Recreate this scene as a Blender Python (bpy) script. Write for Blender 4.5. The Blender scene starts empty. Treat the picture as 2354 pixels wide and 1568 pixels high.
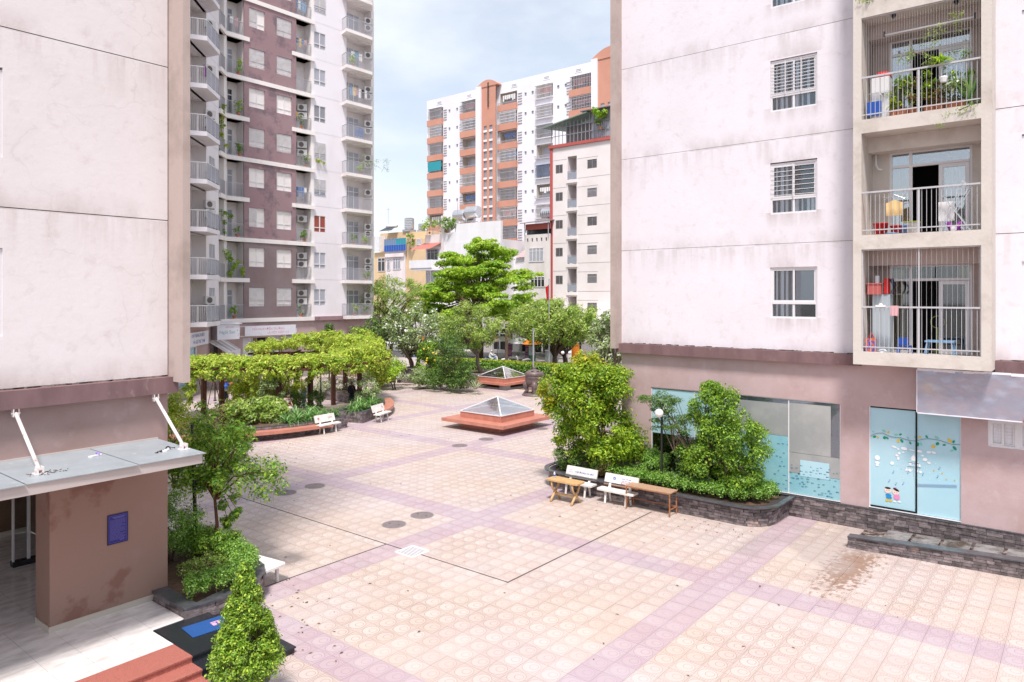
import bpy, math, random
import numpy as np
from math import sin, cos, pi, radians, sqrt, atan2
random.seed(7); RNG = np.random.default_rng(7)
S = bpy.context.scene
COL = S.collection

# ------------------------------------------------------------------ camera, sky, sun, exposure
cam = bpy.data.cameras.new("camera"); camo = bpy.data.objects.new("camera", cam); COL.objects.link(camo)
cam.sensor_width = 36; cam.lens = 1660 / 2354 * 36; cam.shift_y = -103 / 2354
cam.clip_start = 0.1; cam.clip_end = 2000
camo.location = (0, 0, 6.6); camo.rotation_euler = (radians(90), 0, radians(38.75 - 90))
S.camera = camo
SUN_EL, SUN_AZ = 62, 215          # azimuth of the sun measured in the ground plane from +X
w = bpy.data.worlds.new("World"); S.world = w; w.use_nodes = True
nt = w.node_tree; nt.nodes.clear()
out = nt.nodes.new("ShaderNodeOutputWorld"); bg = nt.nodes.new("ShaderNodeBackground")
sky = nt.nodes.new("ShaderNodeTexSky"); sky.sky_type = 'NISHITA'; sky.sun_disc = False
sky.sun_elevation = radians(SUN_EL); sky.sun_rotation = radians(90 - SUN_AZ)
sky.air_density = 1.0; sky.dust_density = .9; sky.ozone_density = 1.0
tc = nt.nodes.new("ShaderNodeTexCoord"); mp = nt.nodes.new("ShaderNodeMapping"); mp.inputs['Scale'].default_value = (1.1, 1.1, 2.6)
nz = nt.nodes.new("ShaderNodeTexNoise"); nz.inputs['Scale'].default_value = 1.7; nz.inputs['Detail'].default_value = 7; nz.inputs['Roughness'].default_value = .55
cr = nt.nodes.new("ShaderNodeValToRGB"); cr.color_ramp.elements[0].position = .40; cr.color_ramp.elements[1].position = .66
cr.color_ramp.elements[0].color = (.50, .50, .50, 1); cr.color_ramp.elements[1].color = (1, 1, 1, 1)
mx = nt.nodes.new("ShaderNodeMixRGB"); mx.inputs['Color2'].default_value = (6.3, 6.55, 6.9, 1)
nt.links.new(tc.outputs['Generated'], mp.inputs[0]); nt.links.new(mp.outputs[0], nz.inputs[0]); nt.links.new(nz.outputs[0], cr.inputs[0])
nt.links.new(cr.outputs[0], mx.inputs['Fac']); nt.links.new(sky.outputs[0], mx.inputs['Color1'])
nt.links.new(mx.outputs[0], bg.inputs[0]); bg.inputs[1].default_value = .074
nt.links.new(bg.outputs[0], out.inputs[0])
sl = bpy.data.lights.new("sun", 'SUN'); sl.energy = 2.1; sl.angle = radians(10); sl.color = (1, .95, .9)
so = bpy.data.objects.new("sun", sl); COL.objects.link(so)
so.rotation_euler = (radians(90 - SUN_EL), 0, radians(SUN_AZ - 90 + 180))
S.view_settings.view_transform = 'Standard'; S.view_settings.look = 'None'; S.view_settings.gamma = 1
S.view_settings.exposure = 1.22; S.view_settings.use_curve_mapping = False
S.render.film_transparent = False
S.cycles.use_denoising = True
S.cycles.max_bounces = 6; S.cycles.transparent_max_bounces = 12; S.cycles.diffuse_bounces = 3

# ------------------------------------------------------------------ materials
M = {}
def mat(name, c, rough=.7, spec=.3, metal=0, c2=None, scale=1.0, lo=.4, hi=.65, bump=0, bscale=30, stretch=(1, 1, 1), detail=5, var=0, rnd=0, em=None, trans=None, c3=None, lo3=.58, hi3=.75, scale3=None):
    m = bpy.data.materials.new(name); m.use_nodes = True; n = m.node_tree; b = n.nodes['Principled BSDF']
    b.inputs['Roughness'].default_value = rough; b.inputs['Specular IOR Level'].default_value = spec; b.inputs['Metallic'].default_value = metal
    col = n.nodes.new("ShaderNodeRGB"); col.outputs[0].default_value = (*c, 1); cur = col.outputs[0]
    tcn = n.nodes.new("ShaderNodeNewGeometry"); mpn = n.nodes.new("ShaderNodeMapping"); mpn.inputs['Scale'].default_value = stretch
    n.links.new(tcn.outputs['Position'], mpn.inputs[0])
    def layer(cur, cc, sc, l, h):
        t = n.nodes.new("ShaderNodeTexNoise"); t.inputs['Scale'].default_value = sc; t.inputs['Detail'].default_value = detail; t.inputs['Roughness'].default_value = .62
        n.links.new(mpn.outputs[0], t.inputs[0])
        r = n.nodes.new("ShaderNodeMapRange"); r.inputs[1].default_value = l; r.inputs[2].default_value = h; n.links.new(t.outputs[0], r.inputs[0])
        x = n.nodes.new("ShaderNodeMixRGB"); x.inputs[2].default_value = (*cc, 1); n.links.new(r.outputs[0], x.inputs[0]); n.links.new(cur, x.inputs[1]); return x.outputs[0]
    if c2: cur = layer(cur, c2, scale, lo, hi)
    if c3: cur = layer(cur, c3, scale3 or scale * 3.1, lo3, hi3)
    if rnd:
        src = None
        if rnd > 0: o = n.nodes.new("ShaderNodeObjectInfo"); src = o.outputs['Random']
        else: src = tcn.outputs['Random Per Island']
        r = n.nodes.new("ShaderNodeMapRange"); r.inputs[3].default_value = 1 - abs(rnd); r.inputs[4].default_value = 1 + abs(rnd); n.links.new(src, r.inputs[0])
        h = n.nodes.new("ShaderNodeHueSaturation"); n.links.new(r.outputs[0], h.inputs['Value']); n.links.new(cur, h.inputs['Color']); cur = h.outputs[0]
    n.links.new(cur, b.inputs['Base Color'])
    if bump:
        t = n.nodes.new("ShaderNodeTexNoise"); t.inputs['Scale'].default_value = bscale; t.inputs['Detail'].default_value = 4; n.links.new(tcn.outputs['Position'], t.inputs[0])
        bp = n.nodes.new("ShaderNodeBump"); bp.inputs['Strength'].default_value = bump; bp.inputs['Distance'].default_value = .02
        n.links.new(t.outputs[0], bp.inputs['Height']); n.links.new(bp.outputs[0], b.inputs['Normal'])
    if em: b.inputs['Emission Color'].default_value = (*c, 1); b.inputs['Emission Strength'].default_value = em
    M[name] = m; return m

def leafmat(name, c1, c2, c3=None, s=1.2, trans=.3, p=.62):
    """green leaf: two greens mixed by a slow noise, a third for single leaves, varied leaf by leaf"""
    m = bpy.data.materials.new(name); m.use_nodes = True; n = m.node_tree; b = n.nodes['Principled BSDF']
    g = n.nodes.new("ShaderNodeNewGeometry")
    t = n.nodes.new("ShaderNodeTexNoise"); t.inputs['Scale'].default_value = s; t.inputs['Detail'].default_value = 3; n.links.new(g.outputs['Position'], t.inputs[0])
    r = n.nodes.new("ShaderNodeMapRange"); r.inputs[1].default_value = .38; r.inputs[2].default_value = .62; n.links.new(t.outputs[0], r.inputs[0])
    x = n.nodes.new("ShaderNodeMixRGB"); x.inputs[1].default_value = (*c1, 1); x.inputs[2].default_value = (*c2, 1); n.links.new(r.outputs[0], x.inputs[0]); cur = x.outputs[0]
    if c3:
        r3 = n.nodes.new("ShaderNodeMapRange"); r3.inputs[1].default_value = p; r3.inputs[2].default_value = min(1, p + .12); n.links.new(g.outputs['Random Per Island'], r3.inputs[0])
        y = n.nodes.new("ShaderNodeMixRGB"); y.inputs[2].default_value = (*c3, 1); n.links.new(r3.outputs[0], y.inputs[0]); n.links.new(cur, y.inputs[1]); cur = y.outputs[0]
    wn = n.nodes.new("ShaderNodeTexWhiteNoise"); wn.noise_dimensions = '1D'; n.links.new(g.outputs['Random Per Island'], wn.inputs['W'])
    r2 = n.nodes.new("ShaderNodeMapRange"); r2.inputs[3].default_value = .6; r2.inputs[4].default_value = 1.4; n.links.new(wn.outputs[0], r2.inputs[0])
    h = n.nodes.new("ShaderNodeHueSaturation"); n.links.new(cur, h.inputs['Color']); n.links.new(r2.outputs[0], h.inputs['Value'])
    n.links.new(h.outputs[0], b.inputs['Base Color']); b.inputs['Roughness'].default_value = .42; b.inputs['Specular IOR Level'].default_value = .45
    tr = n.nodes.new("ShaderNodeBsdfTranslucent"); n.links.new(h.outputs[0], tr.inputs[0])
    ms = n.nodes.new("ShaderNodeMixShader"); ms.inputs[0].default_value = trans
    n.links.new(b.outputs[0], ms.inputs[1]); n.links.new(tr.outputs[0], ms.inputs[2]); n.links.new(ms.outputs[0], n.nodes['Material Output'].inputs[0])
    M[name] = m; return m

def glassmat(name, tint=(.9, .95, .95), refl=.12, alpha=.75):
    m = bpy.data.materials.new(name); m.use_nodes = True; n = m.node_tree; n.nodes.remove(n.nodes['Principled BSDF'])
    tr = n.nodes.new("ShaderNodeBsdfTransparent"); tr.inputs[0].default_value = (*tint, 1)
    gl = n.nodes.new("ShaderNodeBsdfGlossy"); gl.inputs['Roughness'].default_value = .03; gl.inputs[0].default_value = (.95, .97, 1, 1)
    lw = n.nodes.new("ShaderNodeLayerWeight"); lw.inputs[0].default_value = refl
    ad = n.nodes.new("ShaderNodeMath"); ad.operation = 'ADD'; ad.inputs[1].default_value = 1 - alpha; ad.use_clamp = True
    ms = n.nodes.new("ShaderNodeMixShader"); n.links.new(lw.outputs['Fresnel'], ad.inputs[0]); n.links.new(ad.outputs[0], ms.inputs[0])
    n.links.new(tr.outputs[0], ms.inputs[1]); n.links.new(gl.outputs[0], ms.inputs[2]); n.links.new(ms.outputs[0], n.nodes['Material Output'].inputs[0])
    M[name] = m; return m

mat('wall_white', (.80, .75, .80), .9, .15, c2=(.64, .58, .58), scale=.55, lo=.44, hi=.78, bump=.25, bscale=9, stretch=(1, 1, .8), c3=(.70, .66, .70), scale3=2.4, lo3=.5, hi3=.8)
mat('wall_left', (.745, .685, .685), .9, .15, c2=(.60, .535, .52), scale=.6, lo=.42, hi=.75, bump=.25, bscale=9, c3=(.73, .68, .72), scale3=2.2, lo3=.5, hi3=.75)
mat('wall_tower', (.84, .79, .84), .9, .15, c2=(.72, .67, .69), scale=.35, lo=.45, hi=.8, stretch=(1, 1, .35))
mat('tower_beige', (.86, .80, .79), .9, .15, c2=(.74, .68, .66), scale=.9, lo=.5, hi=.75, stretch=(1, 1, .4))
mat('wall_taupe_shaded', (.37, .26, .245), .85, .15, c2=(.31, .21, .19), scale=.8, lo=.42, hi=.7, bump=.15, bscale=14, c3=(.40, .295, .29))  # taupe paint as on the right block, with shade put into the colour
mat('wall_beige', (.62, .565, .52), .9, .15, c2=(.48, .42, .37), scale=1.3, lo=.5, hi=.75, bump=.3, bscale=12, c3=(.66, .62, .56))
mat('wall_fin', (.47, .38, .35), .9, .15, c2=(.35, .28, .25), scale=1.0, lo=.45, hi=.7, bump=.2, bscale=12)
mat('wall_taupe', (.52, .385, .39), .85, .15, c2=(.44, .31, .295), scale=.8, lo=.42, hi=.7, bump=.15, bscale=14, c3=(.55, .43, .44))
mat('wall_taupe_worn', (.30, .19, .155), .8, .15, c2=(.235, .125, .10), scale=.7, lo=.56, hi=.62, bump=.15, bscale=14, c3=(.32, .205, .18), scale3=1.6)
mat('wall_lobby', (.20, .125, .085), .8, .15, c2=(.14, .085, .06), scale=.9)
mat('ledge', (.22, .135, .14), .8, .2, c2=(.16, .095, .10), scale=1.6, lo=.4, hi=.7, stretch=(1.5, 1.5, .5), c3=(.33, .25, .23), scale3=5, lo3=.62, hi3=.8)
mat('plum', (.33, .215, .235), .85, .15, c2=(.34, .24, .25), scale=.5, lo=.45, hi=.65, c3=(.21, .15, .17), scale3=.9, lo3=.5, hi3=.65)
mat('plum_grey', (.27, .21, .22), .85, .15, c2=(.24, .175, .18), scale=.6)
mat('grime', (.05, .035, .03), .95, c2=(.3, .24, .22), scale=5, lo=.45, hi=.6)
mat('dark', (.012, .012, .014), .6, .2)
mat('room', (.05, .045, .045), .9)  # interior shade put into near-black room walls
mat('white_paint', (.80, .77, .80), .45, .4, c2=(.68, .64, .64), scale=3)
mat('white_metal', (.72, .70, .72), .35, .5)
mat('grey_metal', (.42, .42, .46), .4, .5, metal=.3)
mat('steel', (.62, .62, .64), .25, .5, metal=.8)
mat('canopy_sheet', (.33, .37, .40), .35, .5, c2=(.27, .30, .325), scale=1.4, lo=.4, hi=.7, c3=(.40, .42, .43), scale3=7, lo3=.6, hi3=.7)
mat('canopy_fascia', (.50, .44, .42), .5, .4)
mat('rod', (.74, .67, .66), .5, .4, c2=(.35, .16, .10), scale=6, lo=.62, hi=.72)
mat('stone', (.21, .17, .175), .62, .4, c2=(.12, .098, .10), scale=7, lo=.4, hi=.6, rnd=.48, bump=.6, bscale=40, c3=(.36, .25, .20), scale3=2.2, lo3=.62, hi3=.72)
mat('stone_mass', (.21, .17, .175), .62, .4, c2=(.12, .098, .10), scale=7, lo=.4, hi=.6, rnd=-.42, c3=(.24, .19, .17), scale3=2.2, lo3=.62, hi3=.72)
mat('mortar', (.05, .042, .042), .9)
mat('cap', (.06, .062, .072), .3, .5, c2=(.10, .10, .11), scale=5)
mat('granite_black', (.018, .02, .025), .18, .5, c2=(.04, .043, .05), scale=60, lo=.5, hi=.7)
mat('granite_red', (.46, .165, .13), .3, .5, c2=(.27, .08, .065), scale=70, lo=.45, hi=.6, c3=(.52, .24, .2), scale3=150)
mat('terracotta', (.52, .215, .155), .4, .4, c2=(.44, .17, .125), scale=3, c3=(.58, .28, .22), scale3=60)
mat('floor_tile', (.82, .78, .77), .12, .5, c2=(.58, .53, .51), scale=2.2, lo=.4, hi=.7, stretch=(1, 3, 1), rnd=.03)
mat('skirting', (.52, .46, .40), .3, .4)
mat('soil', (.10, .06, .04), .95, c2=(.16, .09, .06), scale=9)
mat('asphalt', (.17, .155, .15), .9, c2=(.22, .20, .195), scale=2)
mat('ground_far', (.22, .20, .19), .95, c2=(.16, .15, .14), scale=.4)
mat('grout', (.17, .10, .08), .95)
mat('concrete', (.36, .335, .32), .85, c2=(.25, .23, .22), scale=2, c3=(.42, .40, .38), scale3=7)
mat('wet_slab', (.30, .29, .29), .2, .5, c2=(.09, .07, .055), scale=1.3, lo=.45, hi=.6)
mat('bench_white', (.76, .73, .71), .55, .4, c2=(.62, .57, .54), scale=5, c3=(.70, .66, .64), scale3=30)
mat('table_yellow', (.60, .38, .18), .5, .4, c2=(.50, .30, .14), scale=5)
mat('rust_metal', (.42, .17, .07), .6, .4, c2=(.27, .10, .045), scale=9)
mat('plywood', (.46, .29, .19), .6, .3, c2=(.34, .20, .13), scale=12, stretch=(1, 6, 1), c3=(.56, .42, .30))
mat('wood_dark', (.075, .03, .02), .6, .3, c2=(.12, .045, .03), scale=6, stretch=(1, 1, .2))
mat('bark', (.11, .07, .05), .9, c2=(.18, .13, .10), scale=12, bump=.5)
mat('bark_red', (.20, .085, .05), .9, c2=(.12, .06, .04), scale=12, bump=.5)
mat('bark_grey', (.20, .15, .12), .9, c2=(.12, .09, .07), scale=10, bump=.5)
mat('vine_wood', (.16, .08, .05), .9)
mat('black_metal', (.012, .012, .014), .4, .5)
mat('globe', (.82, .78, .76), .35, .4)
mat('manhole', (.21, .17, .175), .7, .4, c2=(.16, .13, .135), scale=8)
mat('urn', (.115, .085, .09), .45, .5, c2=(.19, .13, .12), scale=7, c3=(.07, .05, .055))
mat('urn_inner', (.35, .10, .04), .6, c2=(.12, .05, .03), scale=8)
mat('orange_wall', (.60, .30, .22), .85, c2=(.55, .265, .195), scale=.3)
mat('far_white', (.84, .82, .87), .9, .15, c2=(.76, .73, .78), scale=.15)
mat('cream', (.86, .785, .80), .9, .15, c2=(.80, .72, .72), scale=.4)
mat('cream_red', (.48, .115, .105), .8)
mat('yellow_wall', (.74, .54, .33), .9, .15, c2=(.66, .49, .33), scale=.5)
mat('pale_wall', (.82, .74, .75), .9, .15, c2=(.70, .63, .63), scale=.6, stretch=(1, 1, .3))
mat('house_white', (.88, .86, .90), .9, .15, c2=(.80, .77, .80), scale=.5, stretch=(1, 1, .3))
mat('tin_roof', (.27, .23, .25), .6, c2=(.2, .17, .18), scale=3)
mat('red_tin', (.50, .16, .13), .6)
mat('pink_tile', (.52, .36, .37), .8)
mat('green_roof', (.22, .30, .27), .7)
mat('blue', (.03, .10, .42), .45); mat('blue_light', (.20, .36, .55), .5); mat('teal', (.03, .30, .36), .5); mat('red', (.55, .02, .02), .4)
mat('orange', (.70, .20, .03), .5); mat('yellow', (.75, .48, .12), .7); mat('cloth_yellow', (.78, .55, .25), .9); mat('cloth_white', (.78, .76, .76), .9)
mat('cloth_stripe', (.28, .12, .12), .9, c2=(.6, .5, .45), scale=22, lo=.48, hi=.52, stretch=(.01, .01, 1)); mat('bag_print', (.72, .16, .03), .5, c2=(.08, .12, .45), scale=16, lo=.5, hi=.52)
mat('cloth_pink', (.62, .36, .38), .9); mat('cloth_blue', (.16, .24, .46), .9); mat('cloth_dark', (.03, .03, .05), .9); mat('purple', (.22, .03, .26), .5)
mat('green', (.02, .22, .10), .5); mat('lime', (.42, .50, .06), .5); mat('cabinet', (.60, .63, .67), .5); mat('cabinet_blue', (.42, .48, .52), .5)
mat('plastic_white', (.78, .77, .78), .4, .5); mat('rubber', (.02, .02, .02), .8); mat('sandal', (.30, .22, .55), .6)
mat('terracotta_pot', (.45, .17, .09), .7); mat('skin', (.42, .24, .16), .6); mat('hair', (.012, .01, .01), .6)
mat('curtain', (.84, .82, .86), .9, rnd=-.06); mat('curtain_tan', (.42, .31, .18), .9)
mat('blind_white', (.40, .40, .46), .6, rnd=.18); mat('pane_dark', (.035, .035, .04), .08, .6, rnd=.3); mat('pane_grey', (.36, .36, .42), .15, .6, rnd=.35)
mat('pane_blue', (.16, .22, .36), .12, .6); mat('pane_red', (.32, .07, .05), .3)
mat('dead_leaf', (.16, .10, .04), .8, rnd=-.5); mat('rail_paint', (.50, .49, .51), .45, .5, c2=(.36, .27, .22), scale=6, lo=.6, hi=.7)
mat('railing_grey', (.46, .45, .49), .45, .5); mat('rail_glass', (.33, .35, .42), .25, .5)
mat('ac_white', (.70, .67, .66), .5, .4); mat('ac_dark', (.16, .13, .13), .6)
mat('frost', (.36, .60, .70), .28, .5, c2=(.46, .66, .74), scale=.5, lo=.35, hi=.7)
mat('frost_low', (.22, .47, .55), .25, .5, c2=(.32, .55, .61), scale=.9)
mat('film_grey', (.30, .31, .315), .2, .5, c2=(.40, .40, .39), scale=.8)
mat('decal_white', (.85, .85, .88), .6); mat('decal_green', (.01, .28, .16), .6); mat('decal_mint', (.22, .55, .46), .6); mat('decal_yellow', (.70, .48, .05), .6)
mat('decal_brown', (.03, .015, .015), .6); mat('decal_pink', (.75, .25, .48), .6); mat('decal_blue', (.02, .25, .60), .6); mat('decal_violet', (.12, .16, .42), .6)
mat('decal_skin', (.78, .62, .55), .6); mat('decal_fish', (.08, .22, .30), .6)
mat('foil', (.42, .39, .46), .26, .5, metal=.45, c2=(.34, .37, .47), scale=2.2, lo=.4, hi=.7, c3=(.52, .44, .42), scale3=1.1, bump=1.0, bscale=2.5)
mat('sign_white', (.76, .75, .82), .5, .4); mat('letter_blue', (.08, .13, .42), .6); mat('letter_pink', (.72, .36, .50), .6); mat('letter_teal', (.2, .42, .5), .6)
mat('sign_grey', (.34, .31, .33), .5); mat('plaque', (.006, .006, .16), .35, .5); mat('plaque_text', (.16, .14, .42), .6); mat('plaque_edge', (.02, .004, .03), .5)
mat('purple_sign', (.33, .11, .36), .6); mat('lino', (.55, .50, .46), .8)
mat('flower_white', (.82, .80, .78), .7); mat('flower_yellow', (.8, .6, .05), .7); mat('mat_blue', (.015, .06, .22), .9, c2=(.02, .10, .30), scale=40)
mat('awning_stripe', (.55, .40, .30), .8); mat('umbrella_white', (.78, .76, .80), .8)
leafmat('leaf_mid', (.20, .36, .035), (.11, .24, .028), (.34, .50, .05), 1.4, .36)
leafmat('leaf_cone', (.20, .36, .03), (.13, .26, .025), (.42, .55, .06), 2.2, .36, .6)
leafmat('leaf_dark', (.06, .135, .025), (.10, .19, .03), (.18, .29, .05), 1.5, .28)
leafmat('leaf_yellow', (.26, .42, .022), (.15, .30, .02), (.42, .52, .04), 1.1, .38, .62)
leafmat('leaf_gold', (.46, .50, .03), (.30, .42, .025), (.66, .52, .05), 1.4, .4, .6)
leafmat('leaf_lime', (0.375, 0.500, 0.025), (0.250, 0.388, 0.022), (0.562, 0.550, 0.062), 1.5, .38, .6)
leafmat('leaf_vine', (.46, .60, .06), (.30, .47, .045), (.62, .62, .13), .9, .42, .62)
leafmat('leaf_hedge', (.15, .32, .03), (.20, .38, .045), (.32, .50, .12), 3, .3)
leafmat('leaf_terrace', (.36, .56, .04), (.22, .42, .03), (.50, .64, .06), .35, .42)
leafmat('leaf_grey', (.32, .43, .14), (.21, .32, .08), (.56, .60, .42), .9, .36, .66)
leafmat('leaf_olive', (.36, .50, .08), (.23, .37, .05), (.58, .62, .25), .7, .4, .7)
leafmat('leaf_strap', (0.075, 0.203, 0.038), (0.120, 0.285, 0.053), (0.300, 0.450, 0.165), 2, .3)
leafmat('leaf_pale', (0.456, 0.480, 0.312), (0.312, 0.372, 0.204), (0.600, 0.600, 0.432), 2, .3)
leafmat('leaf_red', (0.286, 0.156, 0.065), (0.156, 0.169, 0.052), (0.390, 0.260, 0.130), 2, .3)
leafmat('grass_green', (0.130, 0.247, 0.026), (0.182, 0.312, 0.039), None, 1.2, .2)
glassmat('glass', (.88, .92, .94), .2, .92); glassmat('glass_clear', (.86, .9, .9), .22, .72)

def wallmat(name, base, dirt, soft, z0=4.95, H=3.2, win=None, crack=.5, cs=.55):
    m = bpy.data.materials.new(name); m.use_nodes = True; n = m.node_tree; b = n.nodes['Principled BSDF']; L = n.links.new
    def mth(op, *a):
        q = n.nodes.new("ShaderNodeMath"); q.operation = op
        for i, v in enumerate(a):
            if isinstance(v, (int, float)): q.inputs[i].default_value = v
            else: L(v, q.inputs[i])
        return q.outputs[0]
    def rng_(v, a, b_, c=0., d=1.):
        q = n.nodes.new("ShaderNodeMapRange"); q.inputs[1].default_value = a; q.inputs[2].default_value = b_; q.inputs[3].default_value = c; q.inputs[4].default_value = d; L(v, q.inputs[0]); return q.outputs[0]
    g = n.nodes.new("ShaderNodeNewGeometry"); sp = n.nodes.new("ShaderNodeSeparateXYZ"); L(g.outputs['Position'], sp.inputs[0])
    def noise(sc, st=(1, 1, 1), det=6):
        mp_ = n.nodes.new("ShaderNodeMapping"); mp_.inputs['Scale'].default_value = st; L(g.outputs['Position'], mp_.inputs[0])
        t = n.nodes.new("ShaderNodeTexNoise"); t.inputs['Scale'].default_value = sc; t.inputs['Detail'].default_value = det; t.inputs['Roughness'].default_value = .65; L(mp_.outputs[0], t.inputs[0]); return t.outputs[0], mp_
    def mix(f, c1, c2):
        x = n.nodes.new("ShaderNodeMixRGB"); L(f, x.inputs[0])
        if isinstance(c1, tuple): x.inputs[1].default_value = (*c1, 1)
        else: L(c1, x.inputs[1])
        x.inputs[2].default_value = (*c2, 1); return x.outputs[0]
    zf = mth('FRACT', mth('DIVIDE', mth('SUBTRACT', sp.outputs[2], z0), H))
    patch, _ = noise(.45); fine, _ = noise(3.2); streak, _ = noise(2.6, (1, 1, .10)); broad, _ = noise(1.1, (1, 1, .5))
    cur = mix(rng_(patch, .42, .68, 0, .8), base, soft); cur = mix(rng_(fine, .55, .8, 0, .5), cur, dirt)
    under = mth('MULTIPLY', rng_(zf, .72, 1.0), rng_(streak, .46, .70)); cur = mix(mth('MULTIPLY', under, .75), cur, dirt)
    low = mth('MULTIPLY', rng_(zf, .16, .0), rng_(broad, .42, .66)); cur = mix(mth('MULTIPLY', low, .8), cur, dirt)
    if win:
        ax, a, c, zt = win; v = sp.outputs[ax]
        inw = mth('MULTIPLY', rng_(v, a - .25, a), rng_(v, c + .25, c)); dn = mth('MULTIPLY', rng_(zf, zt - .17, zt), mth('LESS_THAN', zf, zt + .01))
        sn = mth('MULTIPLY', mth('MULTIPLY', inw, dn), rng_(streak, .36, .6)); cur = mix(mth('MULTIPLY', sn, .9), cur, dirt)
        up = mth('MULTIPLY', mth('MULTIPLY', inw, rng_(zf, .98, .80)), mth('MULTIPLY', mth('GREATER_THAN', zf, .78), rng_(broad, .4, .6))); cur = mix(mth('MULTIPLY', up, .7), cur, dirt)
    dv = n.nodes.new("ShaderNodeTexNoise"); dv.inputs['Scale'].default_value = .9; dv.inputs['Detail'].default_value = 6; L(g.outputs['Position'], dv.inputs[0])
    va = n.nodes.new("ShaderNodeVectorMath"); va.operation = 'MULTIPLY_ADD'; va.inputs[1].default_value = (1.1, 1.1, 1.1); L(dv.outputs['Color'], va.inputs[0]); L(g.outputs['Position'], va.inputs[2])
    vo = n.nodes.new("ShaderNodeTexVoronoi"); vo.feature = 'DISTANCE_TO_EDGE'; vo.inputs['Scale'].default_value = cs; L(va.outputs[0], vo.inputs['Vector'])
    ck = mth('MULTIPLY', mth('LESS_THAN', vo.outputs['Distance'], .005), rng_(patch, .47, .56)); cur = mix(mth('MULTIPLY', ck, crack), cur, tuple(q * .62 for q in dirt))
    wide = mth('MULTIPLY', rng_(vo.outputs['Distance'], .05, .0), rng_(broad, .5, .62)); cur = mix(mth('MULTIPLY', wide, crack * .7), cur, dirt)
    L(cur, b.inputs['Base Color']); b.inputs['Roughness'].default_value = .9; b.inputs['Specular IOR Level'].default_value = .15
    bt, _ = noise(9); bp = n.nodes.new("ShaderNodeBump"); bp.inputs['Strength'].default_value = .25; bp.inputs['Distance'].default_value = .02; L(bt, bp.inputs['Height']); L(bp.outputs[0], b.inputs['Normal'])
    M[name] = m
wallmat('wall_white', (.785, .735, .785), (.53, .475, .48), (.72, .675, .72), win=(1, 6.31, 7.69, .305), crack=.10)
wallmat('wall_left', (.76, .70, .71), (.52, .44, .43), (.715, .655, .65), crack=.12)
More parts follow.
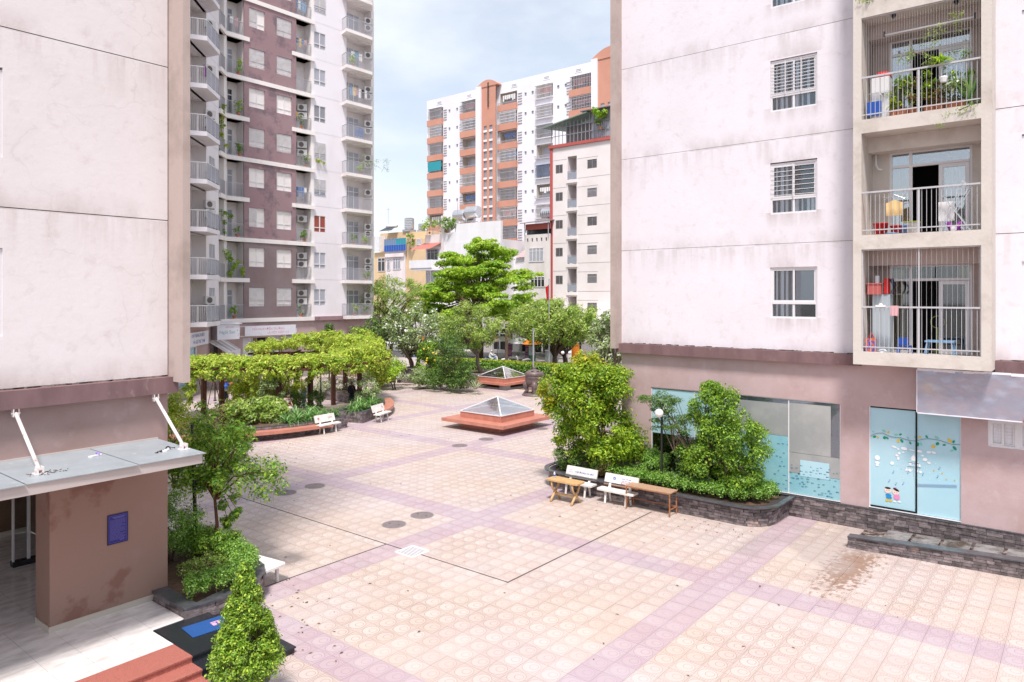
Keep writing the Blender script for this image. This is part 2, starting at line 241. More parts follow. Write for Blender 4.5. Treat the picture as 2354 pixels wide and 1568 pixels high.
# paving tile: concentric moulded rings and fine scored lines, colour only, laid by each tile's own UV
def tilemat(name, base, base2, line):
    m = bpy.data.materials.new(name); m.use_nodes = True; n = m.node_tree; b = n.nodes['Principled BSDF']; L = n.links.new
    def node(t, **k):
        q = n.nodes.new(t)
        for a, v in k.items(): setattr(q, a, v)
        return q
    def mth(op, a, bb=None, c=None):
        q = node("ShaderNodeMath", operation=op)
        for i, v in enumerate((a, bb, c)):
            if v is None: continue
            if isinstance(v, (int, float)): q.inputs[i].default_value = v
            else: L(v, q.inputs[i])
        return q.outputs[0]
    uv = node("ShaderNodeUVMap"); sp = node("ShaderNodeSeparateXYZ"); L(uv.outputs[0], sp.inputs[0])
    fx = mth('FRACT', sp.outputs[0]); fy = mth('FRACT', sp.outputs[1]); ix = mth('FLOOR', sp.outputs[0]); iy = mth('FLOOR', sp.outputs[1])
    cv = node("ShaderNodeCombineXYZ"); L(ix, cv.inputs[0]); L(iy, cv.inputs[1])
    wn = node("ShaderNodeTexWhiteNoise", noise_dimensions='2D'); L(cv.outputs[0], wn.inputs['Vector'])
    def dist(cx, cy):
        dx = mth('SUBTRACT', fx, cx); dy = mth('SUBTRACT', fy, cy)
        return mth('SQRT', mth('ADD', mth('MULTIPLY', dx, dx), mth('MULTIPLY', dy, dy)))
    def ring(d, r, wd): return mth('LESS_THAN', mth('ABSOLUTE', mth('SUBTRACT', d, r)), wd)
    d1 = dist(.5, .5); d2 = dist(.56, .42)
    rings = mth('MAXIMUM', ring(d1, .40, .011), ring(d2, .19, .011))
    outside = mth('GREATER_THAN', d1, .41)
    g1 = mth('LESS_THAN', mth('ABSOLUTE', mth('SUBTRACT', mth('FRACT', mth('MULTIPLY', fx, 9)), .5)), .07)
    g2 = mth('LESS_THAN', mth('ABSOLUTE', mth('SUBTRACT', mth('FRACT', mth('MULTIPLY', fy, 9)), .5)), .07)
    grid = mth('MULTIPLY', mth('MAXIMUM', g1, g2), outside)
    ln = mth('MAXIMUM', rings, mth('MULTIPLY', grid, .8))
    inside = mth('LESS_THAN', d1, .39)
    geo = node("ShaderNodeNewGeometry"); no = node("ShaderNodeTexNoise"); no.inputs['Scale'].default_value = .22; no.inputs['Detail'].default_value = 6; L(geo.outputs['Position'], no.inputs[0])
    nr = node("ShaderNodeMapRange"); nr.inputs[1].default_value = .42; nr.inputs[2].default_value = .62; L(no.outputs[0], nr.inputs[0])
    mxa = node("ShaderNodeMixRGB"); mxa.inputs[1].default_value = (*base, 1); mxa.inputs[2].default_value = (*base2, 1); L(nr.outputs[0], mxa.inputs[0])
    tv = mth('SUBTRACT', mth('MULTIPLY_ADD', wn.outputs['Value'], .07, .965), mth('MULTIPLY', mth('GREATER_THAN', wn.outputs['Value'], .955), .10)); tv2 = mth('MULTIPLY_ADD', mth('MULTIPLY', inside, mth('GREATER_THAN', wn.outputs['Value'], .4)), .008, tv)
    hs = node("ShaderNodeHueSaturation"); L(mxa.outputs[0], hs.inputs['Color']); L(tv2, hs.inputs['Value'])
    sat = mth('MULTIPLY_ADD', wn.outputs['Value'], -.22, 1.08); L(sat, hs.inputs['Saturation'])
    # water and rust stains that lie on the paving by the planter end and the ramp
    def stain(cur, cx, cy, sx, sy, amt, colr, sc=1.4):
        mp2 = node("ShaderNodeMapping"); mp2.inputs['Location'].default_value = (-cx / sx, -cy / sy, 0); mp2.inputs['Scale'].default_value = (1 / sx, 1 / sy, 0); L(geo.outputs['Position'], mp2.inputs[0])
        ln_ = node("ShaderNodeVectorMath", operation='LENGTH'); L(mp2.outputs[0], ln_.inputs[0])
        n2 = node("ShaderNodeTexNoise"); n2.inputs['Scale'].default_value = sc; n2.inputs['Detail'].default_value = 6; L(geo.outputs['Position'], n2.inputs[0])
        f = mth('SUBTRACT', mth('MULTIPLY_ADD', n2.outputs[0], 3.2, -.75), mth('MULTIPLY', ln_.outputs['Value'], .85))
        r4 = node("ShaderNodeMapRange"); r4.inputs[1].default_value = .0; r4.inputs[2].default_value = .35; r4.inputs[4].default_value = amt; L(f, r4.inputs[0])
        x4 = node("ShaderNodeMixRGB"); x4.inputs[2].default_value = (*colr, 1); L(r4.outputs[0], x4.inputs[0]); L(cur, x4.inputs[1]); return x4.outputs[0]
    cur = stain(hs.outputs[0], 19.0, 4.6, 2.1, .5, .75, (.20, .10, .05), 7.5)
    cur = stain(cur, 20.1, 5.6, 2.2, 1.5, .55, (.36, .30, .285), .9)
    r5 = node("ShaderNodeMixRGB"); r5.inputs[2].default_value = (*line, 1); L(cur, r5.inputs[1])
    amt = node("ShaderNodeMapRange"); amt.inputs[1].default_value = .35; amt.inputs[2].default_value = .65; amt.inputs[3].default_value = .4; amt.inputs[4].default_value = 1.0
    n3 = node("ShaderNodeTexNoise"); n3.inputs['Scale'].default_value = .5; L(geo.outputs['Position'], n3.inputs[0]); L(n3.outputs[0], amt.inputs[0])
    L(mth('MULTIPLY', ln, amt.outputs[0]), r5.inputs[0]); L(r5.outputs[0], b.inputs['Base Color'])
    bp = node("ShaderNodeBump"); bp.inputs['Strength'].default_value = .35; bp.inputs['Distance'].default_value = .006; bp.invert = True
    L(ln, bp.inputs['Height']); L(bp.outputs[0], b.inputs['Normal'])
    b.inputs['Roughness'].default_value = .6; b.inputs['Specular IOR Level'].default_value = .3
    M[name] = m
tilemat('tile_cream', (.52, .425, .38), (.51, .43, .42), (.29, .18, .14))
tilemat('tile_lilac', (.445, .345, .362), (.435, .348, .38), (.33, .20, .27))

# ------------------------------------------------------------------ mesh helpers
class MB:
    def __init__(s): s.v = []; s.f = []; s.m = []; s.uv = None
    def face(s, pts, mi=0):
        i = len(s.v); s.v += [tuple(p) for p in pts]; s.f.append(tuple(range(i, i + len(pts)))); s.m.append(mi); return s
    def box(s, x0, x1, y0, y1, z0, z1, mi=0):
        i = len(s.v)
        s.v += [(x0, y0, z0), (x1, y0, z0), (x1, y1, z0), (x0, y1, z0), (x0, y0, z1), (x1, y0, z1), (x1, y1, z1), (x0, y1, z1)]
        for q in ((0, 3, 2, 1), (4, 5, 6, 7), (0, 1, 5, 4), (1, 2, 6, 5), (2, 3, 7, 6), (3, 0, 4, 7)): s.f.append(tuple(i + k for k in q)); s.m.append(mi)
        return s
    def bar(s, a, b, w, h=None, mi=0):
        """a square bar from a to b"""
        h = h or w; a = np.array(a, float); b = np.array(b, float); d = b - a; d /= np.linalg.norm(d) + 1e-9
        up = np.array((0, 0, 1.)) if abs(d[2]) < .95 else np.array((1., 0, 0)); x = np.cross(d, up); x /= np.linalg.norm(x); y = np.cross(x, d)
        i = len(s.v)
        for p in (a, b):
            for sx, sy in ((-1, -1), (1, -1), (1, 1), (-1, 1)): s.v.append(tuple(p + x * sx * w / 2 + y * sy * h / 2))
        for q in ((0, 1, 2, 3), (7, 6, 5, 4), (0, 4, 5, 1), (1, 5, 6, 2), (2, 6, 7, 3), (3, 7, 4, 0)): s.f.append(tuple(i + k for k in q)); s.m.append(mi)
        return s
    def tube(s, pts, rs, n=8, mi=0, cap=True):
        pts = [np.array(p, float) for p in pts]
        if not hasattr(rs, '__len__'): rs = [rs] * len(pts)
        i0 = len(s.v); px = None
        for k, p in enumerate(pts):
            d = pts[min(k + 1, len(pts) - 1)] - pts[max(k - 1, 0)]; d /= np.linalg.norm(d) + 1e-9
            if px is None:
                up = np.array((0, 0, 1.)) if abs(d[2]) < .9 else np.array((1., 0, 0)); px = np.cross(d, up)
            px = px - d * px.dot(d); px /= np.linalg.norm(px) + 1e-9; py = np.cross(d, px)
            for j in range(n): t = 2 * pi * j / n; s.v.append(tuple(p + (px * cos(t) + py * sin(t)) * rs[k]))
        for k in range(len(pts) - 1):
            for j in range(n):
                a = i0 + k * n + j; b = i0 + k * n + (j + 1) % n; s.f.append((a, b, b + n, a + n)); s.m.append(mi)
        if cap:
            s.f.append(tuple(i0 + j for j in range(n))[::-1]); s.m.append(mi)
            e = i0 + (len(pts) - 1) * n; s.f.append(tuple(e + j for j in range(n))); s.m.append(mi)
        return s
    def lathe(s, prof, n=20, c=(0, 0, 0), mi=0, sy=1):
        i0 = len(s.v)
        for r, z in prof:
            for j in range(n): t = 2 * pi * j / n; s.v.append((c[0] + r * cos(t), c[1] + r * sin(t) * sy, c[2] + z))
        for k in range(len(prof) - 1):
            for j in range(n):
                a = i0 + k * n + j; b = i0 + k * n + (j + 1) % n; s.f.append((a, b, b + n, a + n)); s.m.append(mi)
        s.f.append(tuple(i0 + j for j in range(n))[::-1]); s.m.append(mi)
        e = i0 + (len(prof) - 1) * n; s.f.append(tuple(e + j for j in range(n))); s.m.append(mi)
        return s
    def sphere(s, c, r, n=12, mi=0, sz=1):
        k = max(5, n // 2 + 1); prof = [(max(.002, r * sin(pi * i / k)), -r * cos(pi * i / k) * sz) for i in range(k + 1)]
        return s.lathe(prof, n, c, mi)
    def prism(s, pts, z0, z1, mi=0, mi_top=None):
        n = len(pts); i = len(s.v); s.v += [(p[0], p[1], z0) for p in pts] + [(p[0], p[1], z1) for p in pts]
        for j in range(n): k = (j + 1) % n; s.f.append((i + j, i + k, i + n + k, i + n + j)); s.m.append(mi)
        s.f.append(tuple(i + j for j in range(n))[::-1]); s.m.append(mi); s.f.append(tuple(i + n + j for j in range(n))); s.m.append(mi if mi_top is None else mi_top)
        return s
    def panel(s, u0, u1, z0, z1, holes=(), depth=.12, y=0, mi=0, back=None, mir=None):
        """wall sheet in the local xz plane facing -y, pierced by holes (u0,u1,z0,z1[,depth[,backmat]]) with real reveals"""
        hs = [h for h in holes]
        us = sorted({u0, u1, *[max(u0, min(u1, h[0])) for h in hs], *[max(u0, min(u1, h[1])) for h in hs]})
        zs = sorted({z0, z1, *[max(z0, min(z1, h[2])) for h in hs], *[max(z0, min(z1, h[3])) for h in hs]})
        for a, b in zip(us, us[1:]):
            for c, d in zip(zs, zs[1:]):
                um, zm = (a + b) / 2, (c + d) / 2
                if any(h[0] < um < h[1] and h[2] < zm < h[3] for h in hs): continue
                s.face([(a, y, c), (b, y, c), (b, y, d), (a, y, d)], mi)
        for h in hs:
            a, b, c, d = h[:4]; dp = h[4] if len(h) > 4 else depth; bm = h[5] if len(h) > 5 else back; rm = mi if mir is None else mir; y1 = y + dp
            if len(h) > 6: rm = h[6]
            s.face([(a, y, c), (b, y, c), (b, y1, c), (a, y1, c)], rm); s.face([(a, y, d), (a, y1, d), (b, y1, d), (b, y, d)], rm)
            s.face([(a, y, c), (a, y1, c), (a, y1, d), (a, y, d)], rm); s.face([(b, y, c), (b, y, d), (b, y1, d), (b, y1, c)], rm)
            if bm is not None: s.face([(a, y1, c), (b, y1, c), (b, y1, d), (a, y1, d)], bm)
        return s
    def mesh(s, name, mats, smooth=False):
        me = bpy.data.meshes.new(name); me.from_pydata(s.v, [], s.f)
        for m_ in (mats if isinstance(mats, (list, tuple)) else [mats]): me.materials.append(M[m_])
        if isinstance(mats, (list, tuple)) and len(mats) > 1: me.polygons.foreach_set('material_index', s.m)
        if smooth: me.polygons.foreach_set('use_smooth', [True] * len(s.f))
        me.update(); return me

def add(name, me, parent=None, loc=(0, 0, 0), rz=0, rot=None, scale=None, **props):
    o = bpy.data.objects.new(name, me); COL.objects.link(o); o.location = loc
    o.rotation_euler = rot if rot else (0, 0, rz)
    if scale: o.scale = scale
    if parent: o.parent = parent
    for k, v in props.items(): o[k] = v
    return o
def part(name, mb, mats, parent, loc=(0, 0, 0), rz=0, smooth=False, **p): return add(name, mb.mesh(name, mats, smooth), parent, loc, rz, **p)
def thing(name, label, cat, loc=(0, 0, 0), rz=0, group=None):
    o = add(name, None, None, loc, rz); o.empty_display_size = .2; o['label'] = label; o['category'] = cat
    if group: o['group'] = group
    return o
def solo(name, mb, mats, label, cat, loc=(0, 0, 0), rz=0, group=None, smooth=False):
    o = part(name, mb, mats, None, loc, rz, smooth); o['label'] = label; o['category'] = cat
    if group: o['group'] = group
    return o
def struct(name, mb, mats, smooth=False): return part(name, mb, mats, None, smooth=smooth, kind='structure')
def textmesh(s, size, name='lettering', extrude=.002, align='CENTER', m='letter_blue'):
    cu = bpy.data.curves.new('t', 'FONT'); cu.body = s; cu.size = size; cu.extrude = extrude; cu.align_x = align; cu.align_y = 'CENTER'; cu.resolution_u = 2
    o = bpy.data.objects.new('t', cu); COL.objects.link(o); bpy.context.view_layer.update()
    me = bpy.data.meshes.new_from_object(o.evaluated_get(bpy.context.evaluated_depsgraph_get())); me.name = name
    bpy.data.objects.remove(o); bpy.data.curves.remove(cu); me.materials.clear(); me.materials.append(M[m]); return me
ORD = ['first', 'second', 'third', 'fourth', 'fifth', 'sixth', 'seventh', 'eighth', 'ninth', 'tenth', 'eleventh', 'twelfth']

# ------------------------------------------------------------------ foliage
def leaf_mesh(name, P, Nn, size, mats, aspect=.5, jitter=.35, mi=None, droop=0, wide=None):
    """P centres (n,3), Nn preferred normals (n,3): one folded diamond leaf each"""
    n = len(P); r = RNG.normal(size=(n, 3)); nn = Nn + r * .55; nn /= np.linalg.norm(nn, axis=1)[:, None] + 1e-9
    t = RNG.normal(size=(n, 3)); t[:, 2] -= droop; t -= nn * (t * nn).sum(1)[:, None]; t /= np.linalg.norm(t, axis=1)[:, None] + 1e-9
    b = np.cross(nn, t); sz = size * (1 + RNG.uniform(-jitter, jitter, n))[:, None]
    V = np.empty((n, 4, 3)); V[:, 0] = P - t * sz * .5; V[:, 1] = P + b * sz * aspect * .5 + nn * sz * .09; V[:, 2] = P + t * sz * .5; V[:, 3] = P - b * sz * aspect * .5 + nn * sz * .09
    me = bpy.data.meshes.new(name); me.vertices.add(n * 4); me.vertices.foreach_set('co', V.ravel())
    F = np.arange(n * 4).reshape(n, 4); tri = F[:, [0, 1, 2, 0, 2, 3]].ravel()
    me.loops.add(n * 6); me.loops.foreach_set('vertex_index', tri); me.polygons.add(n * 2)
    me.polygons.foreach_set('loop_start', np.arange(0, n * 6, 3)); me.polygons.foreach_set('loop_total', np.full(n * 2, 3))
    for m_ in (mats if isinstance(mats, (list, tuple)) else [mats]): me.materials.append(M[m_])
    if mi is not None: me.polygons.foreach_set('material_index', np.repeat(mi, 2))
    me.update(calc_edges=True); return me
def clump_points(clumps, per, up=.5, flat=1):
    """clumps (n,4): centre and radius -> leaf centres on the upper shells of each clump, with outward normals"""
    C = np.asarray(clumps, float); n = len(C) * per; c = np.repeat(C, per, 0)
    d = RNG.normal(size=(n, 3)); d /= np.linalg.norm(d, axis=1)[:, None]; d[:, 2] = np.abs(d[:, 2]) * np.where(RNG.random(n) < .72, 1, -1)
    r = c[:, 3:4] * RNG.uniform(.45, 1.08, (n, 1)); off = d * r; off[:, 2] *= flat
    N = d.copy(); N[:, 2] += up; return c[:, :3] + off, N
def crown_clumps(n, c, rad, cr, shape='round', lo=.35, seed=None):
    out = []
    rg = np.random.default_rng(seed if seed is not None else 3)
    while len(out) < n:
        p = rg.uniform(-1, 1, 3); q = np.linalg.norm(p)
        if shape == 'cone':
            h = (p[2] + 1) / 2; rr = sqrt(p[0] ** 2 + p[1] ** 2); lim = (1 - h) ** .78 * .97 + .03
            if h < .10: lim *= .8 + h * 2
            if rr > lim or rr < lim * .55: continue
        else:
            if q > 1 or q < lo: continue
        out.append((c[0] + p[0] * rad[0], c[1] + p[1] * rad[1], c[2] + p[2] * rad[2], cr * rg.uniform(.65, 1.3)))
    return out
def tree(name, label, cat, base, clumps, per, leaf, mats, trunk=.1, fork=.4, bark='bark', stems=1, limbs=14, aspect=.5, up=.5, flat=1, group=None, lean=(0, 0), seed=1, extra=None, droop=0):
    t = thing(name, label, cat, base, 0, group); rg = random.Random(seed); C = np.asarray(clumps, float)
    loc = C[:, :3] - np.array(base); top = loc[:, 2].max(); cen = loc.mean(0)
    mb = MB(); picks = [loc[rg.randrange(len(loc))] for _ in range(limbs)]
    forks = []
    for s in range(stems):
        a = 2 * pi * s / max(1, stems); r0 = 0 if stems == 1 else trunk * 1.6
        p0 = np.array((r0 * cos(a), r0 * sin(a), -.05)); f = np.array((cen[0] * .35 + lean[0] + (0 if stems == 1 else .22 * top * .5 * cos(a)), cen[1] * .35 + lean[1] + (0 if stems == 1 else .22 * top * .5 * sin(a)), top * fork))
        mid = (p0 + f) / 2 + np.array((rg.uniform(-.04, .04), rg.uniform(-.04, .04), 0)) * top
        mb.tube([p0, mid, f], [trunk * 1.15, trunk * .9, trunk * .72], 8); forks.append(f)
    for k, p in enumerate(picks):
        f = forks[k % len(forks)]; m1 = f + (p - f) * .5 + np.array((0, 0, .06 * top)); rr = trunk * (.5 if stems == 1 else .6)
        mb.tube([f - np.array((0, 0, .04 * top)), m1, p], [rr, rr * .6, rr * .22], 5, cap=False)
    part('trunk', mb, bark, t, smooth=True)
    P, N = clump_points(clumps, per, up, flat); P = P - np.array(base)
    part_leaf = add('crown', leaf_mesh('crown', P, N, leaf, mats, aspect, droop=droop), t)
    if extra: extra(t, P, N)
    return t
# ================================================================== SETTING
mb = MB(); mb.box(-700, 700, -700, 700, -1.0, -.06); struct('ground', mb, 'ground_far')
mb = MB(); mb.box(-14, 47, -12, 54, -.055, -.012); paving = struct('plaza_paving', mb, 'grout')
mb = MB(); mb.box(47.6, 58.6, -40, 110, -.055, -.02); struct('street', mb, 'asphalt')
mb = MB(); mb.box(58.6, 66, -40, 110, -.055, .12); struct('pavement', mb, 'concrete')
mb = MB(); mb.box(58.45, 58.6, -40, 110, -.055, .12); mb.box(47, 47.6, 24, 60, -.055, .12); struct('kerb', mb, 'concrete')

# paving tiles: bands of lilac tiles, two wide, between fields of cream ones
XB = [(-7.5, -6.6), (.2, 1.1), (7.83, 8.73), (15.65, 16.53), (22.98, 23.88), (30.55, 31.45), (38.1, 39.0), (45.6, 46.5)]
YB = [(-8.75, -7.87), (-1.25, -.38), (6.27, 7.15), (13.8, 14.66), (21.1, 21.98), (28.85, 29.73), (36.45, 37.35), (44.0, 44.9), (51.6, 52.5)]
def lines(B):
    out = []
    for k, (a, b) in enumerate(B):
        out += [(a, (a + b) / 2, 1), ((a + b) / 2, b, 1)]
        if k + 1 < len(B):
            c = B[k + 1][0]; n = 16
            out += [(b + (c - b) * i / n, b + (c - b) * (i + 1) / n, 0) for i in range(n)]
    return out
LX, LY = lines(XB), lines(YB)
def insky(x, y): return False
def blocked(x, y):
    if x > 22.3 and y < 12.4: return True
    if x > 38.2 and y > 36 and x > 39.6 - (y - 36) * .12: return True
    if x > 40.2 and y > 29 and y <= 36: return True
    if x < 7.0 and y > 12.9: return True
    if y > 52.6 or (x < 27 and y - 52.6 > x - 29.77): return True
    return False
ca_, sa_ = cos(radians(38.75)), sin(radians(38.75))
cells = []
for i, (x0, x1, bx) in enumerate(LX):
    for j, (y0, y1, by) in enumerate(LY):
        x, y = (x0 + x1) / 2, (y0 + y1) / 2
        if x < 0 or blocked(x, y): continue
        d = x * ca_ + y * sa_; l = x * sa_ - y * ca_
        vis = d > 9.5 and abs(l / d) < .725 and 6.6 / d < .545
        if not vis and d < 2: continue
        cells.append((d if vis else 1e3 + d, i, j, x0, x1, y0, y1, bx or by))
cells.sort()
def tile_variant(k, lil):
    mb = MB(); a = .494; c = .478; z = -.012; t = 0.0
    b = [(-a, -a), (a, -a), (a, a), (-a, a)]; u = [(-c, -c), (c, -c), (c, c), (-c, c)]
    mb.face([(*p, t) for p in u])
    for q in range(4): r = (q + 1) % 4; mb.face([(*b[q], t - .003), (*b[r], t - .003), (*u[r], t), (*u[q], t)]); mb.face([(*b[q], z), (*b[r], z), (*b[r], t - .003), (*b[q], t - .003)])
    me = mb.mesh('paving_tile', 'tile_lilac' if lil else 'tile_cream'); uvl = me.uv_layers.new(name='UVMap')
    me_uv = [0] * (len(me.loops) * 2)
    for li, lp in enumerate(me.loops): co = me.vertices[lp.vertex_index].co; me_uv[2 * li] = min(.999, max(.001, co.x + .5)) + k * 7; me_uv[2 * li + 1] = min(.999, max(.001, co.y + .5)) + k * 3
    uvl.data.foreach_set('uv', me_uv); return me
TV = {(k, l): tile_variant(k, l) for k in range(14) for l in (0, 1)}
rg = random.Random(5)
for c in cells[:300]:
    _, i, j, x0, x1, y0, y1, lil = c
    add('paving_tile', TV[(rg.randrange(14), lil)], paving, ((x0 + x1) / 2, (y0 + y1) / 2, rg.uniform(-.0012, .0012)), scale=(x1 - x0, y1 - y0, 1))
V = []; Fc = []; UV = []; MI = []
for c in cells[300:]:
    _, i, j, x0, x1, y0, y1, lil = c; g = .003; k = len(V); z = rg.uniform(-.001, .001)
    V += [(x0 + g, y0 + g, z), (x1 - g, y0 + g, z), (x1 - g, y1 - g, z), (x0 + g, y1 - g, z), (x0 + g, y0 + g, -.013), (x1 - g, y0 + g, -.013), (x1 - g, y1 - g, -.013), (x0 + g, y1 - g, -.013)]
    a, b = i * 1.0, j * 1.0; e = .001; T4 = [(a + e, b + e), (a + 1 - e, b + e), (a + 1 - e, b + 1 - e), (a + e, b + 1 - e)]
    for q in ((0, 1, 2, 3), (4, 5, 1, 0), (5, 6, 2, 1), (6, 7, 3, 2), (7, 4, 0, 3)):
        Fc.append(tuple(k + s for s in q)); MI.append(1 if lil else 0); UV += [T4[s % 4] for s in q]
me = bpy.data.meshes.new('paving_tiles'); me.from_pydata(V, [], Fc); me.materials.append(M['tile_cream']); me.materials.append(M['tile_lilac'])
me.polygons.foreach_set('material_index', MI); ul = me.uv_layers.new(name='UVMap'); ul.data.foreach_set('uv', np.array(UV).ravel()); me.update()
add('paving_tiles', me, paving, kind='stuff')
# movement joints
mb = MB(); z = .004
for a, b in (((12.9, 21.8), (12.9, 14.0)), ((12.93, 13.4), (12.93, 10.5)), ((9.2, 14.64), (12.9, 14.64)), ((12.9, 10.5), (19.9, 10.5))):
    w2 = .016; (x0, y0), (x1, y1) = a, b
    if x0 == x1 or abs(x0 - x1) < .1: mb.box(x0 - w2, x0 + w2, min(y0, y1), max(y0, y1), -.01, z)
    else: mb.box(min(x0, x1), max(x0, x1), y0 - w2, y0 + w2, -.01, z)
part('movement_joint', mb, 'mortar', paving)

# manholes
MH = [(14.16, 21.11, 'round manhole cover left of its pair, nearest the big shrub by the porch'), (15.29, 21.06, 'round manhole cover right of the pair, on the corner of the lilac bands'),
      (14.15, 15.73, 'nearer round manhole cover of the pair above the drain grate'), (15.27, 15.73, 'farther round manhole cover of the pair above the drain grate'),
      (23.43, 21.77, 'round manhole cover on the lilac crossing before the near skylight'), (25.25, 21.79, 'round manhole cover just in front of the near skylight bench'),
      (28.94, 21.36, 'round manhole cover at the right end of the near skylight')]
for x, y, l in MH:
    t = thing('manhole_cover', l, 'manhole cover', (x, y, 0), rg.uniform(0, 3), 'round manhole covers in the plaza')
    mb = MB(); mb.lathe([(.36, .002), (.36, .009), (.335, .009), (.335, .004)], 40); part('rim', mb, 'steel' if 0 else 'concrete', t)
    mb = MB(); mb.lathe([(.33, .001), (.33, .013), (.325, .015), (.01, .015)], 40); part('lid', mb, 'manhole', t)
    [part('lifting_slot', MB().box(q - .035, q + .035, -.015, .015, .015, .017), 'dark', t) for q in (-.165, .165)]
t = thing('drain_grate', 'white slotted metal drain grate where the dark joints meet', 'drain grate', (12.93, 13.68, 0))
mb = MB(); 
for s in (-1, 1): mb.box(-.31, .31, s * .31 - .02, s * .31 + .02, .0, .016); mb.box(s * .31 - .02, s * .31 + .02, -.29, .29, .0, .016)
part('frame', mb, 'white_metal', t); mb = MB(); mb.box(-.29, .29, -.29, .29, -.009, .003); part('pit', mb, 'dark', t)
for k in range(8): mb = MB(); mb.box(-.285 + k * .073, -.247 + k * .073, -.29, .29, .004, .015); part('slat', mb, 'white_metal', t)

t = MB()
for k in range(170):
    x, y = rg.uniform(8, 36), rg.uniform(3, 36); a = rg.uniform(0, 6.28); l = rg.uniform(.025, .06)
    if blocked(x, y): continue
    c_, s_ = cos(a), sin(a); t.face([(x - c_ * l, y - s_ * l, .006), (x + s_ * l * .4, y - c_ * l * .4, .02), (x + c_ * l, y + s_ * l, .008), (x - s_ * l * .4, y + c_ * l * .4, .016)])
for k in range(160):
    cx, cy = rg.choice([(20.0, 12, ), (20.0, 8.6), (9.4, 14.0), (8.2, 12.6), (18.5, 28.6), (22.6, 28.6)]); x, y = cx + rg.gauss(0, .5), cy + rg.gauss(0, .8); a = rg.uniform(0, 6.28); l = rg.uniform(.02, .05)
    c_, s_ = cos(a), sin(a); t.face([(x - c_ * l, y - s_ * l, .006), (x + s_ * l * .4, y - c_ * l * .4, .02), (x + c_ * l, y + s_ * l, .008), (x - s_ * l * .4, y + c_ * l * .4, .016)])
part('fallen_leaves', t, 'dead_leaf', None, kind='stuff')
# ------------------------------------------------------------------ stones along a path
STONE = MB().box(-.5, .5, 0, 1, -.5, .5).mesh('stone_block', 'stone')
def path_len(P): return [0] + list(np.cumsum([math.dist(a, b) for a, b in zip(P, P[1:])]))
def at_path(P, Ls, s):
    s = max(0, min(s, Ls[-1] - 1e-4))
    for k in range(len(P) - 1):
        if s <= Ls[k + 1]: break
    f = (s - Ls[k]) / (Ls[k + 1] - Ls[k]); (x0, y0), (x1, y1) = P[k], P[k + 1]
    return x0 + (x1 - x0) * f, y0 + (y1 - y0) * f, atan2(y1 - y0, x1 - x0)
def stones(parent, P, z0, z1, rows, ln, objs=300, out=1, skip=None, seed=2, slope=None, lmin=.75):
    """courses of split-face stones on a wall whose face follows P (parent at world origin offset); outward is to the right of travel when out=1"""
    rr = random.Random(seed); Ls = path_len(P); off = parent.location if parent else (0, 0, 0); pl = []
    for r in range(rows):
        s = -rr.uniform(0, ln) 
        while s < Ls[-1]:
            l = ln * rr.choice((lmin, 1, 1, 1.25, .6)); a, b = max(0, s), min(Ls[-1], s + l); s += l
            if b - a < .03: continue
            c = (a + b) / 2; x, y, an = at_path(P, Ls, c)
            if skip and skip(x, y): continue
            zt = z1 if slope is None else slope(c / Ls[-1]); h = (zt - z0) / rows
            pl.append((x - off[0], y - off[1], z0 - off[2] + h * (r + .5), an, b - a - .008, h - .008, rr.uniform(.012, .034)))
    pl = pl if objs >= len(pl) else pl
    many = None
    for k, (x, y, z, an, l, h, p) in enumerate(pl):
        if k < objs: add('stone_block', STONE, parent, (x, y, z), an, scale=(l, -p * out, h))
        else:
            if many is None: many = MB()
            c_, s_ = cos(an), sin(an); nx, ny = s_ * out, -c_ * out
            A = (x - c_ * l / 2, y - s_ * l / 2); B = (x + c_ * l / 2, y + s_ * l / 2); z0_, z1_ = z - h / 2, z + h / 2
            q = [A, B, (B[0] + nx * p, B[1] + ny * p), (A[0] + nx * p, A[1] + ny * p)]
            many.prism(q if out > 0 else q[::-1], z0_, z1_)
    if many: part('stone_courses', many, 'stone_mass', parent, kind='stuff')
def arc(cx, cy, r, a0, a1, n=12): return [(cx + r * cos(radians(a0 + (a1 - a0) * k / n)), cy + r * sin(radians(a0 + (a1 - a0) * k / n))) for k in range(n + 1)]
def ring_wall(mbx, outer, inner, z0, z1, mi=0):
    """wall between two polylines of equal length"""
    n = len(outer)
    for k in range(n - 1):
        a, b, c, d = outer[k], outer[k + 1], inner[k + 1], inner[k]
        for z, fl in ((z0, 1), (z1, 0)):
            q = [(*a, z), (*b, z), (*c, z), (*d, z)]; mbx.face(q[::-1] if fl else q, mi)
        mbx.face([(*a, z0), (*b, z0), (*b, z1), (*a, z1)], mi); mbx.face([(*d, z1), (*c, z1), (*c, z0), (*d, z0)], mi)
    for p, q in ((outer[0], inner[0]), (inner[-1], outer[-1])): mbx.face([(*p, z0), (*p, z1), (*q, z1), (*q, z0)], mi)
def offset(P, d):
    out = []
    for k in range(len(P)):
        a = P[max(0, k - 1)]; b = P[min(len(P) - 1, k + 1)]; an = atan2(b[1] - a[1], b[0] - a[0]); out.append((P[k][0] - sin(an) * d, P[k][1] + cos(an) * d))
    return out
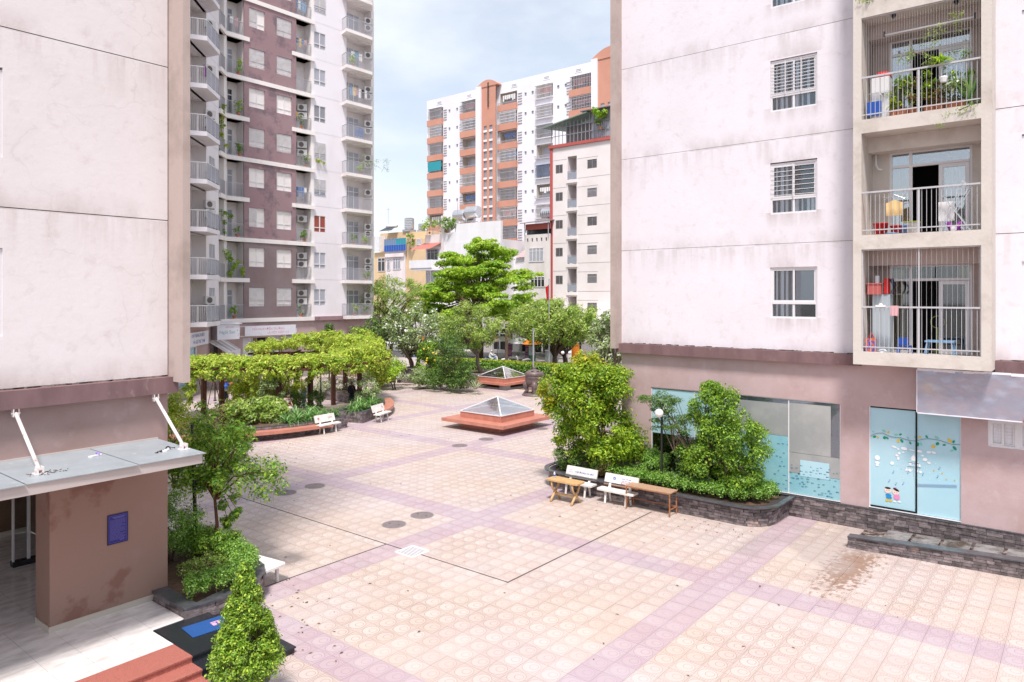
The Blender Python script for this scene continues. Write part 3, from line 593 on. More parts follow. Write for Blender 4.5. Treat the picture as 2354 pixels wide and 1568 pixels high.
def planter(name, label, P, h, rows, ln, objs=300, soil=None, capw=.26, out=1, loc=None, group=None, seed=2, skip=None, cap='cap', soilz=.08):
    loc = loc or (P[0][0], P[0][1], 0); t = thing(name, label, 'planter', loc, 0, group)
    L0 = [(x - loc[0], y - loc[1]) for x, y in P]; inn = offset(L0, .2 * out)
    mb = MB(); ring_wall(mb, L0, inn, 0, h - .04); part('wall', mb, 'mortar', t)
    mb = MB(); ring_wall(mb, offset(L0, -.045 * out), offset(L0, capw * out), h - .04, h); part('coping', mb, cap, t)
    stones(t, P, 0.0, h - .045, rows, ln, objs, out, seed=seed, skip=skip)
    if soil: mb = MB(); mb.prism([(x - loc[0], y - loc[1]) for x, y in soil], .0, h - soilz); part('soil', mb, 'soil', t)
    return t

# ================================================================== windows shared by the near buildings
def window_meshes(w_, h_, tr=.3, key=''):
    """white two-light window with lower fixed lights: frame, panes; local x 0..w, z 0..h, glass at y=0"""
    f = MB(); b = .055; zt = h_ * tr
    f.box(0, b, -.05, .03, 0, h_); f.box(w_ - b, w_, -.05, .03, 0, h_); f.box(b, w_ - b, -.05, .03, 0, b); f.box(b, w_ - b, -.05, .03, h_ - b, h_)
    f.box(b, w_ - b, -.06, .03, zt - .035, zt + .035); f.box(w_ / 2 - .03, w_ / 2 + .03, -.045, .03, b, zt - .035)
    s = .05
    for a0, a1, yy in ((b, w_ / 2 + .03, -.035), (w_ / 2 - .03, w_ - b, -.01)):
        z0, z1 = zt + .035, h_ - b
        f.box(a0, a0 + s, yy - .012, yy + .012, z0, z1); f.box(a1 - s, a1, yy - .012, yy + .012, z0, z1); f.box(a0 + s, a1 - s, yy - .012, yy + .012, z0, z0 + s); f.box(a0 + s, a1 - s, yy - .012, yy + .012, z1 - s, z1)
    p = MB(); p.box(b, w_ - b, 0, .006, b, zt - .035); p.box(b + s, w_ / 2, .0, .006, zt + .05, h_ - b - .02); p.box(w_ / 2, w_ - b - s, .0, .006, zt + .05, h_ - b - .02)
    return f.mesh('window' + key, 'white_metal'), p
def curtain_mesh(w_, h_, m='curtain', amp=.025, fq=22, x0=0):
    mb = MB(); n = max(8, int(w_ * fq)); 
    for k in range(n):
        a, b = w_ * k / n, w_ * (k + 1) / n; ya, yb = amp * sin(k * 1.9) + amp * .6 * sin(k * .7), amp * sin((k + 1) * 1.9) + amp * .6 * sin((k + 1) * .7)
        mb.face([(x0 + a, ya, 0), (x0 + b, yb, 0), (x0 + b, yb, h_), (x0 + a, ya, h_)])
    return mb.mesh('curtain', m, True)
def grille_mesh(w_, h_, z0, n, posts, y=-.09):
    mb = MB()
    for k in range(n): z = z0 + (h_ - z0) * (k + .5) / n; mb.box(.02, w_ - .02, y - .006, y + .006, z - .0065, z + .0065)
    for q in posts: mb.box(q * w_ - .012, q * w_ + .012, y - .022, y - .008, z0, h_ - .01)
    return mb.mesh('grille', 'white_paint')

# ================================================================== RIGHT APARTMENT BUILDING
RB = thing('apartment_building', 'large white apartment block on the right with taupe ground floor and stacked balconies', 'building', (22.24, 12.9, 0), radians(-90))
Y = lambda y: 12.9 - y        # world y -> local x
WZ = [(5.93, 7.48), (9.1, 10.68), (12.24, 13.81), (15.42, 16.98), (18.6, 20.1)]
JZ = [4.95, 8.2, 11.4, 14.57, 17.8, 21.0]
for k in range(5):
    mb = MB(); hole = [(Y(7.69), Y(6.31), *WZ[k])]
    mb.panel(0, 7.8, JZ[k] + .005, JZ[k + 1] - .005, hole, .13); part('wall_panel', mb, 'wall_white', RB)
    mb = MB(); mb.panel(10.98, 18, JZ[k] + .008, JZ[k + 1] - .008, [(Y(1.37), Y(0), *WZ[k])], .13); part('wall_panel', mb, 'wall_white', RB)
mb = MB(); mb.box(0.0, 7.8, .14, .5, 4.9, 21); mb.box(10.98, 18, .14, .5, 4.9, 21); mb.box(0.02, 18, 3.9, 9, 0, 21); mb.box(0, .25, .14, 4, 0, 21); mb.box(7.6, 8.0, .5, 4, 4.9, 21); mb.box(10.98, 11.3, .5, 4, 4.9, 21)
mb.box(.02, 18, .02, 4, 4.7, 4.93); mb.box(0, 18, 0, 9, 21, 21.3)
part('core_wall', mb, 'dark', RB)  # unseen near-black backing that blocks light and stands for unlit interiors
mb = MB(); mb.face([(0, 0, 0), (0, 9, 0), (0, 9, 21.2), (0, 0, 21.2)]); part('end_wall', mb, 'wall_white', RB)
mb = MB(); mb.panel(0, 18, .62, 4.66, [(Y(11.75), Y(5.66), .64, 3.5, .1, None), (Y(4.91), Y(2.68), .64, 3.5, .1, None), (Y(2.09), Y(.8), 2.72, 3.43, .1, 1)], .1); part('lower_wall', mb, ['wall_taupe', 'dark'], RB)
mb = MB(); mb.box(-.12, 7.8, -.2, 0, 4.63, 4.95); part('ledge', mb, 'ledge', RB)
mb = MB(); mb.box(10.98, 18, -.2, 0, 4.63, 4.95); part('ledge', mb, 'ledge', RB)
gm = MB()
for k in range(120):
    u = rg.uniform(0, 7.7) if k < 90 else rg.uniform(11, 13); l = rg.uniform(.05, .3); gm.box(u, u + l, -.006 - rg.uniform(0, .02), 0, 4.951, 4.955 + rg.uniform(.004, .03))
part('grime', gm, 'grime', RB, kind='stuff')
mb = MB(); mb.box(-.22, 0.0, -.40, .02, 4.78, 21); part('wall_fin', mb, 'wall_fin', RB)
# plinth
mb = MB(); mb.box(0, 18, -.03, 0, 0, .6); part('plinth', mb, 'mortar', RB); mb = MB(); mb.box(0, 18, -.075, 0.0, .6, .622); part('plinth_coping', mb, 'cap', RB)
rr = random.Random(4); cnt = 0
for r in range(7):
    s = 5.5 + rr.uniform(-.1, .1)
    while s < 14.4:
        l = rr.choice((.18, .24, .3, .36)); h = .6 / 7
        add('stone_block', STONE, RB, (s + l / 2, -.03, h * (r + .5)), 0, scale=(l - .008, -rr.uniform(.012, .036), h - .008)); s += l; cnt += 1
# windows on the white wall
wf, wp = window_meshes(1.38, 1.55); wpm = wp.mesh('pane', 'glass'); gr = grille_mesh(1.38, 1.5, .5, 10, (.33, .67)); gr2 = grille_mesh(1.38, 1.5, .5, 7, (.5,)); cur = curtain_mesh(1.3, 1.45)
curh = curtain_mesh(.62, 1.45)
for k, (z0, z1) in enumerate(WZ):
    for u0 in (Y(7.69), Y(1.37)):
        wdo = add('window', wf, RB, (u0, .09, z0)); add('pane', wpm, wdo)
        if u0 < 8:
            if k == 2: add('curtain', curtain_mesh(1.12, 1.45), wdo, (.04, .05, .04)); add('grille', gr, wdo)
            elif k == 1: add('curtain', curh, wdo, (.04, .05, .04)); add('grille', gr2, wdo); add('curtain', curtain_mesh(1.3, .46), wdo, (.04, .05, .04))
            elif k == 0: add('curtain', curh, wdo, (.04, .05, .04)); add('blind', MB().box(.72, 1.3, .03, .035, .5, 1.5).mesh('blind', 'pane_grey'), wdo)
            else: add('curtain', cur, wdo, (.04, .05, .04))
        else: add('curtain', cur, wdo, (.04, .05, .04))
# ground-floor glazing
u0, u1 = Y(11.75), Y(5.66)
mb = MB()
for a in (u0, u0 + 1.55, u0 + 2.9, Y(7.16), u1 - .03): mb.box(a, a + .03, .03, .07, .66, 3.5)
mb.box(u0, u1, .0, .09, .62, .66); mb.box(u0, u1, .03, .07, 3.47, 3.5); gw = part('shop_window', mb, 'white_metal', RB)
part('pane', MB().box(u0, u1, .05, .056, .66, 3.5), 'glass', gw)
part('frosted_film', MB().box(u0 + .04, u0 + 2.9, .04, .046, 1.95, 3.45), 'frost', gw)
part('frosted_film', MB().box(u0 + 3.0, Y(7.16), .04, .046, .67, 2.35).box(Y(7.13), u1, .04, .046, .67, 1.28), 'frost_low', gw)
part('grey_film', MB().box(u0 + 2.95, Y(7.16), .04, .046, 2.36, 3.34).box(Y(7.13), u1 - .28, .04, .046, 1.9, 3.38).box(Y(7.13), u1, .042, .047, 1.29, 1.89), 'film_grey', gw)
part('grey_film', MB().box(u0 + 2.95, u1, .062, .068, .67, 3.46), 'pane_grey', gw)  # added sheet behind the films, lightens the dark gaps between them
part('frosted_film', MB().box(Y(7.13) + .32, Y(7.13) + 1.15, .034, .038, 1.22, 1.7), 'frost', gw)
fm = MB()
for k in range(150):
    a = rg.uniform(u0 + 3.05, u1 - .1); zt = 2.25 if a < Y(7.16) else 1.6; z = .75 + (zt - .75) * ((k * 7) % 11) / 11 + rg.uniform(-.02, .02); l = rg.uniform(.03, .06); h = l * .4
    fm.face([(a, .032, z), (a + l * .4, .032, z - h), (a + l, .032, z), (a + l * .4, .032, z + h)]); fm.face([(a + l * .9, .032, z), (a + l * 1.4, .032, z - h), (a + l * 1.4, .032, z + h)])
part('fish_pattern', fm, 'decal_fish', gw)
room = MB(); room.face([(0.3, 3.8, .3), (11, 3.8, .3), (11, 3.8, 4.5), (.3, 3.8, 4.5)]); room.face([(0.3, .2, .3), (11, .2, .3), (11, 3.8, .3), (.3, 3.8, .3)]); part('shop_interior', room, 'lino', RB)
# glazed pair with the children's decals
u0, u1, um = Y(4.91), Y(2.68), Y(3.73)
mb = MB(); mb.box(u0, u1, .0, .09, .62, .66); mb.box(u0, u0 + .03, .03, .08, .66, 3.5); mb.box(u1 - .02, u1, .03, .08, .66, 3.5); gd = part('glass_door', mb, 'white_metal', RB)
part('door_edge', MB().box(u0 + .03, um, .03, .06, 3.46, 3.5).box(um - .02, um + .02, .03, .06, .7, 3.5).box(u0 + .03, um, .03, .06, .68, .71), 'dark', gd)
part('frosted_pane', MB().box(u0 + .03, um - .02, .055, .06, .7, 3.46).box(um + .02, u1 - .02, .055, .06, .67, 3.5), 'frost', gd)
def W(sx, sy):  # position on this glass from its enlarged picture
    return u0 + (sx - 100) / (1225 - 100) * (u1 - u0), None
def dz(sx, sy): 
    top = 55 + (sx - 100) * (140 - 55) / 1125 * 1.05; bot = 1300 + (sx - 100) * (1480 - 1300) / 1125; return .66 + (bot - sy) / (bot - top) * 2.84
def dp(sx, sy, y=.05): return (W(sx, sy)[0], y, dz(sx, sy))
def ribbon(pts, wd, y, m, nm='vine_decal'):
    mb = MB()
    for a, b in zip(pts, pts[1:]): mb.bar(dp(*a, y), dp(*b, y), wd, .003)
    part(nm, mb, m, gd)
ribbon([(105, 445), (150, 412), (210, 397), (275, 395), (330, 420), (380, 440), (440, 447), (500, 450), (560, 472), (620, 487), (680, 490), (730, 480), (790, 465), (850, 462), (920, 470), (990, 485), (1050, 508), (1120, 528), (1215, 527)], .022, .048, 'decal_brown', 'branch_decal')
def blob(cx, cy, w_, h_, ang=0, n=12, y=.046, mb=None, pw=1.0):
    mb = mb or MB(); c = dp(cx, cy, y); s = (u1 - u0) / 1125; P = []
    for k in range(n):
        t = 2 * pi * k / n; a = cos(t) * w_ / 2 * s; b = sin(t) * h_ / 2 * s * (abs(sin(t)) ** (pw - 1) if pw != 1 else 1); P.append((c[0] + a * cos(ang) - b * sin(ang), y, c[2] + a * sin(ang) + b * cos(ang)))
    mb.face(P); return mb
for m, L_ in (('decal_green', [(168, 440, 50, 34, .3), (297, 452, 46, 42, 1.1), (333, 456, 46, 26, -.7), (499, 411, 40, 26, .6), (515, 490, 60, 34, -1.0), (621, 517, 42, 24, -1.1), (712, 532, 60, 38, 1.4), (820, 437, 46, 26, -.9), (948, 522, 52, 40, .9), (1027, 536, 44, 26, .3), (1137, 495, 46, 28, 1.2), (1148, 575, 66, 36, -1.0)]),
              ('decal_mint', [(152, 378, 34, 16, -.6), (290, 370, 50, 30, -.6), (447, 413, 54, 28, .2), (590, 452, 40, 20, -.9), (690, 450, 50, 28, -.5), (940, 447, 60, 30, -.5), (752, 528, 50, 22, -1.2), (1116, 605, 46, 22, .5)]),
              ('decal_yellow', [(345, 383, 34, 34, 0), (210, 447, 40, 24, -1), (470, 490, 60, 34, 1.5), (737, 444, 36, 36, 0), (898, 556, 52, 46, .6), (1092, 482, 70, 40, -.9), (906, 852, 20, 20, 0), (1003, 887, 20, 20, 0), (1052, 962, 18, 18, 0), (1150, 972, 18, 18, 0)])):
    mb = MB()
    for q in L_: blob(q[0], q[1], q[2], q[3], q[4], 8, .045, mb)
    part('leaf_decal', mb, m, gd)
mb = MB()
for q in [(420, 565, 70, 26, -.3), (470, 590, 40, 24, -.6), (545, 585, 80, 44, -.1), (640, 604, 80, 16, -.1), (730, 618, 80, 36, -.1), (845, 628, 60, 34, .2), (905, 632, 60, 30, -.2), (485, 645, 36, 36, 0), (455, 672, 60, 30, -.3), (472, 705, 30, 60, 0), (205, 700, 72, 72, 0), (205, 762, 62, 40, 0), (205, 792, 46, 34, 0), (394, 768, 50, 50, 0),
          (770, 672, 36, 24, 0), (800, 720, 60, 46, .2), (845, 758, 50, 34, -.4), (615, 855, 42, 44, 0), (574, 848, 32, 48, 0), (700, 864, 40, 44, 0), (745, 875, 34, 34, 0), (535, 632, 30, 22, 0), (620, 775, 40, 30, 0), (700, 786, 40, 30, 0), (735, 795, 26, 34, 0)]: blob(*q[:5], 9, .045, mb)
for k in range(60): blob(rg.gauss(680, 130), rg.gauss(800, 80), 8, rg.uniform(8, 16), 0, 5, .045, mb)
for a, b in (((585, 795), (750, 812)), ((600, 745), (730, 762)), ((668, 750), (668, 925))): mb.bar(dp(*a, .044), dp(*b, .044), .02, .003)
c = dp(660, 712, .044); s_ = (u1 - u0) / 1125
mb.face([(c[0] - 28 * s_, .044, c[2] - 28 * s_), (c[0] + 28 * s_, .044, c[2] - 28 * s_), (c[0] + 28 * s_, .044, c[2] + 22 * s_), (c[0], .044, c[2] + 55 * s_), (c[0] - 28 * s_, .044, c[2] + 22 * s_)])
part('white_decal', mb, 'decal_white', gd)
# boy and girl stickers
mb = MB(); blob(340, 1104, 90, 84, 0, 16, .044, mb); blob(440, 1128, 90, 84, 0, 16, .044, mb); part('face_decal', mb, 'decal_skin', gd)
mb = MB(); blob(340, 1077, 78, 30, 0, 10, .042, mb); blob(445, 1098, 84, 34, -.45, 10, .042, mb)
for cx, cy in ((325, 1108), (355, 1110), (425, 1132), (455, 1136)): blob(cx, cy, 7, 10, 0, 6, .042, mb)
part('hair_decal', mb, 'decal_brown', gd)
part('shirt_decal', blob(348, 1165, 80, 40, 0, 8, .043), 'decal_blue', gd); part('trousers_decal', blob(354, 1193, 80, 36, 0, 8, .042), 'decal_blue', gd)
mb = blob(452, 1190, 82, 80, 0, 8, .043); blob(440, 1075, 30, 20, 0, 6, .043, mb); part('dress_decal', mb, 'decal_pink', gd)
mb = MB(); blob(330, 1228, 44, 36, 0, 8, .043, mb); blob(375, 1232, 44, 36, 0, 8, .043, mb); part('shoe_decal', mb, 'decal_yellow', gd)
mb = MB(); blob(428, 1244, 44, 26, 0, 8, .043, mb); blob(486, 1248, 44, 26, 0, 8, .043, mb); part('shoe_decal', mb, 'decal_white', gd)
mb = MB()
for k in range(5): mb.bar(dp(690, 1022 + k * 8, .045), dp(1175, 1030 + k * 8, .045), .004, .002)
for cx, cy in ((405, 882), (945, 935), (965, 830), (352, 992), (438, 1028), (528, 1022), (770, 905), (590, 884)): blob(cx, cy + 8, 16, 12, .3, 7, .045, mb); mb.bar(dp(cx + 7, cy + 8, .045), dp(cx + 7, cy - 22, .045), .005, .002); mb.bar(dp(cx + 7, cy - 22, .045), dp(cx + 22, cy - 14, .045), .006, .002)
part('music_decal', mb, 'decal_violet', gd)
# small barred window by the frame edge
f2, p2 = window_meshes(.63, .71, .02); wdo = add('window', f2, RB, (Y(2.09), .07, 2.72)); wd2 = add('window', f2, RB, (Y(2.09) + .63, .07, 2.72))
for q in (wdo, wd2):
    mb = MB()
    for k in range(7): mb.box(.06, .57, -.03, -.02, .07 + k * .085, .078 + k * .085)
    for k in range(5): mb.box(.1 + k * .1, .108 + k * .1, -.03, -.02, .04, .68)
    part('grille', mb, 'white_paint', q); part('curtain', MB().box(.05, .58, .01, .015, .05, .66), 'curtain', q)
# ---- balcony tower
FL = [5.09, 8.26, 11.4, 14.6, 17.8]; CE = [7.87, 11.03, 14.17, 17.4, 20.6]; a0, a1 = 8.01, 10.76; N0 = -.94
mb = MB(); mb.box(7.8, a0, N0, 0.02, 4.74, 21.2); part('balcony_column', mb, 'wall_beige', RB)
mb = MB(); mb.box(a1, 10.98, N0, 0.02, 4.74, 21.2); part('balcony_column', mb, 'wall_beige', RB)
zb = 4.74
for k in range(5):
    mb = MB(); mb.box(a0, a1, N0, N0 + .15, zb, FL[k]); mb.box(a0, a1, N0 + .15, .37, zb, FL[k] - .06); part('balcony_slab', mb, 'wall_beige', RB); zb = CE[k]
for k in range(4):
    f, c = FL[k] - .06, CE[k]; zd = f + 2.44; zt = f + 1.99; y = .36
    mb = MB(); mb.panel(a0, a1, f, c, [(8.45, 10.43, f, zd, .06, None)], .06, y=y); mb.box(a0, a1, -.17, y - .002, zd - .02, c - .002)
    mb.face([(a0 + .002, 0, f), (a0 + .002, y, f), (a0 + .002, y, c), (a0 + .002, 0, c)]); mb.face([(a1 - .002, 0, f), (a1 - .002, 0, c), (a1 - .002, y, c), (a1 - .002, y, f)])
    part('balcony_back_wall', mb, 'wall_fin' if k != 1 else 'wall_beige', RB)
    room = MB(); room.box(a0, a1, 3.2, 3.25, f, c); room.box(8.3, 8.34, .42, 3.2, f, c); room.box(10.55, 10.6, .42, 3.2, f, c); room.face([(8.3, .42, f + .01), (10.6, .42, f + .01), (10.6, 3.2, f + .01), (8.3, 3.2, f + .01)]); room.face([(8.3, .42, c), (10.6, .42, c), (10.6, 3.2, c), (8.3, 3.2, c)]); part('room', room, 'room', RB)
    d = MB(); u0, u1, b = 8.45, 10.43, .06; um1, um2 = 8.97, 9.66; yy = (y, y + .06)
    d.box(u0, u0 + b, *yy, f, zd); d.box(u1 - b, u1, *yy, f, zd); d.box(u0 + b, u1 - b, *yy, zd - b, zd); d.box(u0 + b, u1 - b, y - .01, y + .07, zt, zt + .07); d.box(um1 - .03, um1 + .05, *yy, f, zt); d.box(um1 - .03, um1 + .04, *yy, zt + .07, zd - b)
    d.box(u0 + b, um1 - .03, *yy, f, f + .07); d.box(um2, u1 - b, y - .03, y + .03, f + .01, f + .1); d.box(um2, um2 + .1, y - .03, y + .03, f + .1, zt - .01); d.box(u1 - b - .1, u1 - b, y - .03, y + .03, f + .1, zt - .01); d.box(um2 + .1, u1 - b - .1, y - .03, y + .03, zt - .1, zt - .01)
    dr = part('balcony_door', d, 'white_metal', RB)
    part('pane', MB().box(u0 + b, um1 - .03, y + .03, y + .035, f + .07, zt).box(u0 + b, um1 - .03, y + .03, y + .035, zt + .07, zd - b).box(um1 + .04, u1 - b, y + .03, y + .035, zt + .07, zd - b).box(um2 + .1, u1 - b - .1, y, y + .005, f + .1, zt - .1), 'glass_clear' if k in (1, 2) else 'glass', dr)
    if k == 0:
        add('curtain', curtain_mesh(.3, 2.3, 'curtain_tan'), dr, (8.5, .5, f)); add('curtain', curtain_mesh(.28, .4, 'curtain_tan'), dr, (10.1, .5, zt))
    elif k != 1 or True:
        add('curtain', curtain_mesh(.45, 2.35, 'blind_white'), dr, (8.5, .5, f)); add('curtain', curtain_mesh(.45, 1.9, 'blind_white'), dr, (9.8, .45, f))
    # railing: top rail, bottom rail, post, single bars
    zr = (6.33, 9.44, 12.57, 15.75)[k]; yr = N0 + .06; f0 = FL[k]
    mb = MB(); mb.box(a0, a1, yr - .03, yr + .03, zr - .045, zr); mb.box(a0, a1, yr - .012, yr + .012, f0 + .12, f0 + .15); mb.box(9.355, 9.405, yr - .022, yr + .022, f0, zr - .045)
    rl = part('railing', mb, 'rail_paint', RB); barm = MB().box(-.0055, .0055, -.0055, .0055, 0, zr - .045 - f0 - .02).mesh('bar', 'rail_paint')
    for q in range(24):
        u = a0 + .11 + q * (a1 - a0 - .2) / 23
        if abs(u - 9.38) > .04: add('bar', barm, rl, (u, yr, f0 + .02))
    if k in (0, 2, 3):
        n = 24 if k == 0 else 44; mb = MB()
        for q in range(n): u = a0 + .05 + q * (a1 - a0 - .1) / (n - 1); mb.box(u - .0022, u + .0022, yr - .0022, yr + .0022, zr, c - .02)
        mb.box(a0, a1, yr - .012, yr + .012, c - .03, c - .001)
        if k == 0: mb.box(9.37, 9.40, yr - .012, yr + .012, zr, c - .03); mb.box(a0 + .002, a0 + .03, yr - .015, yr + .015, f0, c - .03); mb.box(a1 - .03, a1 - .002, yr - .015, yr + .015, f0, c - .03)
        part('safety_wires', mb, 'rail_paint', RB)
# ---- silver sign box
t = thing('sign_board', 'blank sign board wrapped in crumpled silver foil above the barred window', 'sign', (21.7, 3.61, 3.52), radians(-90))
mb = MB(); NX, NZ = 46, 12; mb.v = [(4.6 * i / NX, -rg.uniform(0, .016) - .012 * sin(i * .9 + j * .5) * sin(j * 1.3), 1.13 * j / NZ) for j in range(NZ + 1) for i in range(NX + 1)]
mb.f = [(j * (NX + 1) + i, j * (NX + 1) + i + 1, (j + 1) * (NX + 1) + i + 1, (j + 1) * (NX + 1) + i) for j in range(NZ) for i in range(NX)]; mb.m = [0] * len(mb.f); part('foil_wrap', mb, 'foil', t, smooth=True)
mb = MB(); mb.box(0, 4.6, .03, .45, 0, 1.13); part('board', mb, 'sign_grey', t)
part('rust_patch', MB().prism([(0, 0), (.2, 0), (.2, .02), (0, .02)], 0, .07), 'rust_metal', t, (2.3, -.05, -.02))
mb = MB(); mb.box(0, 4.6, -.012, 0, -.03, .0); mb.box(-.02, 0, -.01, .4, 0, 1.13); rx = 0
while rx < 4.5: l = rg.uniform(.15, .4); mb.box(rx, rx + l, -.012, 0, 1.12 - rg.uniform(0, .03), 1.16 + rg.uniform(0, .02)); rx += l
part('torn_edge', mb, 'sign_white', t)

# ================================================================== LEFT BUILDING (porch side)
LB = thing('apartment_building', 'pale plastered apartment block at the left edge with a grey entrance canopy', 'building', (7.26, 15.05, 0))
for k in range(5):
    mb = MB(); mb.panel(-12, 0, JZ[k] - (.02 if k else 0) + .008, JZ[k + 1] - .02 - .008, [(-4.6, -2.93, WZ[k][0] - .04, WZ[k][1] - .03, .13, 1)], .13); part('wall_panel', mb, ['wall_left', 'dark'], LB)
mb = MB(); mb.box(-12, -.02, .14, .5, 4.6, 21); mb.box(-12, 0, .5, 8, 21, 21.2); mb.face([(0, 0, 4.6), (0, 10, 4.6), (0, 10, 21), (0, 0, 21)]); mb.box(-12, -.02, .02, 8, 3.66, 3.7); mb.box(-12, -.02, .02, 12, 4.5, 4.6); part('core_wall', mb, 'wall_fin', LB)
for k in range(4):
    f2_, p2_ = window_meshes(1.67, 1.55); wo = add('window', f2_, LB, (-4.6, .08, WZ[k][0] - .04)); part('pane', p2_, 'pane_grey', wo)
mb = MB(); mb.box(-12, .13, -.2, 0, 4.6, 4.93); part('ledge', mb, 'ledge', LB)
gm = MB()
for k in range(60): u = rg.uniform(-4, 0); l = rg.uniform(.02, .2); gm.box(u, u + l, -.006 - rg.uniform(0, .03), 0, 4.931, 4.94 + rg.uniform(.005, .02))
part('grime', gm, 'grime', LB, kind='stuff')
mb = MB(); mb.box(0.02, .17, -.61, .05, 4.83, 21); part('wall_fin', mb, 'wall_fin', LB)
mb = MB(); mb.panel(-12, 0, 3.5, 4.62, (), 0); mb.box(-12, -2.2, .02, .7, 3.5, 3.65); part('lower_wall', mb, 'wall_taupe_shaded', LB)
PZ = .36
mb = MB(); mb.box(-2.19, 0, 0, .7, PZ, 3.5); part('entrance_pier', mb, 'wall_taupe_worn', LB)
mb = MB(); mb.box(-2.21, -.01, -.018, 0, PZ, PZ + .11); mb.box(-2.208, -2.19, 0, .7, PZ, PZ + .11); part('skirting', mb, 'skirting', LB)
mb = MB(); mb.box(-12, 0, 7, 7.3, PZ, 3.7); mb.box(-.3, 0, .7, 7, PZ, 3.7); part('lobby_wall', mb, 'wall_lobby', LB); mb = MB(); mb.face([(-12, .7, 3.49), (-.3, .7, 3.49), (-.3, 7, 3.49), (-12, 7, 3.49)]); part('lobby_ceiling', mb, 'white_paint', LB)  # ceiling unseen; made white to bounce light onto the lobby floor
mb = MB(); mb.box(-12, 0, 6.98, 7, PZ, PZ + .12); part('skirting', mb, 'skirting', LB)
mb = MB(); mb.box(-1.2, -1.14, 4.3, 4.36, PZ + .05, 3.6); mb.box(-1.5, -1.46, 4.3, 4.36, PZ + .05, 3.6); mb.box(-1.5, -.3, 4.25, 4.45, PZ, PZ + .12, 1); gd2 = part('lobby_door', mb, ['white_metal', 'granite_black'], LB)
part('pane', MB().box(-1.46, -.3, 4.32, 4.33, PZ + .12, 3.6), 'glass', gd2)
# notice plaque
t = thing('notice_plaque', 'small dark blue notice plaque with pale lines of text on the entrance pier', 'plaque', (6.08, 15.05, 1.72))
part('board', MB().box(0, .37, -.02, 0, 0, .57), 'plaque', t)
mb = MB(); mb.box(-.006, 0, -.022, 0, -.006, .576); mb.box(.37, .376, -.022, 0, -.006, .576); mb.box(0, .37, -.022, 0, -.006, 0); mb.box(0, .37, -.022, 0, .57, .576); part('border', mb, 'plaque_edge', t)
mb = MB(); mb.box(.018, .021, -.0215, -.02, .02, .55); mb.box(.349, .352, -.0215, -.02, .02, .55); mb.box(.018, .352, -.0215, -.02, .02, .023); mb.box(.018, .352, -.0215, -.02, .547, .55)
mb.box(.08, .33, -.0215, -.02, .512, .524); mb.box(.11, .3, -.0215, -.02, .49, .5)
for k in range(22):
    x = .04; z = .46 - k * .0185; e = .33 - (rg.uniform(0, .12) if k % 3 == 2 else 0)
    while x < e: l = rg.uniform(.012, .035); mb.box(x, min(e, x + l), -.0212, -.02, z, z + .007); x += l + .006
mb.box(.22, .30, -.0215, -.02, .05, .06); part('lettering', mb, 'plaque_text', t)
# canopy
t = thing('entrance_canopy', 'grey sheet-metal entrance canopy hung from two pale rods', 'canopy', (7.05, 15.05, 3.6))
mb = MB()
for a, b in ((-12, -3.02), (-3.0, -1.3), (-1.285, 0)): mb.face([(a, 0, .06), (a, -2.06, .06), (b if b else -.07, -2.09, .06), (b, 0, .06)]); mb.face([(a, -2.06, .045), (a, 0, .045), (b, 0, .045), (b if b else -.07, -2.09, .045)]); mb.face([(a, -2.06, .045), (b if b else -.07, -2.09, .045), (b if b else -.07, -2.09, .06), (a, -2.06, .06)])
part('roof_sheet', mb, 'canopy_sheet', t)
part('fascia', MB().box(-12, -.12, -2.04, -1.96, -.13, .044).box(-.2, -.12, -1.96, 0, -.13, .044), 'canopy_fascia', t); part('soffit', MB().box(-12, -.2, -1.96, 0, -.09, -.07), 'canopy_fascia', t)
part('flashing', MB().box(-12, 0, -.03, 0, .06, .09), 'canopy_fascia', t)
for x0, x1 in ((4.48 - 7.05, 4.44 - 7.05), (6.94 - 7.05, 6.88 - 7.05)):
    mb = MB(); mb.tube([(x0, -.17, .92), (x1, -1.42, .12)], .032, 10); rd = part('support_rod', mb, 'rod', t, smooth=True)
    mb = MB()
    for s in (-.04, .04): mb.box(x0 + s - .008, x0 + s + .008, -.2, -.1, .86, 1.0); mb.box(x1 + s - .008, x1 + s + .008, -1.5, -1.36, .06, .17)
    mb.box(x0 - .07, x0 + .07, -.175, -.145, .91, .94); mb.box(x1 - .07, x1 + .07, -1.44, -1.41, .11, .14); mb.box(x1 - .09, x1 + .09, -1.52, -1.34, .06, .068); part('bracket', mb, 'rod', rd)
mb = MB()
for k in range(46):
    a = rg.uniform(0, 6.28); r = rg.uniform(.03, .3); x = -2.5 + r * cos(a); y = -1.5 + r * sin(a) * .7; q = rg.uniform(0, 3.14); l = rg.uniform(.02, .06); mb.bar((x, y, .066), (x + l * cos(q), y + l * sin(q), .07), .012, .006)
solo('dead_leaves', mb, 'grime', 'dry leaf litter gathered round the foot of the left canopy rod', 'litter', (7.05, 15.05, 3.6))
def sandal(x, y, rz, label, m):
    t = thing('sandal', label, 'sandal', (x, y, 3.662), rz)
    mb = MB(); mb.prism([(-.13, -.02), (-.1, -.045), (0, -.035), (.09, -.05), (.13, -.02), (.13, .025), (.09, .05), (0, .035), (-.1, .045), (-.13, .02)], 0, .02); part('sole', mb, 'white_paint', t)
    mb = MB(); mb.tube([(.05, -.045, .015), (.05, -.03, .05), (.05, 0, .06), (.05, .03, .05), (.05, .045, .015)], .014, 6); part('strap', mb, m, t)
sandal(5.55, 14.27, .3, 'lone white sandal with violet strap lying on the canopy', 'sandal'); sandal(6.62, 13.75, .7, 'white sandal with black strap among dry leaves at the canopy end', 'black_metal')
mb = MB()
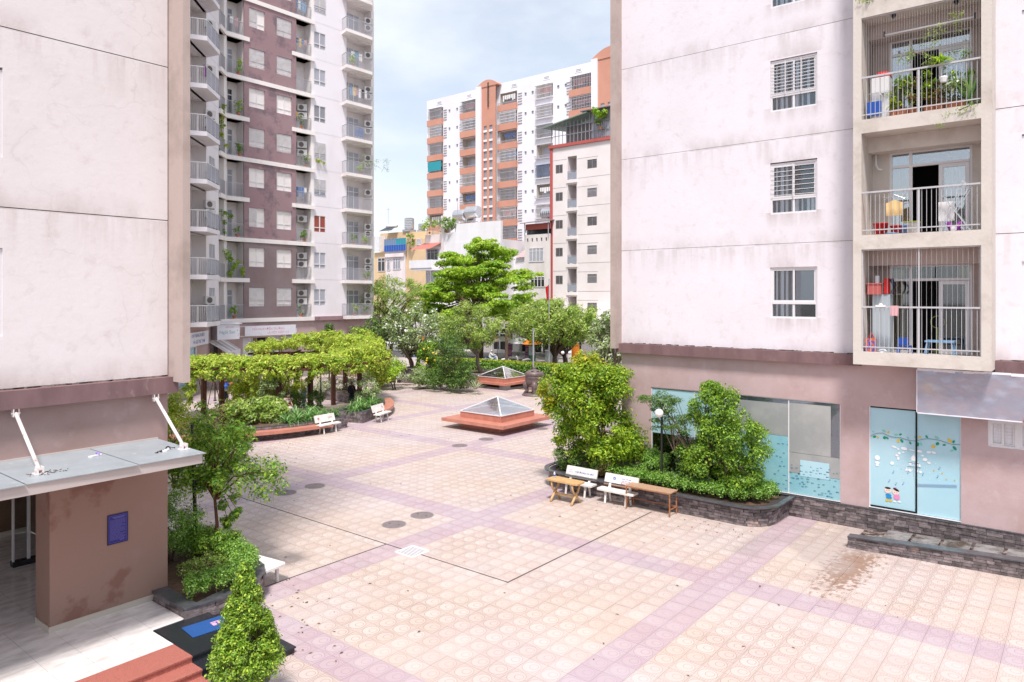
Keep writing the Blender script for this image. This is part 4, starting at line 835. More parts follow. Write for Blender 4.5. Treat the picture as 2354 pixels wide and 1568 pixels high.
for k in range(24): a = rg.uniform(-.25, .25); b = rg.uniform(-.05, .05); q = rg.uniform(0, 3.14); mb.bar((a, b, .004), (a + .05 * cos(q), b + .05 * sin(q), .01), .016, .006)
solo('dead_leaves', mb, 'hair', 'dark dry leaf litter under the sandal at the canopy end', 'litter', (6.6, 13.75, 3.662), .4)
# porch floor, tiles, steps
mb = MB(); mb.box(-8, 6.35, 12.84, 22, -.05, PZ - .012); mb.box(6.35, 6.93, 13.7, 22, -.05, PZ - .012); porch = struct('porch_floor', mb, 'grout')
ts = .6; x = 6.93; TT = MB().box(-.5, .5, -.5, .5, -.012, 0).mesh('floor_tile', 'floor_tile'); far = MB()
tl = []
k = 0
for i in range(24):
    for j in range(16):
        x0, x1 = 6.93 - (i + 1) * ts, 6.93 - i * ts; y0, y1 = 12.84 + j * ts, 12.84 + (j + 1) * ts; y1 = min(y1, 22.0)
        if x1 > 6.9 and y1 <= 13.66: x1 = 6.35
        elif x1 > 6.9 and y0 < 13.66: y0 = 13.68
        if x1 - x0 < .02: continue
        if x0 < -7.9: continue
        tl.append((x0, x1, y0, y1))
for x0, x1, y0, y1 in tl: add('floor_tile', TT, porch, ((x0 + x1) / 2, (y0 + y1) / 2, PZ), scale=(x1 - x0 - .005, y1 - y0 - .005, 1))
st = thing('entrance_steps', 'red granite entrance steps ending in black granite at the porch corner', 'steps', (6.35, 12.84, 0))
def stp(x0, x1, y0, y1, z0, z1, m, nm): part(nm, MB().box(x0 - 6.35, x1 - 6.35, y0 - 12.84, y1 - 12.84, z0, z1), m, st)
# front flight (descends towards -y), black return on the right
for k, (ys, yn, z) in enumerate(((12.18, 12.84, .36), (11.84, 12.18, .24), (11.50, 11.84, .12))):
    stp(-8, 6.3, ys, yn, 0, z - .03, 'granite_red', 'riser'); stp(-8, 6.3, ys - .02, yn, z - .03, z, 'granite_red', 'tread')
    xr = (7.35, 7.62, 7.9)[k]
    stp(6.302, xr, ys, yn if k else 13.66, 0, z - .03, 'granite_black', 'riser'); stp(6.302, xr + .02, ys - .02, yn if k else 13.66, z - .03, z, 'granite_black', 'tread')
    if k: stp((7.35, 7.35, 7.62)[k] + .022, xr, yn + .0, 13.45, 0, z - .03, 'granite_black', 'riser'); stp((7.35, 7.35, 7.62)[k] + .022, xr + .02, yn + .0, 13.45, z - .03, z, 'granite_black', 'tread')
t = thing('doormat', 'blue doormat with faded pink lettering on the black granite step', 'doormat', (7.0, 13.02, .362), radians(-6))
part('pile', MB().box(-.34, .40, -.27, .27, 0, .012), 'mat_blue', t); part('lettering', MB().box(.12, .2, -.07, .05, .012, .014).box(.23, .27, -.07, .05, .012, .014).box(.12, .32, .07, .1, .012, .014), 'letter_pink', t)
# ================================================================== places measured from the camera's standpoint: at(column, depth) -> ground point
def at(n, d):
    l = (n * .9206 - 1177) / 1660 * d; return (round(ca_ * d + sa_ * l, 2), round(sa_ * d - ca_ * l, 2))
# ------------------------------------------------------------------ near planters
PR = [(23.9, 15.0)] + arc(21.1, 14.2, .8, 90, 180, 6)[0:] + [(20.32, 13.4), (20.33, 9.0)] + arc(21.15, 7.97, .82, 180, 270, 9) + [(22.2, 7.13)]
PR[1:8] = arc(21.05, 14.25, .73, 90, 180, 6)
soilR = PR + [(22.2, 12.9), (23.9, 12.95)]
plR = planter('stone_planter', 'long stone-clad planter along the taupe wall behind the white benches', PR, .6, 7, .3, 300, soil=soilR, out=1, loc=(20.35, 11, 0), capw=-.2, seed=8)
def rightwards(P): return P
PLf = [(6.97, 15.03), (6.97, 13.66)] + [(7.6, 13.62), (8.15, 13.72), (8.6, 13.9), (8.95, 14.2), (9.16, 14.55), (9.24, 15.0), (9.22, 16.2), (9.1, 18.0), (8.9, 20)]
plL = planter('stone_planter', 'curved stone-clad planter with black coping beside the entrance pier', PLf, .56, 6, .28, 220, soil=PLf + [(7.27, 20), (7.27, 15.06)], out=1, loc=(8.2, 14.6, 0), seed=9)
# ------------------------------------------------------------------ hedges & shrubs
def hedge(name, label, path, z0, z1, wd, n, leaf, mats, cat='hedge', seed=1, group=None):
    Ls = path_len(path); rgn = np.random.default_rng(seed); pts = []; cc = []
    k = int(Ls[-1] / (wd * .42)) + 1
    for i in range(k):
        x, y, an = at_path(path, Ls, Ls[-1] * i / max(1, k - 1))
        for sd in (-1, 0, 1):
            for zz in ((z0 + z1) / 2, z1 - wd * .22):
                o = sd * wd * .28 + rgn.uniform(-.03, .03); cc.append((x - sin(an) * o, y + cos(an) * o, zz + rgn.uniform(-.03, .03), wd * rgn.uniform(.2, .3)))
    base = (path[0][0], path[0][1], z0); t = thing(name, label, cat, base, 0, group)
    P, N = clump_points(cc, max(3, int(n / len(cc))), .5); P[:, 2] = np.clip(P[:, 2], z0, None)
    mb = MB()
    for i in range(0, k, 2):
        x, y, an = at_path(path, Ls, Ls[-1] * i / max(1, k - 1))
        for q in range(3): mb.tube([(x - base[0], y - base[1], 0), (x - base[0] + rgn.uniform(-.1, .1), y - base[1] + rgn.uniform(-.1, .1), (z1 - z0) * .8)], [.012, .006], 4, cap=False)
    part('stem', mb, 'bark', t); add('foliage', leaf_mesh('foliage', P - np.array(base), N, leaf, mats, .55), t); return t
hedge('clipped_hedge', 'low clipped hedge along the front edge of the right planter', [(20.85, 12.4), (20.8, 10), (20.8, 8.3), (21.0, 7.8), (21.4, 7.55), (21.85, 7.6), (22.0, 8.2)], .55, 1.02, .68, 20000, .055, 'leaf_hedge', seed=2)
hedge('clipped_hedge', 'low clipped hedge curving inside the black coping by the porch', [(7.3, 14.15), (7.7, 13.98), (8.25, 14.05), (8.7, 14.4), (8.92, 15.0), (8.95, 16.0), (8.85, 17.2)], .5, 1.02, .58, 17000, .05, 'leaf_hedge', seed=3)
def shrub(name, label, c, rad, n, leaf, mats, z0=.5, clumps=40, cr=.3, cat='shrub', seed=1, bark='bark', group=None, lo=.5, stems=3, up=.5, aspect=.5, trunk=.03, shape='round'):
    cl = crown_clumps(clumps, c, rad, cr, shape, lo, seed)
    return tree(name, label, cat, (c[0], c[1], z0), cl, max(4, n // clumps), leaf, mats, trunk, .35, bark, stems, 10, aspect, up, seed=seed, group=group)
# right planter greenery
def gold_crown():  # yellower leaves over the top of the crown
    c2 = crown_clumps(30, (21.1, 13.7, 3.85), (.85, 1.25, .55), .26, 'round', .2, 14) + crown_clumps(10, (21.1, 13.6, 4.35), (.3, .4, .25), .2, 'round', 0, 15) + crown_clumps(8, (20.4, 14.9, 3.1), (.3, .4, .6), .22, 'round', 0, 16)
    P, N = clump_points(c2, 150, .8); return leaf_mesh('gold_leaves', P - np.array((21.25, 13.3, .5)), N, .10, 'leaf_gold', .5)
cl = crown_clumps(92, (21.1, 13.6, 3.2), (1.25, 1.75, 1.1), .42, 'round', .3, 11) + crown_clumps(66, (21.2, 13.3, 1.9), (1.05, 1.75, .95), .40, 'round', .4, 12) + crown_clumps(26, (21.3, 12.7, 1.45), (.75, 1.25, .5), .3, 'round', .3, 13)
cl = [q for q in cl if q[0] < 21.95 or q[1] > 13.1]
tree('bushy_tree', 'tall yellow-green bushy tree at the far end of the right planter', 'tree', (21.25, 13.3, .5), cl, 200, .11, 'leaf_yellow', .07, .3, 'bark', 4, 26, .5, .7, flat=.75, seed=3, extra=lambda t, P_, N_: add('gold_leaves', gold_crown(), t))
cl = crown_clumps(46, (21.2, 8.9, 2.85), (.72, .85, .95), .27, 'round', .15, 21) + crown_clumps(40, (21.15, 8.2, 2.2), (.7, .8, .8), .28, 'round', .3, 22) + crown_clumps(30, (21.2, 9.3, 1.6), (.7, .8, .7), .27, 'round', .3, 23) + crown_clumps(12, (21.2, 9.15, 3.65), (.25, .35, .3), .2, 'round', 0, 24) + crown_clumps(16, (21.2, 8.2, 1.15), (.6, .7, .35), .24, 'round', 0, 25)
tree('bushy_tree', 'dense green cone-topped tree in front of the frosted shop window', 'tree', (21.3, 9.0, .5), cl, 200, .08, 'leaf_mid', .05, .3, 'bark', 3, 22, .5, .6, seed=5)
cl = crown_clumps(26, (21.15, 10.7, 3.2), (.55, 1.0, .3), .22, 'round', 0, 31) + crown_clumps(22, (21.2, 10.3, 2.55), (.55, 1.0, .42), .22, 'round', 0, 32) + crown_clumps(10, (21.3, 9.9, 1.7), (.5, .6, .6), .2, 'round', 0, 33)
tree('layered_tree', 'thin layered dark tree left of the dense green one by the window', 'tree', (21.35, 9.75, .5), cl, 110, .07, 'leaf_dark', .035, .4, 'bark', 3, 20, .35, .8, flat=.5, seed=6)
shrub('boxy_shrub', 'pale green clipped boxy shrub against the taupe wall', (21.4, 11.15, 1.0), (.45, .5, .5), 5200, .06, 'leaf_hedge', .5, 34, .22, seed=41)
shrub('round_shrub', 'dark round shrub at the far rounded end of the right planter', (20.95, 14.1, .92), (.6, .6, .38), 5200, .06, 'leaf_dark', .5, 30, .22, seed=42)
shrub('dark_shrub', 'dark low shrub behind the table and lettered bench', (20.95, 13.1, .85), (.45, .6, .38), 3600, .06, 'leaf_dark', .5, 24, .22, seed=43)
shrub('reddish_shrub', 'small reddish-brown shrub between the two lettered benches', (20.8, 12.55, .8), (.32, .4, .32), 1500, .05, 'leaf_red', .5, 18, .16, seed=44)
shrub('dark_shrub', 'dark shrub beneath the dense green cone-topped tree', (21.35, 9.4, .95), (.6, 1.3, .45), 4200, .085, 'leaf_dark', .5, 30, .25, seed=45)
def strap_plant(name, label, c, n, ln, m, cat='plant', wd=.03, group=None, bend=.5, ang=(15, 75), seed=1, z=None):
    """rosette of arching strap leaves"""
    rr = random.Random(seed); t = thing(name, label, cat, c, 0, group); mb = MB()
    for k in range(n):
        a = rr.uniform(0, 2 * pi); e = radians(rr.uniform(*ang)); l = ln * rr.uniform(.65, 1.1); px, pz, el = 0, 0, e; pts = []
        for q in range(5):
            pts.append((px, pz)); px += cos(el) * l / 4; pz += sin(el) * l / 4; el -= bend * rr.uniform(.7, 1.2) * (1 + .3 * q)
        w_ = wd * rr.uniform(.7, 1.2); ww = (w_ * .6, w_, w_ * .9, w_ * .6, .002); ca, sa = cos(a), sin(a); i = len(mb.v); ox, oy = rr.uniform(-.03, .03), rr.uniform(-.03, .03)
        for (p, q_), s_ in zip(pts, ww):
            mb.v.append((ox + ca * p - sa * s_, oy + sa * p + ca * s_, q_)); mb.v.append((ox + ca * p + sa * s_, oy + sa * p - ca * s_, q_))
        for q in range(4): mb.f.append((i + 2 * q, i + 2 * q + 1, i + 2 * q + 3, i + 2 * q + 2)); mb.m.append(0)
    part('leaves', mb, m, t, smooth=True); return t
strap_plant('broad_leaf_plant', 'broad-leaved plant behind the clipped hedge under the layered tree', (21.05, 10.15, .55), 26, .75, 'leaf_dark', 'plant', .09, None, .3, (20, 80), 4)
# porch planter greenery
cl = crown_clumps(46, (9.0, 16.1, 3.28), (.78, .9, .95), .25, 'round', .2, 51) + crown_clumps(28, (9.0, 16.0, 2.35), (.85, 1.15, .45), .24, 'round', .25, 52) + crown_clumps(10, (9.6, 15.1, 2.3), (.45, .45, .4), .22, 'round', 0, 53) + crown_clumps(9, (9.15, 15.9, 1.5), (.22, .25, .5), .11, 'round', 0, 54) + crown_clumps(10, (8.6, 16.9, 2.5), (.4, .5, .5), .22, 'round', 0, 55)
tree('red_barked_tree', 'small tree with reddish trunk rising beside the canopy corner', 'tree', (8.85, 16.15, .5), cl, 88, .095, 'leaf_mid', .045, .42, 'bark_red', 1, 34, .45, .5, seed=9)
mb = MB(); mb.tube([(0, 0, 0), (-.02, .03, 1.6), (-.05, .08, 3.1)], [.05, .045, .03], 8); solo('stake_post', mb, 'black_metal', 'black slanting post standing left of the reddish tree trunk', 'post', (8.55, 16.35, .5), smooth=True)
shrub('dense_shrub', 'dense dark green shrub crowded against the entrance pier edge', (8.05, 16.6, 1.35), (.62, .75, .75), 9000, .055, 'leaf_hedge', .5, 50, .24, seed=61)
shrub('leafy_shrub', 'loose leafy shrub round the foot of the reddish trunk', (8.8, 15.9, .8), (.42, .75, .3), 4600, .06, 'leaf_mid', .5, 30, .22, seed=62)
shrub('leafy_shrub', 'low olive shrub in the middle of the porch planter', (8.05, 15.1, .72), (.42, .42, .2), 1600, .05, 'leaf_olive', .5, 20, .14, seed=63)
shrub('column_shrub', 'tall yellowish column shrub just past the left building corner', (12.3, 25.0, 1.75), (.7, .8, 1.5), 7000, .09, 'leaf_lime', 0, 44, .34, seed=64)
shrub('column_shrub', 'low yellow-green shrub beside the column shrub left of the pergola', (14.6, 25.6, .9), (.9, .8, .85), 5000, .09, 'leaf_mid', 0, 34, .32, seed=65)
# cone shrub in the foreground
cl = []; rc = np.random.default_rng(71)
while len(cl) < 330:
    h = rc.random()
    if rc.random() > (1 - h) + .22: continue
    r = .60 * (1 - h) ** .82 * rc.uniform(.72, 1.0) * (1 - .35 * max(0, .1 - h) / .1); a = rc.uniform(0, 2 * pi); cl.append((6.32 + r * cos(a), 10.52 + r * sin(a), .58 + 1.72 * h + rc.normal() * .02, .075 + .045 * (1 - h)))
t = tree('cone_shrub', 'bright green cone-shaped shrub standing alone before the red steps', 'shrub', (6.32, 10.52, .3), cl, 62, .052, 'leaf_cone', .045, .35, 'bark', 2, 20, .48, .55, seed=12)
t = thing('planter_pot', 'round stone pot that holds the bright cone-shaped shrub', 'pot', (6.32, 10.52, 0))
part('pot', MB().lathe([(.24, 0), (.3, .1), (.34, .4), (.38, .42), (.38, .47), (.33, .47)], 24), 'concrete', t); part('soil', MB().lathe([(.33, .4), (.33, .44), (.01, .44)], 20), 'soil', t)

# ------------------------------------------------------------------ white concrete benches
def make_bench():
    B = {}
    mb = MB(); mb.prism([(-.66, -.16), (-.62, -.2), (.62, -.2), (.66, -.16), (.66, .16), (-.66, .16)], .40, .455); B['seat'] = mb.mesh('seat', 'bench_white')
    mb = MB(); i = len(mb.v)
    for z, y in ((.52, .19), (.86, .30)):
        for x, dy in ((-.61, 0), (.61, 0), (.61, .05), (-.61, .05)): mb.v.append((x * (1 if z < .6 else .985), y + dy, z))
    for q in ((3, 2, 1, 0), (4, 5, 6, 7), (0, 1, 5, 4), (1, 2, 6, 5), (2, 3, 7, 6), (3, 0, 4, 7)): mb.f.append(q); mb.m.append(0)
    B['backrest'] = mb.mesh('backrest', 'bench_white')
    B['support'] = MB().bar((0, .14, .44), (0, .23, .6), .075, .05).mesh('back_support', 'bench_white')
    B['leg'] = MB().tube([(0, .02, .4), (0, -.02, .2), (0, -.05, .03), (0, -.05, 0)], [.05, .036, .036, .044], 8).mesh('leg', 'bench_white', True)
    B['beam'] = MB().bar((0, -.14, .37), (0, .16, .37), .07, .05).mesh('leg_beam', 'bench_white'); return B
BN = make_bench()
def bench(x, y, rz, label, group='white concrete benches'):
    t = thing('concrete_bench', label, 'bench', (x, y, 0), rz, group)
    add('seat', BN['seat'], t); br = add('backrest', BN['backrest'], t)
    for s in (-.37, .37):
        add('back_support', BN['support'], t, (s, 0, 0)); add('leg_beam', BN['beam'], t, (s, 0, 0)); add('leg', BN['leg'], t, (s, -.09, 0)); add('leg', BN['leg'], t, (s, .15, 0), pi)
    return t, br
TL = atan2(.34, .11)   # tilt of the backrest face
def print_on(br, me, x, z, nm='lettering'):
    f = (z - .52) / .34; add(nm, me, br, (x, .19 + .11 * f - .004, z), rot=(TL, 0, 0))
_, b = bench(20.0, 13.28, radians(-90), 'bench lettered in blue capitals, standing behind the yellow table')
print_on(b, textmesh('TẬP ĐOÀN HÀ ĐÔ', .085, m='letter_blue'), .12, .70)
mb = MB(); [mb.lathe([(.02, 0), (.02, .002)], 6, (a, c, 0)) for a in (-.05, 0, .05) for c in (-.04, .03)]; print_on(b, mb.mesh('emblem', 'letter_pink'), -.42, .72, 'emblem')
_, b = bench(19.93, 11.72, radians(-90), 'bench with orange lower edge and boxed lettering, left of the plywood desk')
print_on(b, textmesh('MỪNG TUỔI MỚI', .045, m='letter_blue'), .17, .76); print_on(b, textmesh('NHÀ VĂN HÓA', .045, m='letter_blue'), .17, .70)
mb = MB(); mb.box(-.15, .15, -.034, .034, 0, .002); print_on(b, mb.mesh('label_box', 'cream_red'), .17, .63, 'label_box')
mb = MB(); [mb.box(-.12 + k * .04, -.095 + k * .04, -.018, .018, .0, .005) for k in range(7)]; print_on(b, mb.mesh('lettering', 'decal_white'), .17, .63)
mb = MB()
for k in range(5): a = k * 2 * pi / 5 + pi / 2; mb.lathe([(.02, 0), (.02, .002)], 8, (.035 * cos(a), .035 * sin(a), 0))
print_on(b, mb.mesh('emblem', 'letter_blue'), -.25, .74, 'emblem')
part('orange_edge', MB().box(-.61, .61, .183, .192, .515, .545), 'rust_metal', b)
_, b = bench(21.65, 28.75, radians(4), 'bench with a red flower emblem at the planter gap, right of the long terracotta seat')
mb = MB(); [mb.lathe([(.022, 0), (.022, .002)], 8, (.04 * cos(k), .04 * sin(k), 0)) for k in range(6)]; print_on(b, mb.mesh('emblem', 'cream_red'), -.4, .70, 'emblem')
mb = MB(); [mb.box(-.1 + k * .035, -.08 + k * .035, -.03, .03, 0, .002) for k in range(6)]; print_on(b, mb.mesh('emblem', 'sign_grey'), .33, .70, 'emblem')
_, b = bench(25.45, 29.2, radians(20), 'bench before the right-hand curved terracotta seat of the pergola')
print_on(b, MB().box(-.04, .04, -.05, .05, 0, .002).mesh('emblem', 'cream_red'), .4, .70, 'emblem')
bench(37.25, 41.6, radians(-62), 'bench at the rounded left end of the grass bed')
_, b = bench(38.25, 38.3, radians(-62), 'bench with a small red emblem in front of the middle of the grass bed')
print_on(b, MB().box(-.05, .05, -.05, .05, 0, .002).mesh('emblem', 'cream_red'), .35, .70, 'emblem')
t = thing('stool_bench', 'backless white concrete slab seat half hidden behind the curved porch planter', 'bench', (9.38, 14.98, 0), radians(8)); part('seat', MB().prism([(-.32, -.5), (.28, -.5), (.34, -.42), (.34, .5), (-.32, .5)], .38, .43), 'bench_white', t)
for q in (-.33, .33): part('leg', MB().tube([(.18, q, .38), (.2, q, .0)], [.05, .04], 8), 'bench_white', t)
bench(13.4, 25.2, radians(-150), 'bench glimpsed through the leaves left of the reddish tree')
# table
t = thing('concrete_table', 'small yellow ochre table with lyre-shaped legs before the lettered bench', 'table', (19.12, 13.15, 0), radians(-90))
part('tabletop', MB().prism([(-.60, -.2), (-.56, -.25), (.56, -.25), (.6, -.2), (.6, .2), (.56, .25), (-.56, .25), (-.6, .2)], .66, .71), 'table_yellow', t)
for s in (-.4, .4):
    mb = MB()
    for sg in (-1, 1): mb.tube([(s, sg * .2, .66), (s, sg * .19, .5), (s, sg * .12, .38), (s, 0, .30)], [.036, .034, .034, .04], 8); mb.tube([(s, 0, .32), (s, sg * .08, .2), (s, sg * .2, .1), (s, sg * .25, .0)], [.045, .04, .036, .04], 8)
    mb.lathe([(.05, .24), (.06, .3), (.05, .36)], 8, (s, 0, 0)); part('leg', mb, 'table_yellow', t, smooth=True)
part('stretcher', MB().box(-.4, .4, -.03, .03, .2, .26), 'table_yellow', t)
t = thing('water_bottle', 'small plastic water bottle left on the yellow table', 'bottle', (19.15, 13.6, .71))
part('bottle', MB().lathe([(.028, 0), (.032, .02), (.03, .08), (.032, .12), (.03, .15), (.014, .19), (.012, .2)], 12), 'cabinet', t, smooth=True); part('cap', MB().lathe([(.014, .2), (.014, .22)], 10), 'blue', t); part('wrap', MB().lathe([(.0335, .05), (.0335, .1)], 12), 'blue', t)
# desk
t = thing('plywood_desk', 'rusty iron frame desk with a plywood top against the planter', 'desk', (19.98, 10.55, 0), radians(-90))
part('desk_top', MB().box(-.78, .76, -.25, .25, .70, .725), 'plywood', t)
for sx in (-.74, .73):
    for sy in (-.23, .23): part('leg', MB().box(sx - .016, sx + .016, sy - .016, sy + .016, 0, .67), 'rust_metal', t)
mb = MB()
for sy in (-.23, .23): mb.box(-.756, .746, sy - .016, sy + .016, .67, .70)
for sx in (-.74, .73): mb.box(sx - .016, sx + .016, -.214, .214, .67, .70); mb.box(sx - .012, sx + .012, -.214, .214, .2, .225)
mb.box(-.724, .714, .218, .242, .2, .225); part('frame', mb, 'rust_metal', t)

# ------------------------------------------------------------------ ramp wall and drain slabs, right foreground
RW = [(20.33, 5.0), (20.62, 1.2), (20.9, -3.2)]
t = thing('ramp_wall', 'low stone-clad ramp wall with smooth grey coping in the right foreground', 'wall', (20.5, 3, 0))
L0 = [(x - 20.5, y - 3) for x, y in RW][::-1]; mb = MB(); sl_ = lambda f: .31 + .24 * f
for k in range(2):
    (x0, y0), (x1, y1) = RW[k], RW[k + 1]; z0, z1 = .30 + .13 * k, .43 + .13 * k
    for w0, w1, za, mi in ((0, .2, -.03, 0), (-.05, .26, 0, 1)):
        a = [(x0 + w0 - 20.5, y0 - 3), (x1 + w0 - 20.5, y1 - 3), (x1 + w1 - 20.5, y1 - 3), (x0 + w1 - 20.5, y0 - 3)]; zt = [z0 + za, z1 + za, z1 + za, z0 + za]; zb_ = [0] * 4 if not mi else [z - .035 for z in zt]
        i = len(mb.v); mb.v += [(*p, z) for p, z in zip(a, zb_)] + [(*p, z) for p, z in zip(a, zt)]
        for q in ((0, 1, 2, 3), (7, 6, 5, 4), (0, 4, 5, 1), (1, 5, 6, 2), (2, 6, 7, 3), (3, 7, 4, 0)): mb.f.append(tuple(i + s for s in q)); mb.m.append(mi)
part('wall_core', mb, ['mortar', 'cap'], t)
stones(t, RW, 0, .3, 5, .28, 200, 1, seed=31, slope=lambda f: .265 + .25 * f)
# ramp surface between the wall and the building: separate grey slabs, wet gaps
mb = MB(); i = 0; mb.v = [(20.5, 5.0, .004), (22.2, 5.0, .004), (22.2, -3.2, .3), (20.95, -3.2, .3)]; mb.f = [(0, 3, 2, 1)]; mb.m = [0]
rampb = struct('ramp_bed', mb, 'grime')
for k in range(11):
    y1 = 4.35 - k * .68; y0 = y1 - .6; z1, z0 = .13 + (5 - y1) * .036, .13 + (5 - y0) * .036; x0 = 20.66 + (5 - y1) * .07; x1 = 21.92
    mb = MB(); mb.v = [(x0, y0, z0), (x1, y0, z0), (x1, y1, z1), (x0, y1, z1), (x0, y0, z0 + .03), (x1, y0, z0 + .03), (x1, y1, z1 + .03), (x0, y1, z1 + .03)]
    for q in ((0, 3, 2, 1), (4, 5, 6, 7), (0, 1, 5, 4), (1, 2, 6, 5), (2, 3, 7, 6), (3, 0, 4, 7)): mb.f.append(q); mb.m.append(0)
    part('paving_slab', mb, 'wet_slab', rampb)
mb = MB(); mb.sphere((0, 0, .03), .035, 8, sz=.7); mb.box(-.06, .05, -.03, .03, 0, .03); solo('litter', mb, 'plastic_white', 'scrap of white litter lying at the foot of the stone plinth', 'litter', (21.9, 3.9, .04))

# ------------------------------------------------------------------ skylights
def skylight(x0, x1, y0, y1, label, ins, base, openings, apex):
    cx, cy = (x0 + x1) / 2, (y0 + y1) / 2; t = thing('pyramid_skylight', label, 'skylight', (cx, cy, 0), 0, 'glass pyramid skylights'); hx = (x1 - x0) / 2; b = base; i_ = ins
    mb = MB()
    if openings:
        mb.box(-b, b, -b, b, 0, .05)
        for sx in (-1, 1):
            for sy in (-1, 1): mb.box(min(sx * b, sx * (b - .55)), max(sx * b, sx * (b - .55)), min(sy * b, sy * (b - .55)), max(sy * b, sy * (b - .55)), .05, .34)
        mb.box(-b + .03, b - .03, -b + .03, b - .03, .05, .12); mb.box(-.25, .25, -.25, .25, .12, .34, 1)
        part('base', mb, ['concrete', 'yellow'], t)
    else: mb.box(-b, b, -b, b, 0, .34); part('base', mb, 'terracotta', t)
    part('bench_slab', MB().box(-hx, hx, -hx, hx, .34, .5), 'terracotta', t)
    c = i_; mb = MB(); mb.box(-c, c, -c, -c + .12, .5, .8); mb.box(-c, c, c - .12, c, .5, .8); mb.box(-c, -c + .12, -c + .12, c - .12, .5, .8); mb.box(c - .12, c, -c + .12, c - .12, .5, .8); part('upstand', mb, 'terracotta', t)
    mb = MB(); c -= .01
    for s in (-1, 1): mb.box(-c, c, s * c - .04, s * c + .04, .8, .835); mb.box(s * c - .04, s * c + .04, -c + .04, c - .04, .8, .835)
    for sx in (-1, 1):
        for sy in (-1, 1): mb.bar((sx * c, sy * c, .83), (0, 0, apex), .05, .05)
    for f in (.45,):
        for sx, sy in ((1, 0), (-1, 0), (0, 1), (0, -1)):
            q = c * (1 - f) ; zz = .83 + (apex - .83) * f
            a_ = (sx * q - (sy * q), sy * q - (sx * q), zz - .02); b_ = (sx * q + (sy * q), sy * q + (sx * q), zz - .02); mb.bar(a_, b_, .03, .02)
    part('frame', mb, 'white_metal', t)
    for k in range(4):
        a = k * pi / 2; P = [(-c, -c), (c, -c)]; R_ = lambda p: (p[0] * cos(a) - p[1] * sin(a), p[0] * sin(a) + p[1] * cos(a))
        mb = MB(); mb.face([(*R_(P[0]), .84), (*R_(P[1]), .84), (0, 0, apex + .01)]); part('pane', mb, 'sky_glass', t)
    part('pale_backing', MB().box(-c + .1, c - .1, -c + .1, c - .1, .46, .52), 'far_white', t)  # white sheet inside, added so the glass looks pale
glassmat('sky_glass', (.93, .97, .97), .3, .55)
skylight(26.1, 30.1, 21.5, 25.5, 'nearer glass pyramid skylight on a wide terracotta bench slab', 1.33, 1.3, False, 1.52)
skylight(38.95, 42.2, 31.8, 35.05, 'farther glass pyramid skylight on an open concrete base by the urn', 1.3, 1.42, True, 1.5)
# ------------------------------------------------------------------ bronze urn
t = thing('bronze_urn', 'large dark lidded bronze urn on animal-headed legs and a round plinth', 'urn', (38.5, 29.0, 0))
part('plinth', MB().lathe([(.80, 0), (.82, .05), (.79, .09), (.76, .11), (.74, .16), (.01, .16)], 36), 'urn', t, smooth=False)
part('bowl', MB().lathe([(.2, .66), (.46, .70), (.58, .84), (.61, 1.0), (.60, 1.16), (.63, 1.19), (.60, 1.23), (.61, 1.34), (.66, 1.38), (.66, 1.43), (.60, 1.44)], 36), 'urn', t, smooth=True)
part('lid', MB().lathe([(.64, 1.43), (.62, 1.48), (.52, 1.58), (.34, 1.67), (.14, 1.71), (.10, 1.78), (.13, 1.83), (.06, 1.9), (.01, 1.92)], 36), 'urn', t, smooth=True)
mb = MB()
for a in (200, 250, 290, 20, 110): mb.lathe([(.1, 0), (.1, .02), (.085, .025)], 12, (.40 * cos(radians(a)), .40 * sin(radians(a)), 1.615))
part('smoke_hole', mb, 'dark', t)
for k in range(4):
    a = radians(38 + 90 * k); r = .5; c_, s_ = cos(a), sin(a)
    lg = part('leg', MB().tube([(r * c_ * .8, r * s_ * .8, .95), (r * c_ * 1.12, r * s_ * 1.12, .72), (r * c_ * 1.1, r * s_ * 1.1, .5), (r * c_ * .95, r * s_ * .95, .3), (r * c_ * 1.15, r * s_ * 1.15, .15)], [.15, .22, .17, .12, .15], 10), 'urn', t, smooth=True)
    mb = MB(); [mb.tube([(r * c_ * 1.25 - s_ * sd * .1, r * s_ * 1.25 + c_ * sd * .1, .78), (r * c_ * 1.45 - s_ * sd * .16, r * s_ * 1.45 + c_ * sd * .16, .66)], [.07, .02], 6) for sd in (-1, 1)]; part('animal_head', mb, 'urn', lg)
part('pedestal', MB().lathe([(.2, .16), (.16, .3), (.15, .5), (.22, .68)], 16), 'urn_inner', t, smooth=True)

# ------------------------------------------------------------------ twin-globe lamps
def lamp(x, y, z, rz, label, h=2.5):
    t = thing('garden_lamp', label, 'lamp', (x, y, z), rz, 'black garden lamps with two white globes')
    part('pole', MB().lathe([(.09, 0), (.09, .08), (.05, .14), (.04, .3), (.035, h), (.06, h + .03), (.06, h + .1), (.02, h + .16)], 12), 'black_metal', t)
    mb = MB()
    for s in (-1, 1): mb.tube([(0, 0, h), (s * .1, 0, h + .06), (s * .22, 0, h - .01), (s * .26, 0, h - .05)], .014, 6)
    part('arm', mb, 'black_metal', t)
    for s in (-1, 1): part('globe', MB().sphere((s * .27, 0, h - .17), .135, 18), 'globe', t, smooth=True)
AW = radians(-51.25)
x, y = at(537, 45.5); lamp(x, y, 0, AW, 'twin-globe lamp at the left end of the pergola', 2.55)
x, y = at(801, 42.6); lamp(x, y, 0, AW, 'twin-globe lamp before the middle of the pergola', 2.55)
x, y = at(1087, 58); lamp(x, y, .1, AW, 'twin-globe lamp among the dark shrubs of the grass bed', 2.5)
x, y = at(1414, 54.5); lamp(x, y, 0, AW, 'twin-globe lamp behind the tall yellow-green tree', 2.5)
lx, ly = at(1652, 22.9); lamp(lx, ly, .5, radians(10), 'lamp half hidden by the layered tree in the right planter', 2.6)

